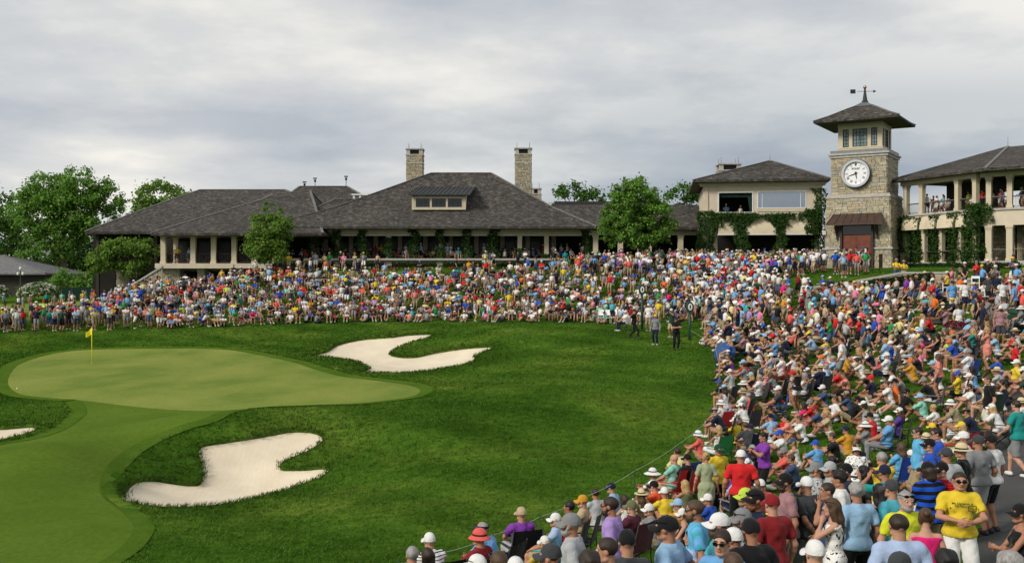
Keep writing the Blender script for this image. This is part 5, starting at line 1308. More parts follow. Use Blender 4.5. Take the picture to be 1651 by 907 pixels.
# ramp walls and hedges below the tower
def low_wall(label, pts, drop, mat='stone_trim'):
    P = [Vector((px(x, D), D, pz(y, D))) for x, y, D in pts]; t = thing('retaining_wall', label, 'wall', tuple(P[0]-Vector((0, 0, drop))), 0, 'low walls below the tower')
    for a, b in zip(P[:-1], P[1:]):
        d = (b-a); d.z = 0; d.normalize(); n = Vector((d.y, -d.x, 0)); n = n if n.y < 0 else -n
        mb = MB(); vs = [a+n*.22, b+n*.22, b-n*.22, a-n*.22]; lo_ = [p-Vector((0, 0, .14)) for p in vs]; mb.add([*lo_, *vs], BF); wb(mb, 'coping', mat, t)
        mb = MB(); vs = [p-Vector((0, 0, .14)) for p in (a+n*.15, b+n*.15, b-n*.15, a-n*.15)]; lo_ = [p-Vector((0, 0, drop)) for p in vs]; mb.add([*lo_, *vs], BF); wb(mb, 'wall_core', 'mortar', t)
        mb = MB(); c = []; L = math.hypot(b.x-a.x, b.y-a.y); masonry(mb, c, a+n*.15-Vector((0, 0, drop+.1)), Vector((b.x-a.x, b.y-a.y, b.z-a.z)), (0, 0, 1), L, drop-.08, 0, (.12, .2), (.25, .6)); stone_build(mb, c, 'stonework', t)
low_wall('pale ramp wall rising along the top of the clipped hedge', [(1300, 463, 71), (1380, 451.5, 70.5), (1455, 438, 70), (1540, 438, 69)], .9)
low_wall('lower pale ramp wall curving below the clipped hedge', [(1428, 468, 63.5), (1465, 460, 63), (1505, 453, 62.6), (1572, 447, 62)], 1.2)
hedge('long clipped hedge sloping up between the two ramp walls', (px(1368, 69), 69), (px(1500, 68), 68), 1.3, (pz(459, 69)-1.0, pz(441.5, 68)-1.0), 1.0, 6500, .13)
hedge('level clipped hedge below the gallery building', (px(1462, 86.5), 86.5), (px(1552, 82), 82), 1.0, (pz(440, 86), pz(440, 82)), .7, 2600, .14)
hedge('clipped hedge at the corner of the gallery building', (px(1545, 79), 79), (px(1640, 75), 75), 1.2, (pz(444, 79), pz(444, 75)), .85, 2400, .14)
t = thing('white_sign', 'white two-panel board sign standing before the clipped hedge', 'sign', (px(1372, 66), 66, float(hz(px(1372, 66), 66))), R(-10)); hh = pz(467, 66)-t.location.z
for s in (-1, 1): mb = MB(); mb.box(-.21+s*.23, .21+s*.23, -.02, .02, hh, hh+.52); mb.build('panel', 'white_paint', t); mb = MB(); mb.box(s*.23-.03, s*.23+.03, .021, .06, -.2, hh+.4); mb.build('post', 'dark_wood', t)
# timber rail by the tower doors and lantern on the ivy pillar
for i, (x, D) in enumerate(((1402, 88), (1420, 87), (1455, 85))):
    z = float(hz(px(x, D), D)); t = thing('timber_post', ('timber post at the right of the tower doors', 'timber post before the tower corner', 'timber post beside the gallery ivy')[i], 'post', (px(x, D), D, z), 0, 'timber posts by the tower')
    mb = MB(); mb.box(-.12, .12, -.12, .12, -.3, 1.15); mb.build('shaft', 'dark_wood', t); mb = MB(); mb.box(-.15, .15, -.15, .15, 1.15, 1.21); mb.build('cap', 'dark_wood', t)
X, D = px(1329, 93.5), 93.5
t = thing('lantern', 'white lantern on a bracket beside the tower ivy', 'lamp', (X, D, pz(382, D))); mb = MB(); mb.box(-.12, .12, -.12, .12, .2, .62); mb.build('glass', 'white_paint', t); mb = MB(); mb.tube([(0, 0, -2.5), (0, 0, .2)], .035, 6); mb.build('pole', 'black_paint', t); mb = MB(); mb.lathe([(.17, .62), (.05, .74), (.01, .8)], 8); mb.build('cap', 'black_paint', t)
# ------------------------------------------------------------------ far left: pavilion, lamp, fence
DP = 128; t = thing('pavilion', 'low dark pavilion with grey hip roof at the left picture edge', 'building', (px(-40, DP), DP+5, 2.2))
ze_ = pz(440, DP); e = [(px(-160, DP), DP, ze_), (px(74, DP), DP, ze_), (px(74, DP), DP+14, ze_), (px(-160, DP), DP+14, ze_)]; zr_ = pz(411, DP+6); r_ = [(px(-100, DP+6), DP+6.8, zr_), (px(0, DP+6), DP+6.8, zr_), (px(0, DP+6), DP+7.2, zr_), (px(-100, DP+6), DP+7.2, zr_)]
mb = MB(); hip(mb, [e, r_], .2); wb(mb, 'roof', [plain('grey_shingle', (.16, .16, .165), .9, .15, .3, 3), 'soffit_wood'], t); ridge_caps(t, [e, r_])
mb = MB(); mb.box(px(-150, DP), px(66, DP), DP+1, DP+13, 1.2, ze_-.21); wb(mb, 'wall', 'dark_wood', t)
D = 116; X = px(33, D); z = float(hz(X, D)); t = thing('lamp_post', 'black lamp post with white globes before the pavilion', 'street lamp', (X, D, z)); h = pz(436, D)-z
mb = MB(); mb.tube([(0, 0, -.2), (0, 0, .4), (0, 0, h)], [.09, .06, .04], 8); mb.build('pole', 'black_paint', t)
for dx, dz in ((-.28, -.5), (.28, -.5), (0, .1)):
    mb = MB(); mb.tube([(0, 0, h-.55), (dx, 0, h+dz)], .02, 5); mb.build('arm', 'black_paint', t); mb = MB(); mb.lathe([(.15*math.sin(a), -.19*math.cos(a)) for a in np.linspace(.1, 3.0, 8)], 10, (dx, 0, h+dz+.15)); mb.build('globe', 'white_paint', t)
D = 119; t = thing('mesh_fence', 'dark green mesh fence behind the spectators at the left', 'fence', (px(145, D), D, 1.5)); a, b = px(100, D), px(196, D); zt0_ = pz(463, D)
for i in range(7):
    u = a+(b-a)*i/6; mb = MB(); mb.tube([(u, D, 1.0), (u, D, zt0_+.06)], .035, 6); wb(mb, 'post', 'bin_green', t)
    if i < 6: mb = MB(); mb.box(u+.04, a+(b-a)*(i+1)/6-.04, D-.008, D+.008, 1.3, zt0_); wb(mb, 'panel', 'mesh_green', t)
D = 106.2; t = thing('stone_pier', 'square stone pier at the foot of the porch stair', 'pier', (px(197, D), D, 2.4)); X = px(197, D); mb = MB(); c = []
for o_, u_ in (((X-.55, D, 2.4), (1, 0, 0)), ((X+.55, D, 2.4), (0, 1, 0)), ((X-.55, D+1.1, 2.4), (0, -1, 0))): masonry(mb, c, o_, u_, (0, 0, 1), 1.1, pz(436, D)-2.4, 0, (.13, .22), (.25, .55))
stone_build(mb, c, 'stonework', t); mb = MB(); mb.box(X-.52, X+.52, D+.03, D+1.08, 2.4, pz(436, D)); wb(mb, 'core', 'mortar', t); mb = MB(); mb.box(X-.62, X+.62, D-.08, D+1.15, pz(436, D), pz(434, D)); wb(mb, 'cap_stone', 'stone_trim', t)
# far practice green on the left
q_ = np.array([(px(x, D_), D_) for x, D_ in ((-60, 104), (40, 103), (120, 103), (180, 107), (190, 112), (140, 117), (40, 117), (-60, 116))]); q_ = resample(smooth_closed(q_), .8)
mb = MB(); ctr = q_.mean(0); ring_ = [ctr+(q_-ctr)*f for f in (1, .75, .5, .25)]; vs = [(x, y, float(hz(x, y))+.03) for rr_ in ring_ for x, y in rr_]+[(*ctr, float(hz(*ctr))+.03)]; N = len(q_)
fs = [(k_*N+i, k_*N+(i+1) % N, (k_+1)*N+(i+1) % N, (k_+1)*N+i) for k_ in range(3) for i in range(N)]+[(3*N+i, 3*N+(i+1) % N, 4*N) for i in range(N)]
mb.add(vs, fs, 0, True); mb.build('practice_green', 'green_turf', kind='structure', label='far strip of bright practice green behind the left spectators', cat='putting green')
print('props', round(time.time()-T0, 1))
# ------------------------------------------------------------------ people: signed-distance bodies turned into smooth meshes
def surface_nets(d, org, h):
    s = d < 0; nx, ny, nz = d.shape
    acc = np.zeros((nx-1, ny-1, nz-1, 3), np.float32); cnt = np.zeros((nx-1, ny-1, nz-1), np.int16)
    crosses = []
    for ax in range(3):
        a = [slice(None)]*3; b = [slice(None)]*3; a[ax] = slice(0, -1); b[ax] = slice(1, None)
        d0, d1 = d[tuple(a)], d[tuple(b)]; cr = s[tuple(a)] != s[tuple(b)]
        ii = np.argwhere(cr); t = d0[cr]/(d0[cr]-d1[cr]); p = ii.astype(np.float32); p[:, ax] += t
        crosses.append((ii, s[tuple(a)][cr])); o1, o2 = [q for q in range(3) if q != ax]
        for e1 in (0, 1):
            for e2 in (0, 1):
                c = ii.copy(); c[:, o1] -= e1; c[:, o2] -= e2
                ok = (c[:, o1] >= 0) & (c[:, o2] >= 0) & (c[:, o1] < acc.shape[o1]) & (c[:, o2] < acc.shape[o2])
                c = c[ok]; flat = np.ravel_multi_index(c.T, cnt.shape)
                acc.reshape(-1, 3)[flat] += p[ok]; cnt.reshape(-1)[flat] += 1
    live = cnt > 0; idx = np.full(cnt.shape, -1, np.int32); idx[live] = np.arange(live.sum())
    v = acc[live]/cnt[live][:, None]
    fs = []
    for ax, (ii, sg) in enumerate(crosses):
        o1, o2 = (ax+1) % 3, (ax+2) % 3
        ok = (ii[:, o1] > 0) & (ii[:, o2] > 0) & (ii[:, o1] < cnt.shape[o1]) & (ii[:, o2] < cnt.shape[o2]); ii, sg = ii[ok], sg[ok]
        q = []
        for e1, e2 in ((1, 1), (0, 1), (0, 0), (1, 0)):
            c = ii.copy(); c[:, o1] -= e1; c[:, o2] -= e2; q.append(idx[c[:, 0], c[:, 1], c[:, 2]])
        q = np.stack(q, -1); q[~sg] = q[~sg][:, ::-1]; fs.append(q)
    return v*h + np.array(org, np.float32), np.vstack(fs)
class Sdf:
    def __init__(s, k=.025): s.pr = []; s.k = k; s.cl = []; s.wr = 0
    def cap(s, a, b, ra, rb, cut=False, sub=False, k=None): s.pr.append(('c', np.array(a, float), np.array(b, float), ra, rb, cut, sub, k or s.k)); return s
    def ell(s, c, r, A=None, sub=False, k=None): s.pr.append(('e', np.array(c, float), np.array(r, float), np.eye(3) if A is None else np.array(A), None, False, sub, k or s.k)); return s
    def clip(s, p, n): s.cl.append((np.array(p, float), np.array(n, float)/np.linalg.norm(n))); return s
    def mesh(s, h):
        lo, hi = [], []
        for q in s.pr:
            if q[6]: continue
            if q[0] == 'c': r = max(q[3], q[4]); lo.append(np.minimum(q[1], q[2])-r); hi.append(np.maximum(q[1], q[2])+r)
            else: r = np.abs(q[3]).T @ q[2]; r = np.maximum(r, q[2].min()); lo.append(q[1]-r); hi.append(q[1]+r)
        org = np.min(lo, 0)-3*h; n = np.ceil((np.max(hi, 0)+3*h-org)/h).astype(int)+1
        ax = [org[i]+np.arange(n[i])*h for i in range(3)]
        D = np.full(n, .25, np.float32)
        for t, q in zip(range(len(s.pr)), s.pr):
            if q[0] == 'c': r = max(q[3], q[4])+.07; b0, b1 = np.minimum(q[1], q[2])-r, np.maximum(q[1], q[2])+r
            else: r = q[2].max()+.07; b0, b1 = q[1]-r, q[1]+r
            i0 = np.clip(((b0-org)/h).astype(int), 0, n-1); i1 = np.clip(np.ceil((b1-org)/h).astype(int)+1, 1, n)
            w = tuple(slice(i0[i], i1[i]) for i in range(3))
            X = ax[0][w[0]][:, None, None]; Y = ax[1][w[1]][None, :, None]; Z = ax[2][w[2]][None, None, :]
            if q[0] == 'c':
                a, b = q[1], q[2]; ab = b-a; L2 = max(ab @ ab, 1e-9)
                tt = ((X-a[0])*ab[0]+(Y-a[1])*ab[1]+(Z-a[2])*ab[2])/L2; tc = np.clip(tt, 0, 1)
                d = np.sqrt((X-a[0]-tc*ab[0])**2+(Y-a[1]-tc*ab[1])**2+(Z-a[2]-tc*ab[2])**2)-(q[3]+(q[4]-q[3])*tc)
                if q[5]: d = np.maximum(d, (tt-1)*math.sqrt(L2))
            else:
                P = [X-q[1][0], Y-q[1][1], Z-q[1][2]]; A = q[3]
                u = [(A[i, 0]*P[0]+A[i, 1]*P[1]+A[i, 2]*P[2])/q[2][i] for i in range(3)]
                k0 = np.sqrt(u[0]**2+u[1]**2+u[2]**2); k1 = np.sqrt((u[0]/q[2][0])**2+(u[1]/q[2][1])**2+(u[2]/q[2][2])**2)+1e-6
                d = k0*(k0-1)/k1
            o = D[w]; k = q[7]
            if q[6]:
                hh = np.clip(.5-.5*(o+d)/k, 0, 1); D[w] = o*(1-hh)+(-d)*hh+k*hh*(1-hh)
            else:
                hh = np.clip(.5+.5*(o-d)/k, 0, 1); D[w] = o*(1-hh)+d*hh-k*hh*(1-hh)
        X = ax[0][:, None, None]; Y = ax[1][None, :, None]; Z = ax[2][None, None, :]
        if s.wr: D += s.wr*(np.sin(41*X+13*Z+2)*np.sin(29*Z-17*Y)+.7*np.sin(23*X-37*Z+1)*np.sin(31*Y+19*X)).astype(np.float32)
        for p, nn in s.cl: D = np.maximum(D, ((X-p[0])*nn[0]+(Y-p[1])*nn[1]+(Z-p[2])*nn[2]).astype(np.float32))
        return surface_nets(D, org, h)
def ik(a, c, l1, l2, pole):
    a, c, pole = np.array(a, float), np.array(c, float), np.array(pole, float); d = c-a; L = np.linalg.norm(d); u = d/max(L, 1e-6); L = min(L, (l1+l2)*.999); L = max(L, abs(l1-l2)+.02)
    x = (l1*l1-l2*l2+L*L)/(2*L); hh = math.sqrt(max(l1*l1-x*x, 0)); p = pole-u*(pole @ u); p /= max(np.linalg.norm(p), 1e-6)
    return a+u*x+p*hh, a+u*L
# pose: pelvis, torso direction, (ankle R, pole R), (ankle L, pole L), (wrist R, pole R), (wrist L, pole L), overall height, phrase
_sa = lambda s: ((s*.10, -.01, .085), (s*.12, 1, 0))
POSES = {
 'st': ((0,0,.945), (0,.03,1), _sa(1), _sa(-1), ((.275,.06,.88), (.4,-1,0)), ((-.275,.06,.88), (-.4,-1,0)), 1.74, 'standing with arms down'),
 'cr': ((0,0,.945), (0,-.01,1), _sa(1), _sa(-1), ((-.09,.235,1.19), (1,-.1,-.6)), ((.10,.26,1.15), (-1,-.1,-.6)), 1.74, 'standing with folded arms'),
 'cl': ((0,0,.945), (0,.0,1), _sa(1), _sa(-1), ((.055,.29,1.13), (1,-.3,-.5)), ((-.055,.29,1.10), (-1,-.3,-.5)), 1.74, 'standing with clasped hands'),
 'hp': ((0,0,.945), (0,.02,1), _sa(1), _sa(-1), ((.19,.05,1.03), (1,-.7,0)), ((-.19,.05,1.03), (-1,-.7,0)), 1.74, 'standing with hands on hips'),
 'pk': ((0,0,.945), (0,.03,1), _sa(1), _sa(-1), ((.21,.08,.93), (.7,-1,0)), ((-.21,.08,.93), (-.7,-1,0)), 1.74, 'standing with hands in pockets'),
 'bh': ((0,0,.945), (0,.03,1), _sa(1), _sa(-1), ((.05,-.19,.93), (1,-.5,0)), ((-.05,-.2,.96), (-1,-.5,0)), 1.74, 'standing with hands behind the back'),
 'ph': ((0,0,.945), (0,.02,1), _sa(1), _sa(-1), ((.07,.30,1.52), (1,.1,-.7)), ((-.07,.30,1.50), (-1,.1,-.7)), 1.74, 'standing and holding a phone up'),
 'ch': ((0,0,.945), (0,.03,1), _sa(1), _sa(-1), ((.24,.12,.95), (.7,-1,0)), ((-.04,.16,1.42), (-.7,.5,-1)), 1.74, 'standing with a hand at the neck'),
 'cp': ((0,0,.945), (0,.03,1), _sa(1), _sa(-1), ((.045,.34,1.27), (1,-.1,-.8)), ((-.045,.34,1.29), (-1,-.1,-.8)), 1.74, 'standing and clapping'),
 'wk': ((0,0,.925), (0,.06,1), ((.09,.27,.10), (0,1,0)), ((-.09,-.30,.14), (0,1,0)), ((.27,-.16,.93), (.3,-1,0)), ((-.25,.26,.97), (-.4,-.6,0)), 1.73, 'walking'),
 'la': ((0,0,.50), (0,-.10,1), ((.13,.47,.085), (0,.6,1)), ((-.13,.45,.085), (0,.6,1)), ((.13,.34,.63), (1,-.5,-.3)), ((-.12,.36,.63), (-1,-.5,-.3)), 1.28, 'sitting in a chair'),
 'le': ((0,0,.50), (0,.50,.87), ((.15,.46,.085), (0,.6,1)), ((-.15,.42,.085), (0,.6,1)), ((.05,.58,.62), (1,.2,-.6)), ((-.05,.58,.60), (-1,.2,-.6)), 1.22, 'sitting in a chair leaning forward'),
 'kn': ((0,-.05,.12), (0,.22,.98), ((.11,.54,.075), (.12,.2,1)), ((-.11,.50,.075), (-.12,.2,1)), ((.06,.44,.42), (1,-.1,-.5)), ((-.06,.45,.40), (-1,-.1,-.5)), .91, 'sitting on the grass with knees up'),
 'bk': ((0,0,.11), (0,-.38,.92), ((.13,.80,.075), (.2,.1,1)), ((-.11,.72,.075), (-.1,.1,1)), ((.27,-.36,.06), (.4,-1,.4)), ((-.27,-.36,.06), (-.4,-1,.4)), .86, 'sitting on the grass leaning back'),
 'cx': ((0,-.03,.11), (0,.18,.98), ((-.10,.30,.07), (1,.5,.35)), ((.10,.38,.07), (-1,.5,.35)), ((.16,.34,.25), (1,-.3,-.2)), ((-.13,.36,.24), (-1,-.3,-.2)), .90, 'sitting cross-legged on the grass'),
 'ok': ((0,-.02,.11), (0,-.05,1), ((.12,.48,.075), (.1,.2,1)), ((-.15,.80,.075), (-.1,.1,1)), ((.14,.40,.44), (1,-.2,-.4)), ((-.27,-.22,.06), (-.5,-1,.3)), .90, 'sitting on the grass with one knee raised'),
}
class Rig:
    def __init__(s, pose, sex):
        P = POSES[pose]; s.pose, s.sex = pose, sex; f = sex == 'f'
        s.pel = np.array(P[0], float); t = np.array(P[1], float); s.t = t/np.linalg.norm(t); s.yv = np.cross(s.t, (1, 0, 0))
        s.A = np.array([(1, 0, 0), s.yv, s.t]); s.sw = .152 if f else .178; s.hw = .098 if f else .09
        at = lambda k, y=0, x=0: s.pel+s.t*k+s.yv*y+np.array((x, 0, 0)); s.at = at
        s.nb = at(.50, -.005); s.hc = s.nb+s.t*.045+np.array((0, .028, .118))
        s.leg, s.arm = {}, {}
        for sg, (an, po) in ((1, P[2]), (-1, P[3])):
            hip = at(-.035, 0, sg*s.hw); kn, ank = ik(hip, an, .445, .425, po); s.leg[sg] = (hip, kn, ank)
        for sg, (wr, po) in ((1, P[4]), (-1, P[5])):
            sh = at(.435, -.01, sg*s.sw); el, w = ik(sh, wr, .285, .255, po); s.arm[sg] = (sh, el, w)
        s.seated = pose in ('la', 'le', 'kn', 'bk', 'cx', 'ok')
    def footdir(s, sg):
        h, k, a = s.leg[sg]
        if s.pose in ('cx',): d = np.array((-sg*.7, .6, 0))
        elif s.pose in ('bk',) or (s.pose == 'ok' and sg < 0): d = np.array((sg*.25, .35, .9))
        else: d = np.array((sg*.22, 1, 0.0))
        return d/np.linalg.norm(d)
    def torso(s, S, g, belly=0.0):
        f = s.sex == 'f'; at = s.at
        S.ell(at(.0, -.005), np.array((.165 if f else .158, .115, .125))+g, s.A)
        S.ell(at(.17, .0), np.array((.125 if f else .145, .098 if f else .112, .17))+g, s.A)
        S.ell(at(.345, -.005), np.array((.140 if f else .165, .105 if f else .118, .165))+g, s.A)
        if f:
            for x in (-1, 1): S.ell(at(.325, .075, x*.062), np.array((.062, .058, .062))+g*.7, s.A)
        else: S.ell(at(.10, .045), np.array((.125, .095+belly, .13))+g, s.A)
        S.cap(at(.44, -.01, -s.sw*.86), at(.44, -.01, s.sw*.86), .058+g, .058+g); S.cap(at(.43, -.012), at(.50, -.005), .085+g*.5, .062+g*.4)
    def body(s):
        S = Sdf(.03); s.torso(S, -.012); S.cap(s.nb-s.t*.03, s.hc+np.array((0, -.02, -.05)), .056 if s.sex == 'm' else .047, .054 if s.sex == 'm' else .046)
        th = .0 if s.sex == 'm' else -.004
        for sg in (1, -1):
            h, k, a = s.leg[sg]; S.cap(h, k, .084, .054); c = k+(a-k)*.3; back = np.array((0, -.012, 0)) if not s.seated else np.array((0, 0, 0))
            S.cap(k, c+back, .053, .056); S.cap(c+back, a, .054, .036); fd = s.footdir(sg); S.cap(a+np.array((0, 0, -.02)), a+fd*.13+np.array((0, 0, -.04 if fd[2] < .5 else 0)), .036, .03)
            sh, e, w = s.arm[sg]; S.cap(sh, e, .050+th, .038+th); S.cap(e, e+(w-e)*.35, .038+th, .039+th); S.cap(e+(w-e)*.35, w, .038+th, .026+th)
        v, f = S.mesh(.021); V, Fc = [v], [f]; n = len(v); mi = [np.zeros(len(f), int)]
        def app(v2, f2, m):
            nonlocal n
            V.append(np.asarray(v2, np.float32)); Fc.append(np.asarray(f2)+n); mi.append(np.full(len(f2), m)); n += len(v2)
        hv, hf, hm = HEAD[s.sex]; V.append(hv+s.hc.astype(np.float32)); Fc.append(hf+n); mi.append(hm); n += len(hv)
        for sg in (1, -1):                                    # hands: palm and five fingers
            sh, e, w = s.arm[sg]; hd = (w-e)/np.linalg.norm(w-e)
            if s.pose in ('bk',) or (s.pose == 'ok' and sg < 0): hd = np.array((sg*.3, -.95, -.05))
            if s.pose in ('cl', 'cp', 'cr', 'kn', 'le', 'la'): hd = hd+np.array((-sg*.35, .1, 0)); hd /= np.linalg.norm(hd)
            if s.pose == 'ph': hd = hd+np.array((0, 0, .8)); hd /= np.linalg.norm(hd)
            hd = hd/np.linalg.norm(hd); nn = np.array((-sg, 0, 0.0))
            if s.pose in ('bk', 'ok', 'la'): nn = np.array((0, 0, -1.0))
            nn = nn-hd*(nn @ hd)
            if np.linalg.norm(nn) < .2: nn = np.array((0, 0, -1.0))-hd*(-hd[2])
            nn /= np.linalg.norm(nn); wd = np.cross(hd, nn)
            if wd[1] < 0 and abs(wd[1]) > .2: wd = -wd
            Pm = Sdf(.015); Pm.ell(w+hd*.05, (.042, .019, .054), np.array([wd, nn, hd])); Pm.cap(w-hd*.02, w+hd*.03, .026, .026); pv, pf = Pm.mesh(.012); app(pv, pf, 0)
            curl = .45 if s.pose not in ('cl', 'kn', 'le') else .95
            for x, L in ((-.030, .066), (-.010, .078), (.010, .083), (.029, .072)):
                b0 = w+hd*.088+wd*x; d1 = hd*math.cos(curl*.4)+nn*math.sin(curl*.4); d2 = hd*math.cos(curl*1.3)+nn*math.sin(curl*1.3)
                m = MB(); m.tube([b0, b0+d1*L*.5, b0+d1*L*.5+d2*L*.5], [.0092, .0085, .006], 5); app(m.v, [q if len(q) == 4 else (q[0], q[1], q[2], q[3]) for q in m.f if len(q) == 4], 0)
            b0 = w+hd*.025+wd*.034; d1 = hd*.75+wd*.62+nn*.25; d1 /= np.linalg.norm(d1); m = MB(); m.tube([b0, b0+d1*.035, b0+d1*.035+(d1*.6+hd*.5)*.03], [.0115, .0105, .007], 5); app(m.v, [q for q in m.f if len(q) == 4], 0)
        return np.vstack(V), np.vstack(Fc), np.concatenate(mi)
    def shirt(s, tank=False, dress=False, sleeve=.62, jacket=False):
        S = Sdf(.03); S.wr = .0062; s.torso(S, .013, .012); S.ell(s.at(-.04, -.002), np.array((.205, .158, .16)), s.A)
        if not tank:
            for sg in (1, -1):
                sh, e, w = s.arm[sg]
                if jacket: S.cap(sh, e, .066, .056); S.cap(e, e+(w-e)*.93, .056, .046, True)
                else: S.cap(sh, sh+(e-sh)*sleeve*1.15, .063, .064, True)
            S.cap(s.nb-s.t*.03, s.nb+s.t*.005, .074, .064, True)
        if not tank:
            for j in range(12):
                a0, a1 = 2*math.pi*j/12, 2*math.pi*(j+1)/12; c0 = s.nb+s.t*.012+s.yv*.004; q = lambda a: c0+np.array((.071*math.cos(a), 0, 0))+s.yv*.074*math.sin(a)-s.t*.020*max(0, math.sin(a))
                S.cap(q(a0), q(a1), .013, .013, k=.006)
        if dress:
            if s.seated: 
                for sg in (1, -1): h, k, a = s.leg[sg]; S.cap(h, h+(k-h)*.92, .115, .10, True)
            else:
                b = np.array((0, 0, .50)); S.ell(np.array((0, .01, .74)), (.20, .165, .30)); S.clip((0, 0, .50), (0, 0, -1))
        else: S.clip(s.at(-.075 if not s.seated else -.03), -s.t)
        if tank: S.clip(s.at(.445), s.t)
        else: S.clip(s.nb+s.t*.034, s.t-s.yv*.10)
        return S.mesh(.021)
    def bottom(s, kind):
        S = Sdf(.03); S.wr = .003; S.ell(s.at(.0, -.005), np.array((.165 if s.sex == 'f' else .158, .115, .125))+.010, s.A); S.ell(s.at(.09, .015), np.array((.14, .115, .10)), s.A)
        for sg in (1, -1):
            h, k, a = s.leg[sg]; end = {'shorts': .93, 'short_shorts': .52}.get(kind)
            if end: S.cap(h, h+(k-h)*end, .094, .094-.01*(end < .8), True)
            else: S.cap(h, k, .097, .070); S.cap(k, k+(a-k)*.97, .070, .056, True)
        S.clip(s.at(.11), s.t)
        return S.mesh(.021)
    def shoes(s, side):
        V, Fc, n = [], [], 0
        for sg in (side,):
            h, k, a = s.leg[sg]; fd = s.footdir(sg); S = Sdf(.025)
            up = np.array((0, 0, 1.0)) if fd[2] < .5 else (k-a)/np.linalg.norm(k-a)
            base = a-up*.045
            S.cap(base-fd*.045, base+fd*.05, .040, .044); S.cap(base+fd*.05, base+fd*.155, .044, .034); S.cap(a, base, .040, .042); S.clip(base-up*.036, -up)
            v, f = S.mesh(.018); V.append(v); Fc.append(f+n); n += len(v)
        return np.vstack(V), np.vstack(Fc)
def make_head(sex):
    f = sex == 'f'; S = Sdf(.018); w = .92 if f else 1.0
    S.ell((0, -.012, .026), (.076*w, .096, .090)).ell((0, .022, -.030), (.060*w, .070, .082)).ell((0, .058, -.092), (.033 if not f else .026, .028, .022))
    S.cap((-.05*w, .0, -.075), (-.02, .055, -.098), .022, .02).cap((.05*w, .0, -.075), (.02, .055, -.098), .022, .02)
    S.cap((-.045, .072, .026), (.045, .072, .026), .014, .014)
    S.ell((-.031, .098, .006), (.019, .016, .014), None, True, .010).ell((.031, .098, .006), (.019, .016, .014), None, True, .010)
    S.cap((0, .086, .010), (0, .104, -.026), .009, .0145, k=.012).ell((-.012, .092, -.030), (.010, .010, .008), k=.01).ell((.012, .092, -.030), (.010, .010, .008), k=.01)
    S.ell((0, .086, -.060), (.023, .012, .011), k=.008)
    S.ell((-.076*w, -.006, -.004), (.010, .021, .032), k=.008).ell((.076*w, -.006, -.004), (.010, .021, .032), k=.008)
    S.cap((0, -.022, -.05), (0, -.034, -.165), .055 if not f else .046, .056 if not f else .047)
    v, q = S.mesh(.0085); c = v[q].mean(1); mi = np.zeros(len(q), int)
    mi[(np.abs(c[:, 0]) < .024) & (c[:, 1] > .083) & (np.abs(c[:, 2]+.060) < .0095)] = 1           # lips
    mi[(np.abs(np.abs(c[:, 0])-.032) < .021) & (c[:, 1] > .066) & (np.abs(c[:, 2]-.030+.15*(np.abs(c[:, 0])-.032)**2) < .0062)] = 2   # brows
    V, Fq, n = [v], [q], len(v)
    for x in (-.031, .031):
        m = MB(); m.lathe([(.0125*math.sin(a), -.0125*math.cos(a)) for a in np.linspace(0.02, math.pi-.02, 7)], 8); e = np.array(m.v)+(x, .0795, .006); qq = np.array([t for t in m.f if len(t) == 4])
        V.append(e); Fq.append(qq+n); n += len(e); ce = e[qq].mean(1); mi = np.r_[mi, np.where(np.hypot(ce[:, 0]-x, ce[:, 2]-.006) < .0062, 4, 3)]
    return np.vstack(V).astype(np.float32), np.vstack(Fq), mi
HEAD = {x: make_head(x) for x in 'mf'}
# ---------- hair and headgear in head space
def hair_mesh(kind):
    S = Sdf(.02); S.wr = .003
    S.ell((0, -.016, .034), (.0835, .101, .094))
    if kind == 'curly': S.wr = .008; S.ell((0, -.022, .05), (.098, .112, .10))
    if kind in ('long', 'pony', 'bun'): S.cap((-.07, -.035, 0), (-.066, -.045, -.05), .026, .024).cap((.07, -.035, 0), (.066, -.045, -.05), .026, .024)
    if kind == 'long': S.cap((-.06, .045, .055), (-.078, .015, -.05), .022, .02).cap((.06, .045, .055), (.078, .015, -.05), .022, .02).cap((-.078, .015, -.05), (-.082, -.02, -.16), .022, .024).cap((.078, .015, -.05), (.082, -.02, -.16), .022, .024).cap((0, -.065, .0), (0, -.10, -.17), .075, .07).cap((0, -.10, -.17), (0, -.125, -.36), .078, .04).cap((-.066, -.03, -.03), (-.08, -.06, -.22), .034, .03).cap((.066, -.03, -.03), (.08, -.06, -.22), .034, .03)
    if kind == 'bob': S.cap((0, -.06, .0), (0, -.075, -.10), .08, .075).cap((-.07, -.01, -.0), (-.072, -.01, -.09), .028, .026).cap((.07, -.01, -.0), (.072, -.01, -.09), .028, .026)
    if kind == 'pony': S.cap((0, -.105, .04), (0, -.155, -.02), .032, .036).cap((0, -.155, -.02), (0, -.15, -.17), .036, .012)
    if kind == 'bun': S.ell((0, -.115, .075), (.04, .036, .038))
    # keep the face and ears free
    S.ell((0, .085, -.03), (.072, .085, .094), None, True, .012)
    if kind in ('short', 'buzz', 'curly'): S.clip((0, -.02, -.062), (0, .42, -1)); S.ell((.085, .03, -.03), (.03, .05, .05), None, True, .01).ell((-.085, .03, -.03), (.03, .05, .05), None, True, .01)
    v, f = S.mesh(.0105)
    if kind == 'buzz': v = v*.975
    return np_mesh('hair', v, f, 'hair_0')
def beard_mesh():
    S = Sdf(.02); S.wr = .003; S.ell((0, .040, -.085), (.058, .060, .056)).cap((-.066, .005, -.02), (-.05, .03, -.08), .02, .026).cap((.066, .005, -.02), (.05, .03, -.08), .02, .026)
    S.ell((0, .12, -.056), (.028, .05, .014), None, True, .008); S.ell((0, .06, -.005), (.062, .07, .040), None, True, .012); v, f = S.mesh(.0095); return np_mesh('beard', v, f, 'hair_0')
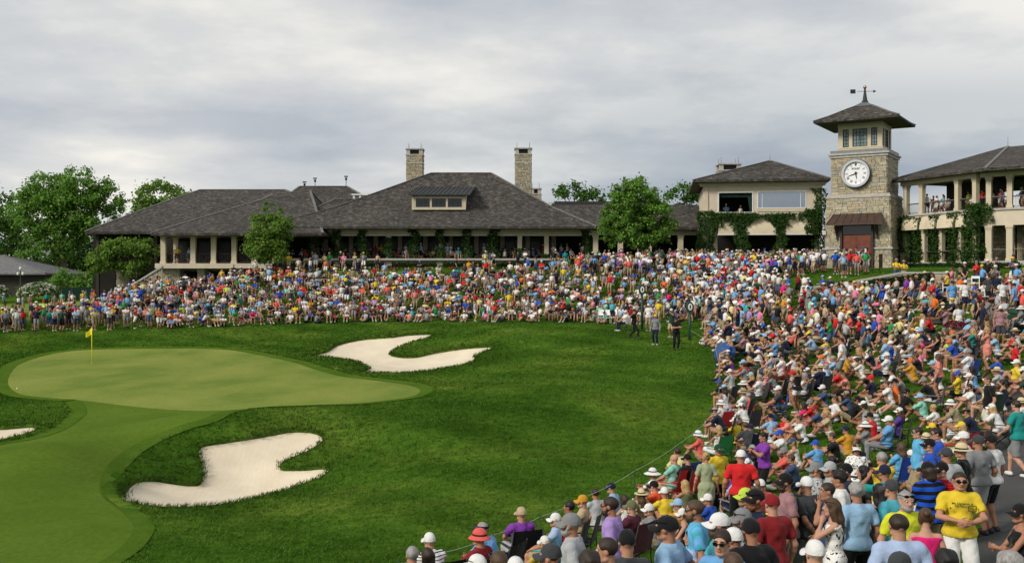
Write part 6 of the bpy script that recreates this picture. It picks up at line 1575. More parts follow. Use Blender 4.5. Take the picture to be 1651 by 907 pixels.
def dome(mb, rx, ry, z0, zt, cy=-.014, n=20, m=6, mi=0):
    vs = []; fs = []
    for i in range(m+1):
        a = i/m*math.pi/2
        for j in range(n): b = 2*math.pi*j/n; vs.append((rx*math.cos(a)**.8*math.cos(b), cy+ry*math.cos(a)**.8*math.sin(b), z0+(zt-z0)*math.sin(a)))
    for i in range(m):
        for j in range(n): k = (j+1) % n; fs.append((i*n+j, i*n+k, (i+1)*n+k, (i+1)*n+j))
    mb.add(vs, fs, mi, True)
def brim(mb, a0, a1, r0x, r0y, out, z, drop, n=18, mi=0, th=.006):
    """visor plate between angles a0..a1"""
    vs = []; m = 3
    for lay in (0, 1):
        for i in range(m+1):
            for j in range(n+1):
                t = j/n; a = a0+(a1-a0)*t; k = i/m; o = out*(math.sin(math.pi*t)**.55 if a1-a0 < 5 else 1)
                x = (r0x+o*k)*math.cos(a); y = -.014+(r0y+o*k)*math.sin(a); curve = .05*(x/.09)**2*k if a1-a0 < 5 else 0
                vs.append((x*.97, y, z-drop*k-curve*.6-lay*th))
    L = (m+1)*(n+1); fs = []
    for i in range(m):
        for j in range(n):
            q = i*(n+1)+j; fs.append((q, q+1, q+n+2, q+n+1)); fs.append((L+q, L+q+n+1, L+q+n+2, L+q+1))
    for j in range(n): q = m*(n+1)+j; fs.append((q, q+1, L+q+1, L+q))
    mb.add(vs, fs, mi, True)
def hat_mesh(kind):
    mb = MB()
    if kind in ('cap', 'backcap'):
        dome(mb, .084, .104, .022, .131)
        vs = [(.034*math.cos(a)*k, -.014-.1055*math.sqrt(1-(.034*math.cos(a)*k/.085)**2)*(1-.10*k*math.sin(a)), .012+.040*k*math.sin(a)) for k in (1, .02) for a in np.linspace(0, math.pi, 9)]; mb.add(vs, [(j+1, j, 9+j, 10+j) for j in range(8)], 1, True)
        brim(mb, R(25), R(155), .084, .103, .078, .032, .018)
        mb.lathe([(.008, .130), (.007, .136), (.001, .138)], 8, (0, -.014, 0))
        vs = [(.085*math.cos(a), -.014+.105*math.sin(a), z) for z in (.008, .03) for a in np.linspace(0, 2*math.pi, 24, endpoint=False)]; mb.add(vs, [(j, (j+1) % 24, 24+(j+1) % 24, 24+j) for j in range(24)], 0, True)
        if kind == 'backcap': mb.v = [(-x, -y-.03, z) for x, y, z in mb.v]
    elif kind == 'visor':
        brim(mb, R(25), R(155), .084, .103, .08, .034, .018)
        vs = [((.088+.001*q)*math.cos(a), -.014+(.108)*math.sin(a), z) for q, z in ((0, .02), (1, .06)) for a in np.linspace(0, 2*math.pi, 24, endpoint=False)]; mb.add(vs, [(j, (j+1) % 24, 24+(j+1) % 24, 24+j) for j in range(24)], 0, True)
    elif kind in ('bucket', 'sunhat', 'straw'):
        out, drop = {'bucket': (.055, .045), 'sunhat': (.115, .05), 'straw': (.085, .012)}[kind]
        zt = .142 if kind != 'straw' else .150
        dome(mb, .090, .110, .035, zt); brim(mb, 0, 2*math.pi, .088, .108, out, .038, drop, 28)
        vs = [(.0915*math.cos(a), -.014+.1115*math.sin(a), z) for z in (.036, .062) for a in np.linspace(0, 2*math.pi, 24, endpoint=False)]; mb.add(vs, [(j, (j+1) % 24, 24+(j+1) % 24, 24+j) for j in range(24)], 1, True)
    return mb.mesh('hat', ['cloth_white', 'black_paint'])
def glasses_mesh(up=False):
    mb = MB()
    for x in (-.033, .033):
        vs = []; n = 10
        for y in (.103, .108):
            for j in range(n): a = 2*math.pi*j/n; vs.append((x+.027*math.cos(a), y-abs(x+.027*math.cos(a))*.12, .006+.019*math.sin(a)))
        mb.add(vs, [tuple(range(n-1, -1, -1)), tuple(range(n, 2*n))]+[(j, (j+1) % n, n+(j+1) % n, n+j) for j in range(n)])
    mb.bar((-.012, .106, .012), (.012, .106, .012), .005)
    for s in (-1, 1): mb.bar((s*.06, .098, .012), (s*.080, -.01, .012), .005)
    if up: mb.v = [(x*1.08, y*.96-.018, z*1.0+.062) for x, y, z in mb.v]
    return mb.mesh('sunglasses', 'lens_black')

# ---------- materials of people
CLOTH = {'white': '#f4f4f2', 'off-white': '#e2ddce', 'grey': '#8b8e90', 'light grey': '#b9bdc0', 'charcoal': '#43464a', 'black': '#17181a', 'navy': '#1b2540', 'royal blue': '#1f55c8', 'sky blue': '#6fb0ea', 'light blue': '#9cc6ea',
 'pale blue': '#b4c9ee', 'teal': '#159a94', 'aqua': '#4fb6c8', 'mint': '#8fdcc6', 'green': '#2f9a4c', 'lime': '#c8e84a', 'dark green': '#1d4a34', 'olive': '#6f7550', 'yellow': '#f2d32c', 'neon yellow': '#e6ee20', 'mustard': '#dca024', 'pale yellow': '#efe39a', 'orange': '#f0762a',
 'bright orange': '#ff5a1c', 'red': '#e01f24', 'dark red': '#8e1b22', 'coral': '#f2645c', 'salmon': '#f09484', 'pink': '#f08cb0', 'magenta': '#ee1478', 'purple': '#8a3bb0', 'violet': '#5a3a9c', 'lavender': '#b596dc', 'mauve': '#b08488', 'plum': '#5c2438', 'tan': '#c8b38c', 'khaki': '#a99a78', 'brown': '#6b4a34', 'sage': '#a9b48c', 'denim': '#40577c', 'natural': '#e3d2a4', 'turquoise': '#2cb8c4'}
def fade(c):
    m = sum(c)/3; return tuple((v*.97+m*.03)*.80 for v in c)
def cloth(name):
    key = 'cloth_'+name
    if key in MATS: return MATS[key]
    c = srgb(CLOTH[name]); c = fade(c); k = NT(key, .85, .2)
    v = k.coord('Object'); a = k.noise(v, 7, 4, .6); b = k.noise(v, 3, 2)
    k.color(k.ramp(b, [(.3, tuple(q*.9 for q in c)), (.7, c)])); k.bump(a, .8, .035); k.b.inputs['Sheen Weight'].default_value = .1
    return k.m
def striped(name, c1, c2, sc, axis=2, duty=.5):
    key = 'cloth_'+name
    if key in MATS: return MATS[key]
    k = NT(key, .85, .2); co = k.n('ShaderNodeTexCoord'); sp = k.n('ShaderNodeSeparateXYZ'); k.l(co.outputs['Object'], sp.inputs[0])
    m = k.n('ShaderNodeMath', operation='MULTIPLY'); m.inputs[1].default_value = sc; k.l(sp.outputs[axis], m.inputs[0]); fr = k.n('ShaderNodeMath', operation='FRACT'); k.l(m.outputs[0], fr.inputs[0])
    gt = k.n('ShaderNodeMath', operation='GREATER_THAN'); gt.inputs[1].default_value = duty; k.l(fr.outputs[0], gt.inputs[0])
    k.color(k.mix(tuple(v*.86 for v in srgb(CLOTH[c1])), tuple(v*.86 for v in srgb(CLOTH[c2])), gt.outputs[0])); k.bump(k.noise(co.outputs['Object'], 7, 4), .5, .02); return k.m
def printed(name, c1, c2, sc=22):
    key = 'cloth_'+name
    if key in MATS: return MATS[key]
    k = NT(key, .85, .2); v = k.coord('Object'); a = k.noise(v, sc, 2); k.color(k.ramp(a, [(.58, tuple(q*.86 for q in srgb(CLOTH[c1]))), (.62, srgb(CLOTH[c2]))])); return k.m
for q in CLOTH: cloth(q)
striped('navy striped white', 'white', 'navy', 22, 2, .72); striped('red striped', 'red', 'dark red', 26); striped('blue and black banded', 'royal blue', 'black', 9, 2, .55); striped('pink striped white', 'white', 'coral', 24)
striped('blue checked', 'sky blue', 'aqua', 18, 0, .6); printed('black floral white', 'white', 'black', 19); printed('patterned grey', 'light grey', 'charcoal', 18); printed('dotted red', 'red', 'dark red', 28); printed('black and white patterned', 'white', 'black', 20); striped('grey and white banded', 'grey', 'white', 8)
SKIN = [(.44, .235, .150), (.37, .185, .112), (.49, .28, .195), (.28, .135, .078), (.11, .052, .033)]
for i, c in enumerate(SKIN):
    k = NT(f'skin_{i}', .62, .25); a = k.noise(k.coord('Object'), 9, 3); k.color(k.ramp(a, [(.3, tuple(v*.9 for v in c)), (.7, (min(1, c[0]*1.06), c[1]*.98, c[2]*.98))])); k.b.inputs['Subsurface Weight'].default_value = .0
    plain(f'lip_{i}', (c[0]*.72, c[1]*.45, c[2]*.48), .45, .4, 0)
HAIRC = [('dark brown', (.030, .018, .011)), ('black', (.010, .008, .008)), ('brown', (.075, .042, .022)), ('blonde', (.42, .28, .12)), ('grey', (.30, .29, .28)), ('ginger', (.20, .065, .022)), ('white', (.58, .57, .54))]
HN = {n: i for i, (n, c) in enumerate(HAIRC)}
for i, (n, c) in enumerate(HAIRC):
    k = NT(f'hair_{i}', .5, .35); a = k.noise(k.coord('Object', (1, 1, .25)), 60, 4, .7); k.color(k.ramp(a, [(.3, tuple(v*.55 for v in c)), (.7, tuple(v*1.35 for v in c))])); k.bump(a, .8, .01)
plain('eye_white', (.7, .68, .66), .3, .5, 0); plain('eye_iris', (.02, .015, .012), .2, .5, 0); plain('lens_black', (.006, .006, .007), .12, .6, 0)
plain('shoe_white', (.62, .62, .60), .6, .3, .1); plain('shoe_dark', (.025, .025, .028), .6, .3, .2); plain('shoe_brown', (.09, .055, .035), .6, .3, .2)
RIGS, MESH = {}, {}
def rig(p, s):
    if (p, s) not in RIGS: RIGS[p, s] = Rig(p, s)
    return RIGS[p, s]
def pmesh(p, s, item):
    key = (p, s, item)
    if key in MESH: return MESH[key]
    r = rig(p, s)
    if item == 'body':
        v, f, mi = r.body(); me = np_mesh('person', v, f, ['skin_0', 'lip_0', 'hair_0', 'eye_white', 'eye_iris'], mi)
    elif item in ('shirt', 'tank', 'dress', 'tankdress', 'jacket', 'long'):
        v, f = r.shirt('tank' in item, 'dress' in item, .62, item in ('jacket', 'long')); me = np_mesh('shirt', v, f, 'cloth_white')
    elif item in ('shoe1', 'shoe-1'): v, f = r.shoes(int(item[4:])); me = np_mesh('shoe', v, f, 'shoe_white')
    else: v, f = r.bottom(item); me = np_mesh('shorts', v, f, 'cloth_khaki')
    MESH[key] = me; return me
def smesh(key, fn):
    if key not in MESH: MESH[key] = fn()
    return MESH[key]
def setmat(o, i, m):
    o.material_slots[i].link = 'OBJECT'; o.material_slots[i].material = MATS[m] if isinstance(m, str) else m
PEOPLE, USED = [], set()
HATN = {'cap': 'cap', 'backcap': 'backward cap', 'visor': 'visor', 'bucket': 'bucket hat', 'sunhat': 'wide sun hat', 'straw': 'straw hat'}
BOTN = {'shorts': 'shorts', 'trousers': 'trousers', 'short_shorts': 'short shorts'}
def describe(p):
    top = {'shirt': 'shirt', 'tank': 'sleeveless top', 'dress': 'dress', 'tankdress': 'sleeveless dress', 'jacket': 'jacket', 'long': 'long-sleeved shirt'}[p['top']]
    a = f"person in {p['shirt']} {top}"
    b = f" and {p['hatc']} {HATN[p['hat']]}" if p['hat'] else f" with {p['hairc']} {'curly ' if p['hair'] == 'curly' else 'ponytail' if p['hair'] == 'pony' else 'bun' if p['hair'] == 'bun' else p['hair']+' '}{'' if p['hair'] in ('pony', 'bun') else 'hair'}" if p['hair'] != 'bald' else ' with bald head'
    return a, b
def zone(x, y, D):
    if y > 800 and D < 17: return 'near the bottom picture edge' if y > 845 else 'in the nearest part of the crowd'
    if x > 1560 and y > 620: return 'by the asphalt path'
    if y > 690: return 'on the lower slope above the rope'
    if x < 1230: return 'at the rope side of the hillside'
    if y > 560: return 'in the middle of the hillside crowd'
    return 'high on the right hillside'
def put_person(p):
    """one person as an object with clothes, hair and hat as parts"""
    r = rig(p['pose'], p['sex']); x, y = p['at']; z = p.get('z', None); z = carve(x, y) if z is None else z
    a, b = describe(p); zn = zone(p['px'], p['py'], y); ph = POSES[p['pose']][7]
    bt = f" and {p['botc']} {BOTN[p['bot']]}" if p['bot'] else ''
    sg = ', sunglasses' if p.get('sun') else ''
    bd = ', bearded' if p.get('beard') else ''
    sh_ = 'in a chair' if p['pose'] in ('la', 'le') else 'seated' if r.seated else 'standing'
    cands = [p['label']] if p.get('label') else [f'{a}{b}, {ph}', f'{a}{b}{bd}{sg}, {ph}', f'{a}{b}, {ph} {zn}', f'{a}{b}{bd}{sg}, {ph} {zn}', f"{a}{b}{bt}, {ph}", f"{a}{b}{bt}, {ph} {zn}", f'{a}{b}, {sh_} {zn}', f'{a}{b}{bt}, {sh_}', f'{a}, {ph}', f'{a}{bt}, {sh_} {zn}', f'{a}{b}{sg}, {sh_}']
    lab = next((c for c in cands if c not in USED and len(c.replace(',', '').split()) <= 16), None)
    if lab is None: return False
    USED.add(lab)
    o = link('person', pmesh(p['pose'], p['sex'], 'body'), None, lab, 'person', 'spectators', None, (x, y, z))
    yaw = p['yaw']; s = p['s']; o.rotation_euler = (0, 0, -R(yaw)); wd = p.get('wide', 1.0); o.scale = (s*wd, s*(1+(wd-1)*.8), s)
    sk = p['skin']; hc = HN[p['hairc']]
    for i, m in enumerate((f'skin_{sk}', f'lip_{sk}', f'hair_{hc}')): setmat(o, i, m)
    c = link({'shirt': 'shirt', 'tank': 'sleeveless_top', 'dress': 'dress', 'tankdress': 'dress', 'jacket': 'jacket', 'long': 'shirt'}[p['top']], pmesh(p['pose'], p['sex'], p['top']), o); setmat(c, 0, 'cloth_'+p['shirt'])
    p['shirt_ob'] = c
    if p['bot']: c = link('shorts' if 'short' in p['bot'] else 'trousers', pmesh(p['pose'], p['sex'], p['bot']), o); setmat(c, 0, 'cloth_'+p['botc'])
    for sd_ in ('shoe1', 'shoe-1'): c = link('shoe', pmesh(p['pose'], p['sex'], sd_), o); setmat(c, 0, p.get('shoe', 'shoe_white'))
    H = r.hc
    if p['hair'] != 'bald':
        hk = p['hair']
        if p['hat'] and hk in ('curly',): hk = 'short'
        c = link('hair', smesh('hair_'+hk, lambda: hair_mesh(hk)), o, loc=H); setmat(c, 0, f'hair_{hc}')
        if p['hat']: c.scale = (.96, .96, .90)
    if p.get('beard'): c = link('beard', smesh('beard', beard_mesh), o, loc=H); setmat(c, 0, f'hair_{hc}')
    if p['hat']:
        c = link('cap' if 'cap' in p['hat'] else 'visor' if p['hat'] == 'visor' else 'hat', smesh('hat_'+p['hat'], lambda: hat_mesh(p['hat'])), o, loc=H); setmat(c, 0, 'cloth_'+p['hatc'])
    if p.get('sun'):
        c = link('sunglasses', smesh('glasses_%d' % (p['sun'] == 2), lambda: glasses_mesh(p['sun'] == 2)), o, loc=H)
    if p['pose'] == 'ph':
        mb = MB(); q = (r.arm[1][2]+r.arm[-1][2])/2+np.array((0, .05, .12)); mb.box(-.038, .038, -.005, .005, -.075, .075)
        link('phone', smesh('phone', lambda: mb.mesh('phone', 'black_paint')), None, 'black phone held up by the spectator in '+p['shirt']+(' and '+p['hatc']+' cap' if p['hat'] else ''), 'phone', 'phones held up by spectators', None, tuple(Matrix.Translation((x, y, z)) @ Matrix.Rotation(-R(yaw), 4, 'Z') @ Vector(q*s)), -R(yaw))
    if p['pose'] in ('la', 'le'): camp_chair(x, y, z, -R(yaw), p.get('chair', 'charcoal'), [lab.split(',')[0].replace('person in ', 'spectator in '), f"spectator in {p['shirt']} {zn}", f"spectator in {p['shirt']} and {p['botc']} {zn}", f"spectator in {p['shirt']} and {p['hairc']} hair {zn}", f"{p['hairc']}-haired spectator in {p['shirt']} and {p['botc']}", f"{'leaning' if p['pose'] == 'le' else 'upright'} {p['hairc']}-haired spectator in {p['shirt']}"])
    p['ob'] = o; PEOPLE.append(p); return True
CHAIR = {}
CH_USED = {}
def camp_chair(x, y, z, rz, colr, who):
    """folding camp chair under a seated spectator"""
    if not CHAIR:
        mb = MB(); mb.add([(-.27, -.24, .40), (.27, -.24, .40), (.27, .26, .45), (-.27, .26, .45), (-.2, 0, .37), (.2, 0, .37)], [(0, 1, 5, 4), (4, 5, 2, 3), (0, 4, 3), (1, 2, 5)]); vs = [(a, b, c-.012) for a, b, c in mb.v]; mb.add(vs, [(4, 5, 1, 0), (3, 2, 5, 4), (3, 4, 0), (5, 2, 1)]); CHAIR['seat'] = mb.mesh('seat', 'cloth_charcoal')
        mb = MB(); vs = [(sx*.27, -.24-.12*t-.03*(1-abs(sx)), .42+.52*t) for t in (0, .33, .66, 1) for sx in (-1, -.5, 0, .5, 1)]; F_ = [(i*5+j, i*5+j+1, (i+1)*5+j+1, (i+1)*5+j) for i in range(3) for j in range(4)]; mb.add(vs, F_, 0, True); mb.add([(a, b-.012, c) for a, b, c in vs], [f[::-1] for f in F_], 0, True); CHAIR['backrest'] = mb.mesh('backrest', 'cloth_charcoal')
        for i, (p0, p1) in enumerate((((-.29, .27, .02), (.29, -.25, .42)), ((.29, .27, .02), (-.29, -.25, .42)), ((-.29, -.28, .02), (-.28, .27, .46)), ((.29, -.28, .02), (.28, .27, .46)))):
            mb = MB(); mb.tube([p0, p1], .011, 6); CHAIR['leg', i] = mb.mesh('leg', 'dark_metal')
        mb = MB()
        mb.tube([(-.29, -.27, .02), (-.29, -.25, .45), (-.28, -.38, .96)], .011, 6); CHAIR['upright', 0] = mb.mesh('upright', 'dark_metal')
        mb = MB(); mb.tube([(.29, -.27, .02), (.29, -.25, .45), (.28, -.38, .96)], .011, 6); CHAIR['upright', 1] = mb.mesh('upright', 'dark_metal')
        for i, s in enumerate((-1, 1)): mb = MB(); mb.box(s*.30-.03, s*.30+.03, -.28, .27, .62, .635); CHAIR['armrest', i] = mb.mesh('armrest', 'cloth_charcoal')
    cs = [f'{colr} folding camp chair under the {w}' for w in who]; lab = next((c for c in cs if c not in USED and len(c.split()) <= 16), ' '.join(cs[0].split()[:16])); USED.add(lab)
    root = thing('camp_chair', lab, 'chair', (x, y, z), rz, 'folding camp chairs')
    for k, me in CHAIR.items():
        nm = k if isinstance(k, str) else k[0]; c = link(nm, me, root)
        if nm in ('seat', 'backrest', 'armrest'): setmat(c, 0, 'cloth_'+colr)
    return root
GC = np.array([-12.0, 56.0])
def face_green(x, y): d = GC-np.array([x, y]); return math.degrees(math.atan2(d[0], d[1]))
def person(x, y, pose, shirt, hat=None, hair='dark brown', bot='khaki shorts', yaw=None, sex='m', top='shirt', hk=None, D=None, **k):
    """x, y: photo pixel of the top of the head (hat included); hat like 'white cap'"""
    s = k.pop('s', (1.0 if sex == 'm' else .945)); h = POSES[pose][6]*s+(.03 if hat else .01)
    if D is None: X, Y = ground_at(x, y, h); z = None
    else: X, Y = px(x, D), D; z = None
    hatc = hatk = None
    if hat: hatc, hatk = hat.rsplit(' ', 1)
    botc = bk_ = None
    if bot: botc, bk_ = bot.rsplit(' ', 1)
    if hair == 'bald': hk, hair = 'bald', 'dark brown'
    if hk is None: hk = 'short' if sex == 'm' else 'long'
    d = dict(at=(X, Y), px=x, py=y, pose=pose, sex=sex, yaw=face_green(X, Y)+random.uniform(-12, 12) if yaw is None else yaw, shirt=shirt, top=top, hat=hatk, hatc=hatc, hair=hk, hairc=hair, bot=bk_, botc=botc, s=s, skin=k.pop('skin', random.choice([0, 0, 1, 1, 2])), **k)
    return d
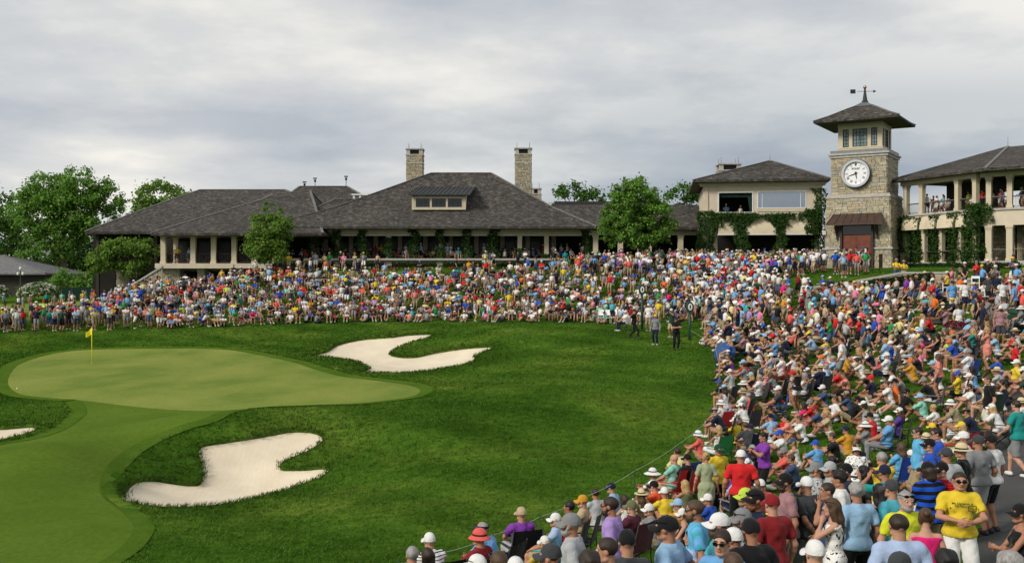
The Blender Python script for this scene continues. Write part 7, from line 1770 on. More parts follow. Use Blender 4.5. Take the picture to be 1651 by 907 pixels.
# ------------------------------------------------------------------ the spectators one can make out, nearest first
P_ = person
CAST = [
 P_(663,878,'la','black',None,'grey','charcoal trousers',-25,top='jacket',chair='navy'), P_(686,880,'la','charcoal',None,'dark brown','black trousers',-45,'f',hk='bob',sun=1,chair='navy'),
 P_(706,861,'le','navy striped white','white cap','grey','tan shorts',-30,chair='black'), P_(769,849,'la','dark red','coral bucket','grey','khaki shorts',-55,chair='navy',wide=1.1),
 P_(803,840,'le','sky blue','navy visor','grey','khaki shorts',-62,chair='black'), P_(839,814,'la','purple','tan cap','grey','light grey shorts',-22,wide=1.08,chair='black'),
 P_(892,824,'la','pale blue','white cap','blonde','tan shorts',-75,'f',chair='turquoise',hk='pony'), P_(915,806,'la','dotted red',None,'black','navy shorts',-72,skin=3,chair='black'),
 P_(936,795,'la','tan','mustard cap','brown','khaki shorts',-75,chair='charcoal'), P_(882,861,'kn','yellow','white cap','blonde','white shorts',-30,'f',hk='pony',beard=0),
 P_(889,870,'cr','pink striped white','charcoal cap','dark brown','khaki shorts',-72), P_(773,888,'ch','off-white','white cap','brown','khaki shorts',-50,sun=2,s=.97), P_(806,886,'pk','charcoal',None,'brown','khaki shorts',-25,sun=2,hk='short',s=.98), P_(832,893,'st','light grey','white cap','dark brown','navy shorts',-10,s=.96),
 P_(925,822,'pk','light grey','grey cap','grey','khaki shorts',-78,beard=1,wide=1.12), P_(988,798,'st','lavender',None,'dark brown','charcoal shorts',-72,beard=1,sun=1,wide=1.1), P_(1012,849,'pk','charcoal','black cap','dark brown','black shorts',-5), P_(984,863,'st','denim',None,'dark brown','khaki shorts',-82),
 P_(952,888,'st','plum',None,'dark brown','black shorts',-10,hk='curly',s=.98), P_(1080,826,'hp','light blue','black cap','brown','khaki shorts',-64,wide=1.15,sun=2,s=1.03), P_(1125,803,'st','blue checked',None,'brown','khaki shorts',-80,beard=1,sun=1,wide=1.08), P_(1161,821,'cr','aqua','white cap','brown','grey shorts',-84,beard=1,wide=1.1),
 P_(1166,850,'pk','sky blue',None,'dark brown','khaki shorts',-150,sun=1), P_(963,786,'kn','light grey',None,'dark brown','khaki shorts',-25), P_(991,775,'kn','light blue','navy cap','brown','tan shorts',-60), P_(1015,803,'la','plum','olive cap','grey','khaki shorts',-50,chair='plum'),
 P_(1029,783,'bk','tan','natural straw','brown','denim short_shorts',-15,'f',hk='long'), P_(1011,796,'cx','white',None,'dark brown','white short_shorts',-40,'f',top='tank',hk='long'), P_(1057,752,'kn','grey and white banded','white sunhat','grey','tan shorts',-55), P_(1060,772,'kn','bright orange','black cap','brown','charcoal shorts',-60,wide=1.08),
 P_(1074,783,'kn','yellow','white cap','brown','khaki shorts',-20), P_(1091,800,'ok','mustard','light blue cap','brown','khaki shorts',-35,wide=1.1), P_(1053,808,'kn','grey','white cap','brown','khaki shorts',-85,sun=1), P_(1085,731,'la','mint',None,'bald','tan shorts',-50,chair='red',skin=2), P_(1106,729,'la','black','black cap','brown','black shorts',-45,chair='red'),
 P_(1139,727,'st','sage',None,'blonde',None,0,'f',top='dress',hk='bun'), P_(1157,713,'pk','yellow','dark green cap','grey','black trousers',155,wide=1.08), P_(1195,722,'st','red','white cap','grey','black trousers',8,wide=1.18,s=1.04), P_(1147,793,'kn','royal blue','white cap','brown','denim shorts',-50), P_(1107,816,'cx','black','white cap','brown','black short_shorts',-80,'f',top='tank',hk='pony'),
 P_(1118,851,'st','pale blue',None,'dark brown','grey shorts',-80,s=.80), P_(1108,772,'kn','olive',None,'blonde','olive short_shorts',-30,'f',top='tank'), P_(1222,783,'pk','navy','black cap','ginger','khaki shorts',-105,beard=1,sun=2,wide=1.12,s=1.03), P_(1205,782,'st','charcoal','lime cap','brown','khaki shorts',-95,s=.98), P_(1247,792,'st','dark red','dark red cap','brown','khaki shorts',-20,wide=1.05),
 P_(1270,758,'st','mauve','black cap','dark brown','light grey shorts',-88,beard=1,s=1.05), P_(1303,764,'bh','charcoal','white cap','grey','grey shorts',-30), P_(1345,800,'ch','black floral white',None,'brown',None,-78,'f',top='tankdress',hk='long',sun=2), P_(1317,866,'st','grey','white cap','grey','khaki shorts',-15), P_(1213,831,'st','black','black cap','dark brown','black trousers',-20,wide=1.1),
 P_(1201,814,'st','patterned grey','grey cap','brown','navy shorts',-85,sun=2), P_(1187,846,'st','lavender','white cap','brown','white shorts',-60,s=.95), P_(1185,889,'st','navy',None,'brown','khaki shorts',-20,s=.98), P_(1383,777,'st','light blue',None,'grey','black trousers',-12,hk='curly',wide=1.04), P_(1338,775,'ch','denim',None,'dark brown','charcoal shorts',-92,hk='buzz'),
 P_(1318,741,'pk','patterned grey','grey cap','brown','khaki shorts',-82), P_(1341,740,'st','light grey','light grey cap','brown','khaki shorts',-88,sun=1), P_(1365,743,'cr','navy','black cap','dark brown','khaki shorts',-85), P_(1357,757,'st','white',None,'black','denim shorts',-70,hk='curly'), P_(1253,747,'kn','yellow','navy cap','brown','grey shorts',-10,D=19.5), P_(1273,742,'cx','sky blue',None,'bald','khaki shorts',-110,sun=1,skin=1,D=20),
 P_(1233,695,'cp','purple',None,'black','black shorts',-100,skin=1,s=.98,sun=2), P_(1547,758,'cl','yellow',None,'dark brown','white shorts',-168,hk='buzz',sun=1,wide=1.14,s=1.02,label='person in yellow printed T-shirt with sunglasses, hands clasped, beside the asphalt path'), P_(1458,787,'st','neon yellow',None,'grey','khaki shorts',172,hk='buzz',sun=2,beard=1,wide=1.08), P_(1451,826,'st','pale blue',None,'dark brown','charcoal trousers',-2,hk='buzz',wide=1.16,s=1.02), P_(1493,817,'st','magenta',None,'brown','denim shorts',12,'f',top='tank',hk='bun'),
 P_(1446,884,'st','charcoal','charcoal cap','dark brown','black shorts',95,s=.98), P_(1528,885,'st','off-white',None,'black','black shorts',0,hk='curly',s=.97), P_(1420,777,'st','black',None,'black','denim shorts',-8,'f',top='tank',hk='long'), P_(1395,748,'st','charcoal',None,'black','black shorts',-75,'f',hk='long'), P_(1497,740,'cr','blue and black banded','black cap','dark brown','khaki shorts',-18,hk='bob',wide=1.1,s=1.03), P_(1521,740,'pk','red striped','black cap','brown','khaki shorts',-95,skin=2),
 P_(1428,745,'ph','teal','navy cap','dark brown','khaki shorts',-20), P_(1440,769,'st','aqua','charcoal cap','brown','grey shorts',-30), P_(1633,888,'st','grey',None,'grey','khaki shorts',-60,hk='curly'), P_(1646,806,'cr','black','black cap','brown','black short_shorts',-85,'f',top='tank',hk='pony'), P_(1579,698,'st','grey','charcoal cap','brown','light grey shorts',-18,wide=1.12,s=1.02,shoe='shoe_dark'), P_(1600,697,'st','white','black cap','brown','black shorts',-35,sun=1,wide=1.05,shoe='shoe_dark'),
 P_(1642,643,'wk','teal',None,'dark brown','grey shorts',-30,s=1.02), P_(1553,712,'pk','black','natural straw','grey','khaki shorts',-60,s=.99), P_(1528,718,'st','light grey','charcoal cap','black','khaki shorts',-15,wide=1.1), P_(1556,692,'st','white','white cap','grey','navy shorts',-55), P_(1501,703,'pk','royal blue','black cap','brown','khaki shorts',-70), P_(1482,686,'st','blue checked',None,'dark brown','khaki shorts',-85,sun=1), P_(1513,688,'st','royal blue',None,'black','grey shorts',-82,sun=1),
 P_(1493,647,'bk','navy',None,'black','khaki shorts',-15,D=22,wide=1.1), P_(1518,638,'kn','white',None,'blonde','white short_shorts',-55,'f',top='tank',D=22.5), P_(1550,643,'le','khaki','white bucket','grey','tan shorts',-60,chair='charcoal'), P_(1577,655,'le','navy','black visor','brown','khaki shorts',-65,chair='black'), P_(1595,604,'st','black',None,'brown','off-white shorts',-85,s=1.04), P_(1567,617,'kn','white',None,'dark brown','khaki shorts',-80,beard=1),
 P_(1381,711,'st','black and white patterned','white visor','black','black shorts',-165,'f',hk='bob',sun=0), P_(1430,668,'la','sky blue','white cap','grey','grey trousers',-70,chair='dark green',wide=1.12), P_(1448,655,'la','violet','white cap','brown','black shorts',-68,'f',chair='black',sun=1), P_(1453,624,'bk','black','black cap','brown','khaki shorts',-95), P_(1434,612,'kn','white',None,'brown','grey shorts',-70), P_(1441,608,'ok','orange','black cap','brown','khaki shorts',-65), P_(1455,602,'kn','grey',None,'dark brown','khaki shorts',-60),
 P_(1400,677,'kn','grey','white sunhat','brown',None,-70,'f',top='dress'), P_(1130,692,'kn','coral','white bucket','brown','khaki shorts',-60), P_(1157,684,'la','white',None,'blonde','white shorts',-35,'f',top='tank',hk='bob',chair='green'), P_(1188,670,'kn','yellow','white cap','brown','black shorts',-40,sun=1), P_(1167,655,'le','navy','navy visor','grey','khaki shorts',-70,chair='black'), P_(1197,625,'la','white','khaki bucket','grey','tan shorts',-60,chair='black',wide=1.05), P_(1201,612,'kn','off-white','white sunhat','brown','white short_shorts',-65,'f'),
 P_(1253,620,'la','charcoal','white cap','brown','khaki shorts',-80,chair='royal blue'), P_(1295,600,'la','white',None,'grey','white shorts',-85,'f',top='tank',hk='bob',chair='black'), P_(1293,668,'kn','white',None,'brown','charcoal shorts',-75), P_(1347,695,'kn','black',None,'brown','khaki shorts',-70), P_(1262,690,'kn','white','royal blue cap','brown','khaki shorts',-85), P_(1283,703,'kn','white','denim cap','blonde','khaki short_shorts',-75,'f',top='tank',hk='pony'), P_(1269,718,'kn','coral','grey cap','brown','navy shorts',-75,beard=1), P_(1281,730,'kn','denim',None,'brown','navy shorts',-70),
 P_(1182,642,'kn','lavender','navy cap','grey','khaki shorts',-60), P_(1245,664,'kn','light blue','black cap','brown','tan shorts',-20), P_(1262,664,'ok','red','black cap','brown','navy shorts',-70), P_(1272,667,'kn','salmon',None,'black','khaki shorts',-72), P_(1299,646,'kn','magenta',None,'dark brown','pink short_shorts',-70,'f',hk='long',sun=1), P_(1310,641,'kn','red','grey cap','brown','khaki shorts',-75), P_(1320,651,'kn','denim','dark red cap','brown','tan shorts',-68,sun=1), P_(1336,660,'kn','tan',None,'blonde','white short_shorts',-80,'f',hk='pony'),
 P_(1330,618,'kn','denim','white cap','brown','khaki shorts',-85,beard=1), P_(1363,614,'kn','black',None,'brown','black shorts',-10), P_(1372,636,'bk','black','black cap','brown','khaki shorts',-80), P_(1345,637,'ok','white',None,'brown','grey shorts',-80), P_(1353,592,'kn','red',None,'brown','khaki shorts',-70), P_(1365,598,'kn','salmon',None,'brown','tan shorts',-75),
 # high on the slope and by the lawn
 P_(1592,526,'ch','salmon',None,'blonde',None,-75,'f',top='tankdress',hk='bob'), P_(1415,491,'bh','black',None,'dark brown','black trousers',5,wide=1.08), P_(1090,509,'cr','black','black cap','dark brown','black trousers',175,wide=1.08,shoe='shoe_dark',label='uniformed person in black standing on the open lawn below the green posts'), P_(1057,505,'st','grey','yellow cap','grey','navy trousers',-150,top='jacket',label='person in grey jacket and yellow cap standing on the open lawn'),
 P_(1022,497,'wk','black','black cap','grey','black trousers',110,shoe='shoe_dark',label='uniformed person in black walking beside the white folding chairs'), P_(1008,499,'la','white','white cap','grey','navy trousers',-110,chair='white',label='person in white shirt seated beside the white folding chairs'), P_(1046,488,'st','white','white cap','brown','khaki trousers',-150,label='person in white shirt and khaki trousers standing beside the grey jacket'), P_(1083,496,'ph','dark green','white cap','brown','tan shorts',-140,label='person in dark green shirt filming behind the uniformed guard'),
 P_(1129,470,'bh','white',None,'grey','khaki trousers',-20), P_(1147,469,'bh','white',None,'white','khaki trousers',10), P_(1161,472,'hp','navy',None,'blonde','khaki trousers',-25), P_(1546,488,'st','white','black cap','dark brown','grey shorts',170,beard=1), P_(1526,492,'cp','mauve','black cap','black','grey shorts',-60,skin=4),
 P_(1544,545,'le','royal blue','orange cap','brown','khaki shorts',-75,chair='royal blue'), P_(1528,540,'la','lime','khaki cap','grey','white trousers',-80,'f',chair='black'), P_(1490,526,'le','pale yellow','white bucket','grey','khaki shorts',-75,chair='black'), P_(1558,548,'la','pale blue',None,'dark brown','grey short_shorts',-85,'f',top='tank',chair='navy'), P_(1468,545,'la','light grey',None,'grey','white shorts',-75,'f',chair='black',hk='bob'),
 P_(1535,451,'st','sky blue','black cap','brown','off-white shorts',165,wide=1.15), P_(1556,450,'st','white','white cap','dark brown','navy shorts',175,beard=1), P_(1572,461,'cr','denim','royal blue cap','brown','tan shorts',-60), P_(1616,449,'st','white','dark green cap','brown','charcoal shorts',175), P_(1595,441,'st','charcoal','black cap','brown','black shorts',-170), P_(1608,439,'st','navy','black cap','brown','light grey trousers',-150), P_(1647,452,'st','red',None,'brown','navy shorts',-30), P_(1636,455,'st','sky blue','navy cap','brown','khaki shorts',-40),
 P_(1613,491,'st','mauve','white cap','dark brown','charcoal shorts',-170,beard=1), P_(1591,477,'cr','grey','black cap','brown','grey shorts',-100), P_(1619,478,'cr','patterned grey','charcoal cap','brown','grey shorts',-110),
]
CAST = [p for p in CAST]
PALW = [('white', 30), ('off-white', 5), ('grey', 6), ('light grey', 6), ('charcoal', 4), ('black', 10), ('navy', 11), ('royal blue', 7), ('sky blue', 5), ('light blue', 6), ('pale blue', 3), ('teal', 1.6), ('aqua', 1.2), ('mint', 2), ('green', 2), ('lime', 1), ('dark green', 1.5), ('yellow', 5), ('mustard', 2), ('pale yellow', 2), ('orange', 2), ('red', 8), ('dark red', 2), ('coral', 4), ('salmon', 3), ('pink', 3), ('magenta', .5), ('purple', 1), ('lavender', 1.2), ('mauve', 1), ('tan', 2), ('denim', 2), ('turquoise', .5)] + [('navy striped white', 1.6), ('blue checked', 1.4), ('patterned grey', 1.6), ('pink striped white', 1), ('grey and white banded', 1.2), ('red striped', .8), ('black and white patterned', .8)]
PN = [a for a, b in PALW]; PW = np.array([b for a, b in PALW], float); PW /= PW.sum()
HATS = ['white cap']*8+['navy cap']*4+['black cap']*5+['grey cap']*3+['white visor', 'white bucket', 'natural straw', 'white sunhat', 'red cap', 'royal blue cap', 'khaki cap', 'light blue cap', 'orange cap', 'dark green cap', 'khaki bucket', 'yellow cap', 'black visor']
BOTS = ['khaki shorts']*5+['tan shorts']*3+['grey shorts']*3+['navy shorts']*3+['charcoal shorts']*2+['white shorts']*2+['black shorts']*3+['denim shorts']*2+['khaki trousers']
def rand_person(x, y, pose, X, Y):
    r = random; sex = 'f' if r.random() < .3 else 'm'; hat = r.choice(HATS) if r.random() < (.72 if sex == 'm' else .42) else None
    top = 'shirt' if sex == 'm' else r.choice(['shirt', 'shirt', 'tank', 'tank', 'dress' if pose in ('st', 'cr', 'hp', 'ch', 'cl') else 'shirt'])
    bot = None if top == 'dress' else (r.choice(BOTS) if sex == 'm' else r.choice(['white short_shorts', 'denim short_shorts', 'black short_shorts', 'khaki short_shorts', 'navy shorts']))
    p = person(x, y, pose, PN[rng.choice(len(PN), p=PW)], hat, r.choice(['dark brown', 'brown', 'brown', 'grey', 'black', 'blonde'] if sex == 'm' else ['dark brown', 'brown', 'blonde', 'blonde', 'black']), bot, None, sex, top,
               hk=None if sex == 'm' else r.choice(['long', 'long', 'pony', 'bob']), D=Y, s=r.uniform(.96, 1.05) if sex == 'm' else r.uniform(.91, .98), sun=1 if r.random() < .3 else 0, wide=r.uniform(.98, 1.12), beard=1 if sex == 'm' and r.random() < .2 else 0, shoe=r.choice(['shoe_white', 'shoe_white', 'shoe_dark', 'shoe_brown']), chair=r.choice(['charcoal', 'navy', 'black', 'dark green', 'royal blue', 'grey', 'red']), skin=r.choice([0, 0, 0, 1, 1, 2, 2, 3, 4]))
    p['at'] = (X, Y); return p

# ---------- right hillside, filled evenly between the people set above
def w2p(X, Y, Z): return 825.5+X/Y*F, 453.5-(Z-CAMZ)/Y*F
SLOPE = np.array([ground_at(x, y) for x, y in ((1108,520),(1140,520),(1150,556))] + [ground_at(x, y, .8) for x, y in ((1170,560),(1172,600),(1170,645),(1156,678),(1106,722),(1036,770),(960,810),(880,845),(800,876),(725,903))] + [(-.6, 15.6), (.6, 14.2), (2.4, 13.5), (5.2, 14.5), (6.7, 17.5), (8.1, 21), (9.9, 24), (12.4, 26.5), (16, 30), (22, 36), (28, 44)]
                 + [(33, 55), (33, 60)] + [ground_at(x, y) for x, y in ((1500,484),(1440,493),(1400,495),(1340,488),(1285,476),(1200,472),(1130,474),(1100,490))])
def poisson(poly, r0, n, pre, rfun=None, keepout=None):
    lo, hi = poly.min(0), poly.max(0); q = rng.uniform(lo, hi, (n, 2)); q = q[inside(poly, q)]
    pts = [np.array(p) for p in pre]; out = []; cell = {}
    def key(p): return (int(p[0]//1.0), int(p[1]//1.0))
    for p in pts: cell.setdefault(key(p), []).append(p)
    for p in q:
        r = rfun(p) if rfun else r0; kx, ky = key(p); ok = True
        if keepout is not None and keepout(p): continue
        for dx in (-1, 0, 1):
            for dy in (-1, 0, 1):
                for o in cell.get((kx+dx, ky+dy), ()):
                    if (o[0]-p[0])**2+(o[1]-p[1])**2 < r*r: ok = False; break
                if not ok: break
            if not ok: break
        if ok: cell.setdefault((kx, ky), []).append(p); out.append(p)
    return out
castxy = [np.array(p['at']) for p in CAST]
def dens(p):
    g = .5+.5*math.sin(p[0]*.55+1.7*math.sin(p[1]*.21))*math.sin(p[1]*.43+.8)
    return (.66 if p[1] > 45 else .78)+.40*g*g*(1 if p[1] < 48 else .5)
cast_px = np.array([(p['px'], p['py']) for p in CAST])
def hides_cast(p):
    """a filler must not stand in front of someone set by hand"""
    if p[1] > 34: return False
    s = F/p[1]; far = np.array([q[1] for q in castxy]) > p[1]
    for zz in ((1.0,) if p[1] > 22 else (.7, 1.6)):
        x, y = w2p(p[0], p[1], carve(*p)+zz); d = np.abs(cast_px-np.array((x, y)))
        if np.any((d[:, 0] < .42*s) & (d[:, 1] < .6*s) & far): return True
    return False
fill = poisson(SLOPE, .8, 26000, castxy, dens, hides_cast)
AUTO = []
for X, Y in fill:
    z = carve(X, Y); x, y = w2p(X, Y, z+.9)
    stand = (Y > 46 and X > 15 and random.random() < .45) or (Y > 58 and random.random() < .75) or (Y < 20 and X > 3.5 and random.random() < .5) or (Y > 34 and random.random() < .05)
    pose = random.choice(['st', 'st', 'cr', 'cl', 'hp', 'pk', 'cr', 'bh', 'ch']) if stand else random.choice(['kn', 'kn', 'kn', 'kn', 'bk', 'cx', 'ok', 'la', 'la', 'le'])
    AUTO.append(rand_person(x, y, pose, float(X), float(Y)))
allp = CAST + sorted(AUTO, key=lambda p: p['at'][1])
n_ind = 0; REST = []
for i, p in enumerate(allp):
    sx = 825.5+p['at'][0]/p['at'][1]*F
    if n_ind < 300 and -20 < sx < 1680:
        ok = put_person(p); tries = 0
        while not ok and tries < 12 and i >= len(CAST):
            p2 = rand_person(p['px'], p['py'], p['pose'], *p['at']); ok = put_person(p2); tries += 1
        if ok: n_ind += 1; continue
        print('label clash', p['shirt'], p['hat'], p['pose'])
    REST.append(p)
print('individuals', n_ind, 'farthest', max(p['at'][1] for p in PEOPLE), 'rest of hillside', len(REST), round(time.time()-T0, 1))
# the printed front of the yellow T-shirt
for p in PEOPLE:
    if p['label' if 'label' in p else 'px'] == 'person in yellow printed T-shirt with sunglasses, hands clasped, beside the asphalt path':
        tee = p
        for s_, zz_, sz in (('My Dynamic is', 1.335, .040), ('a', 1.275, .045)):
            text(s_, sz, plain('tee_ink', (.04, .09, .03), .8, .2, 0), p['shirt_ob'], Matrix.Translation((0 if len(s_) > 3 else .13, .163, zz_)) @ Matrix.Rotation(math.pi, 4, 'Z') @ Matrix.Rotation(R(86), 4, 'X'), .004)
        mb = MB()
        for a, b in (((-.15, 1.31), (-.15, 1.235)), ((-.07, 1.31), (-.07, 1.235)), ((-.15, 1.31), (-.07, 1.31)), ((-.15, 1.235), (-.07, 1.235)), ((-.11, 1.235), (-.11, 1.20))): mb.bar((a[0], .160, a[1]), (b[0], .160, b[1]), .010, .006, up=(0, 1, 0))
        mb.build('shirt_print', 'tee_ink', p['shirt_ob'])

# ------------------------------------------------------------------ the rest of the gallery: lighter figures, merged
def lod(pose, sex, hat, hair, top):
    """a person of about 300 triangles: verts, quads/tris as quads, colour slot (0 skin 1 shirt 2 bottom 3 shoe 4 hair 5 hat)"""
    r = rig(pose, sex); V, Q, C = [], [], []
    def ring(c, A, rx, ry, n): return [c+A[0]*rx*math.cos(2*math.pi*j/n)+A[1]*ry*math.sin(2*math.pi*j/n) for j in range(n)]
    def loft(rs, col, n, cap=True):
        o = len(V)
        for q in rs: V.extend(q)
        for i in range(len(rs)-1):
            for j in range(n): k = (j+1) % n; Q.append((o+i*n+j, o+i*n+k, o+(i+1)*n+k, o+(i+1)*n+j)); C.append(col)
        if cap:
            for base, rev in ((o, 1), (o+(len(rs)-1)*n, 0)):
                for j in range(1, n-2, 2):
                    q = (base, base+j, base+j+1, base+j+2 if j+2 < n else base+j+1); Q.append(q[::-1] if rev else q); C.append(col)
    A = [np.array((1., 0, 0)), r.yv]; at = r.at
    loft([ring(at(-.09), A, .13, .11, 8), ring(at(.0), A, .172, .13, 8), ring(at(.09), A, .16, .125, 8)], 2, 8)
    loft([ring(at(.02), A, .17, .135, 8), ring(at(.2, .01), A, .162, .135, 8), ring(at(.36), A, .175, .13, 8), ring(at(.455, -.01), A, .17, .085, 8), ring(at(.50), A, .07, .065, 8)], 1, 8)
    def limb(pts, rad, col, n=5):
        rs = []
        for i, p in enumerate(pts):
            d = pts[min(i+1, len(pts)-1)]-pts[max(i-1, 0)]; d = d/np.linalg.norm(d); u = np.cross(d, (0.3, 1, .2)); u /= np.linalg.norm(u); rs.append(ring(p, [u, np.cross(d, u)], rad[i], rad[i], n))
        loft(rs, col, n)
    for sg in (1, -1):
        sh, e, w = r.arm[sg]; m = sh+(e-sh)*.68
        if top == 'tank': limb([sh, e, w, w+(w-e)*.55], [.055, .045, .032, .03], 0)
        else: limb([sh, m], [.075, .07], 1); limb([m, e, w, w+(w-e)*.55], [.048, .043, .032, .032], 0)
        h, k, a = r.leg[sg]; m = h+(k-h)*.92
        limb([h, m], [.11, .092], 2); limb([m, k, k+(a-k)*.35, a], [.06, .058, .058, .042], 0); fd = r.footdir(sg); limb([a+np.array((0, 0, .03))-fd*.05, a-np.array((0, 0, .04))+fd*.06, a-np.array((0, 0, .05))+fd*.16], [.045, .05, .035], 3)
    limb([r.nb-r.t*.03, r.hc-np.array((0, .02, .05))], [.055, .052], 0)
    B = [np.array((1., 0, 0)), np.array((0, 1., 0))]
    loft([ring(r.hc+np.array((0, y, z)), B, rx*.94, ry*.94, 8) for y, z, rx, ry in ((.03, -.115, .03, .035), (.015, -.075, .06, .075), (0, -.01, .078, .098), (-.01, .04, .078, .098))], 0, 8)
    loft([ring(r.hc+np.array((-0., -.03, z)), B, rx, ry, 8) for z, rx, ry in ((-.045, .07, .075), (.02, .083, .085))], 4, 8)
    hc = 5 if hat else 4
    loft([ring(r.hc+np.array((0, -.012, z)), B, rx, ry, 8) for z, rx, ry in ((.02, .083, .101), (.08, .078, .095), (.120, .042, .052))], hc, 8)
    if hair == 'long' and not False: limb([r.hc+np.array((0, -.07, .02)), r.hc+np.array((0, -.11, -.15)), r.hc+np.array((0, -.12, -.3))], [.07, .075, .04], 4)
    if hat in ('cap', 'visor'):
        o = len(V); V.extend([r.hc+np.array(q) for q in ((-.075, .06, .035), (.075, .06, .035), (.06, .165, .02), (-.06, .165, .02), (-.075, .06, .028), (.075, .06, .028), (.06, .165, .012), (-.06, .165, .012))]); Q.extend([(o, o+1, o+2, o+3), (o+7, o+6, o+5, o+4), (o+3, o+2, o+6, o+7)]); C.extend([5]*3)
    elif hat: loft([ring(r.hc+np.array((0, -.012, .02)), B, .165, .18, 10), ring(r.hc+np.array((0, -.012, .045)), B, .08, .10, 10)], 5, 10)
    return np.array(V, np.float32), np.array(Q, np.int32), np.array(C)
LOD = {}
def get_lod(p):
    k = (p['pose'], p['sex'], p['hat'], 'long' if p['hair'] in ('long', 'pony', 'bob') else 'short', 'tank' if 'tank' in p['top'] else 'shirt')
    if k not in LOD: LOD[k] = lod(*k)
    return LOD[k]
LMIX = {'navy striped white': '#a3a7b8', 'blue checked': '#62b2de', 'patterned grey': '#93969a', 'pink striped white': '#f0b4b0', 'grey and white banded': '#bfc1c2', 'red striped': '#b01f24', 'black and white patterned': '#9a9a9a'}
def lin(nm): return np.array(fade(srgb(CLOTH.get(nm) or LMIX.get(nm, '#a8a8a8'))))
CR_V, CR_F, CR_C, crn = [], [], [], 0
def crowd_add(p, z=None, yaw=None):
    global crn
    V, Q, C = get_lod(p); x, y = p['at']; z = carve(x, y) if z is None else z; a = -R(p['yaw'] if yaw is None else yaw); s = p['s']; c, sn = math.cos(a), math.sin(a); wd = p.get('wide', 1)
    vx, vy = V[:, 0]*s*wd, V[:, 1]*s; CR_V.append(np.column_stack([vx*c-vy*sn+x, vx*sn+vy*c+y, V[:, 2]*s+z])); CR_F.append(Q+crn); crn += len(V)
    pal = np.array([SKIN[p['skin']], lin(p['shirt']), lin(p['shirt'] if p['top'] in ('dress', 'tankdress') else p['botc'] or 'khaki'), (.55, .55, .53) if p.get('shoe', 'shoe_white') == 'shoe_white' else (.03, .03, .03), HAIRC[HN[p['hairc']]][1], lin(p['hatc'] or 'white')])
    CR_C.append(pal[C])
for p in REST: crowd_add(p)
# far amphitheatre: below the clubhouse, from the crowd line up to the terrace lawn
def fline(x): return float(np.interp(x, [-60, 0, 150, 300, 450, 600, 700, 880, 960, 1050, 1100, 1180], [541, 537, 534, 529, 523, 519.5, 519, 519.5, 521, 523, 517, 500]))
front = [ground_at(x, fline(x)) for x in range(-60, 1110, 30)]
FAR = np.array(front + [(px(1110, 71), 71), (px(1200, 76), 76), (px(1330, 80), 80), (px(1330, 91), 91), (px(1140, 95.5), 95.5), (px(1000, 96.5), 96.5), (px(880, 96), 96), (px(700, 96), 96), (px(480, 95.5), 95.5), (px(395, 95), 95), (px(330, 95), 95), (px(215, 93), 93), (px(150, 84), 84), (px(-60, 80), 80)])
pre = [np.array((a, b)) for a, b in []]
def fdens(p): 
    x, y = w2p(p[0], p[1], carve(*p)); g = math.sin(p[0]*.5)*math.sin(p[1]*.7+p[0]*.2); return .70+.12*g+(.28 if y < 452 and x < 930 else 0)
fr = []
for i in range(len(front)-1):
    a, b = np.array(front[i]), np.array(front[i+1]); n = max(1, int(np.hypot(*(b-a))/.68))
    for k_ in range(n): fr.append(a+(b-a)*(k_+random.uniform(-.25, .25))/n+np.array((0, random.uniform(.1, .55))))
def flawn(p): return math.hypot(p[0]-(px(1035, 78)), p[1]-78) < 1.2
farp = poisson(FAR, .7, 26000, fr, fdens)
for X, Y in list(fr)+farp:
    z = carve(X, Y); x, y = w2p(X, Y, z); isf = any((X-q[0])**2+(Y-q[1])**2 < 1e-6 for q in fr[:0])
    left = x < 235+random.uniform(-40, 90)
    top = y < 452
    st = left or (top and random.random() < (.45 if x < 930 else .8)) or (x > 1060 and Y > 74) or random.random() < .07
    pose = random.choice(['st', 'st', 'cr', 'cl', 'hp', 'pk', 'bh', 'cr', 'ph' if random.random() < .2 else 'st']) if st else random.choice(['kn', 'kn', 'la', 'la', 'le', 'cx', 'ok', 'la'])
    p = rand_person(x, y, pose, float(X), float(Y)); p['yaw'] = face_green(X, Y)+random.uniform(-35, 35) if random.random() < .85 else random.uniform(0, 360)
    crowd_add(p)
# people on the lawn behind the left group, on the terrace, porch, galleries and at the open window
def at_px(x, yfeet, D, pose='st', shirt=None, hat=None, yaw=180, z=None):
    p = rand_person(x, yfeet, pose, px(x, D), D); p['yaw'] = yaw+random.uniform(-25, 25)
    if shirt: p['shirt'] = shirt
    if hat: p['hatc'], p['hat'] = hat.rsplit(' ', 1)
    crowd_add(p, pz(yfeet, D) if z is None else z)
for x, yf_, D, sh in ((6,500,112,'sky blue'),(37,497,110,'light blue'),(48,500,110,'pink'),(55,486,122,'red'),(75,495,112,'teal'),(88,498,111,'white'),(100,496,112,'mint'),(113,497,111,'lavender'),(88,505,106,'grey'),(117,500,108,'white'),(101,474,124,'coral'),(110,474,124,'orange'),(118,475,123,'yellow'),(135,473,124,'yellow'),(138,492,114,'pale blue'),(149,490,114,'denim'),(134,503,106,'yellow'),(152,500,108,'orange'),(172,482,112,'off-white'),(185,481,112,'coral'),(30,500,110,'white')):
    at_px(x, yf_, D, 'st', sh, None, random.choice([180, 90, -60, 150]), z=carve(px(x, D), D))
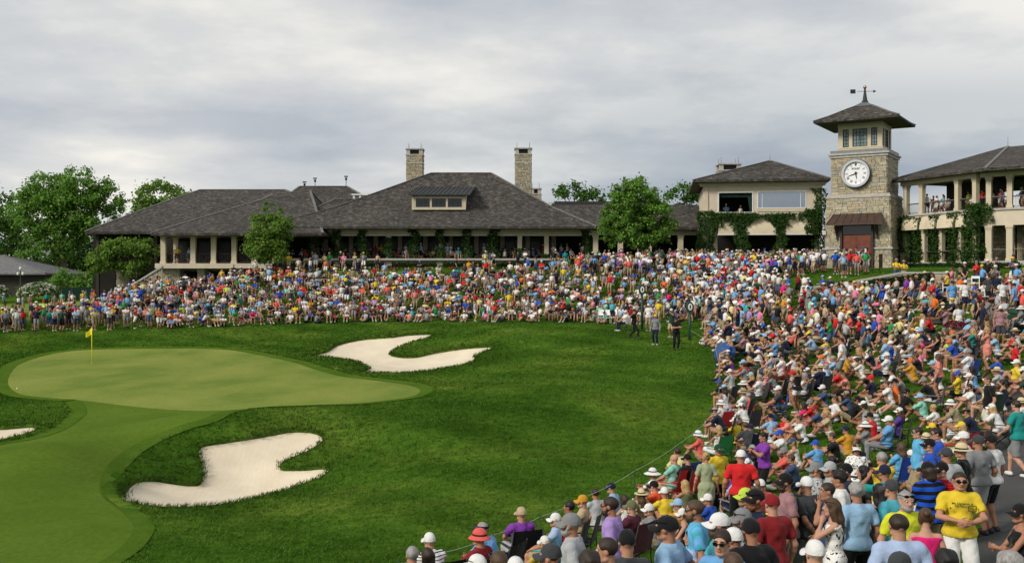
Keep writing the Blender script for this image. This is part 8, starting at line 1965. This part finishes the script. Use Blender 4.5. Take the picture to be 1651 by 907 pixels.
for i in range(120):
    x = random.uniform(458, 945); D = random.uniform(102.8, 106.5); at_px(x, 420, D, random.choice(['la', 'la', 'le', 'st']) if x < 880 else random.choice(['st', 'cr', 'la']), None, None, random.uniform(0, 360), z=zf)
for x, sh in ((285, 'yellow'), (305, 'light blue')): at_px(x, 424, 101.7 if x > 300 else 101.6, 'hp' if x < 300 else 'st', sh, None, 190, z=z_s)
for i in range(24):
    x = random.uniform(452, 955); D = 99.0+random.uniform(-.5, .5); at_px(x, 440, D, random.choice(['st', 'cr', 'pk']), None, None, 180, z=carve(px(x, D), D))
for i in range(30):                         # people behind the gallery rail
    if i < 15: q = G1+g1*L1*random.uniform(.05, .95)-n1*random.uniform(.5, 2.2)
    else: q = G2+g2*random.uniform(.3, 6.5)-n2_*random.uniform(.5, 2.0)
    p = rand_person(1500, 330, random.choice(['st', 'cr', 'la']), q.x, q.y); p['yaw'] = random.uniform(-150, -60); crowd_add(p, zF2-.08)
for x, sh, ps in ((.75, 'sky blue', 'la'), (2.1, 'white', 'st')):
    q = pm(mid) @ Vector((wl0+x, 1.6, 0)) if False else Matrix.Translation(mid.location) @ Matrix.Rotation(R(-8), 4, 'Z') @ Vector((lx(1160)+x, 1.4, 0))
    p = rand_person(1180, 340, ps, q.x, q.y); p['shirt'] = sh; p['yaw'] = -170; crowd_add(p, mzz(341)+MO[2]-(.45 if ps == 'la' else .9))
for x in (1445, 1457): at_px(x, 448, 71.2, 'cl', 'yellow', 'khaki bucket', 180, z=pz(438, 70)-.85)
for i in range(26):                         # knot of people on the steps before the tower doors
    x = random.uniform(1345, 1400); D = random.uniform(74, 88); at_px(x, 445, D, random.choice(['st', 'cr', 'hp', 'pk']), None, None, random.uniform(150, 230), z=carve(px(x, D), D))
k = NT('crowd_cloth', .8, .25); at_ = k.n('ShaderNodeAttribute', attribute_name='col'); k.color(at_.outputs['Color'])
cme = np_mesh('crowd', np.vstack(CR_V), np.vstack(CR_F), 'crowd_cloth', smooth=True, col=np.vstack(CR_C))
link('crowd', cme, kind='stuff', label='packed gallery of spectators covering the hillsides below the clubhouse', cat='crowd')
print('crowd people', len(CR_V), 'quads', sum(len(f) for f in CR_F), round(time.time()-T0, 1))
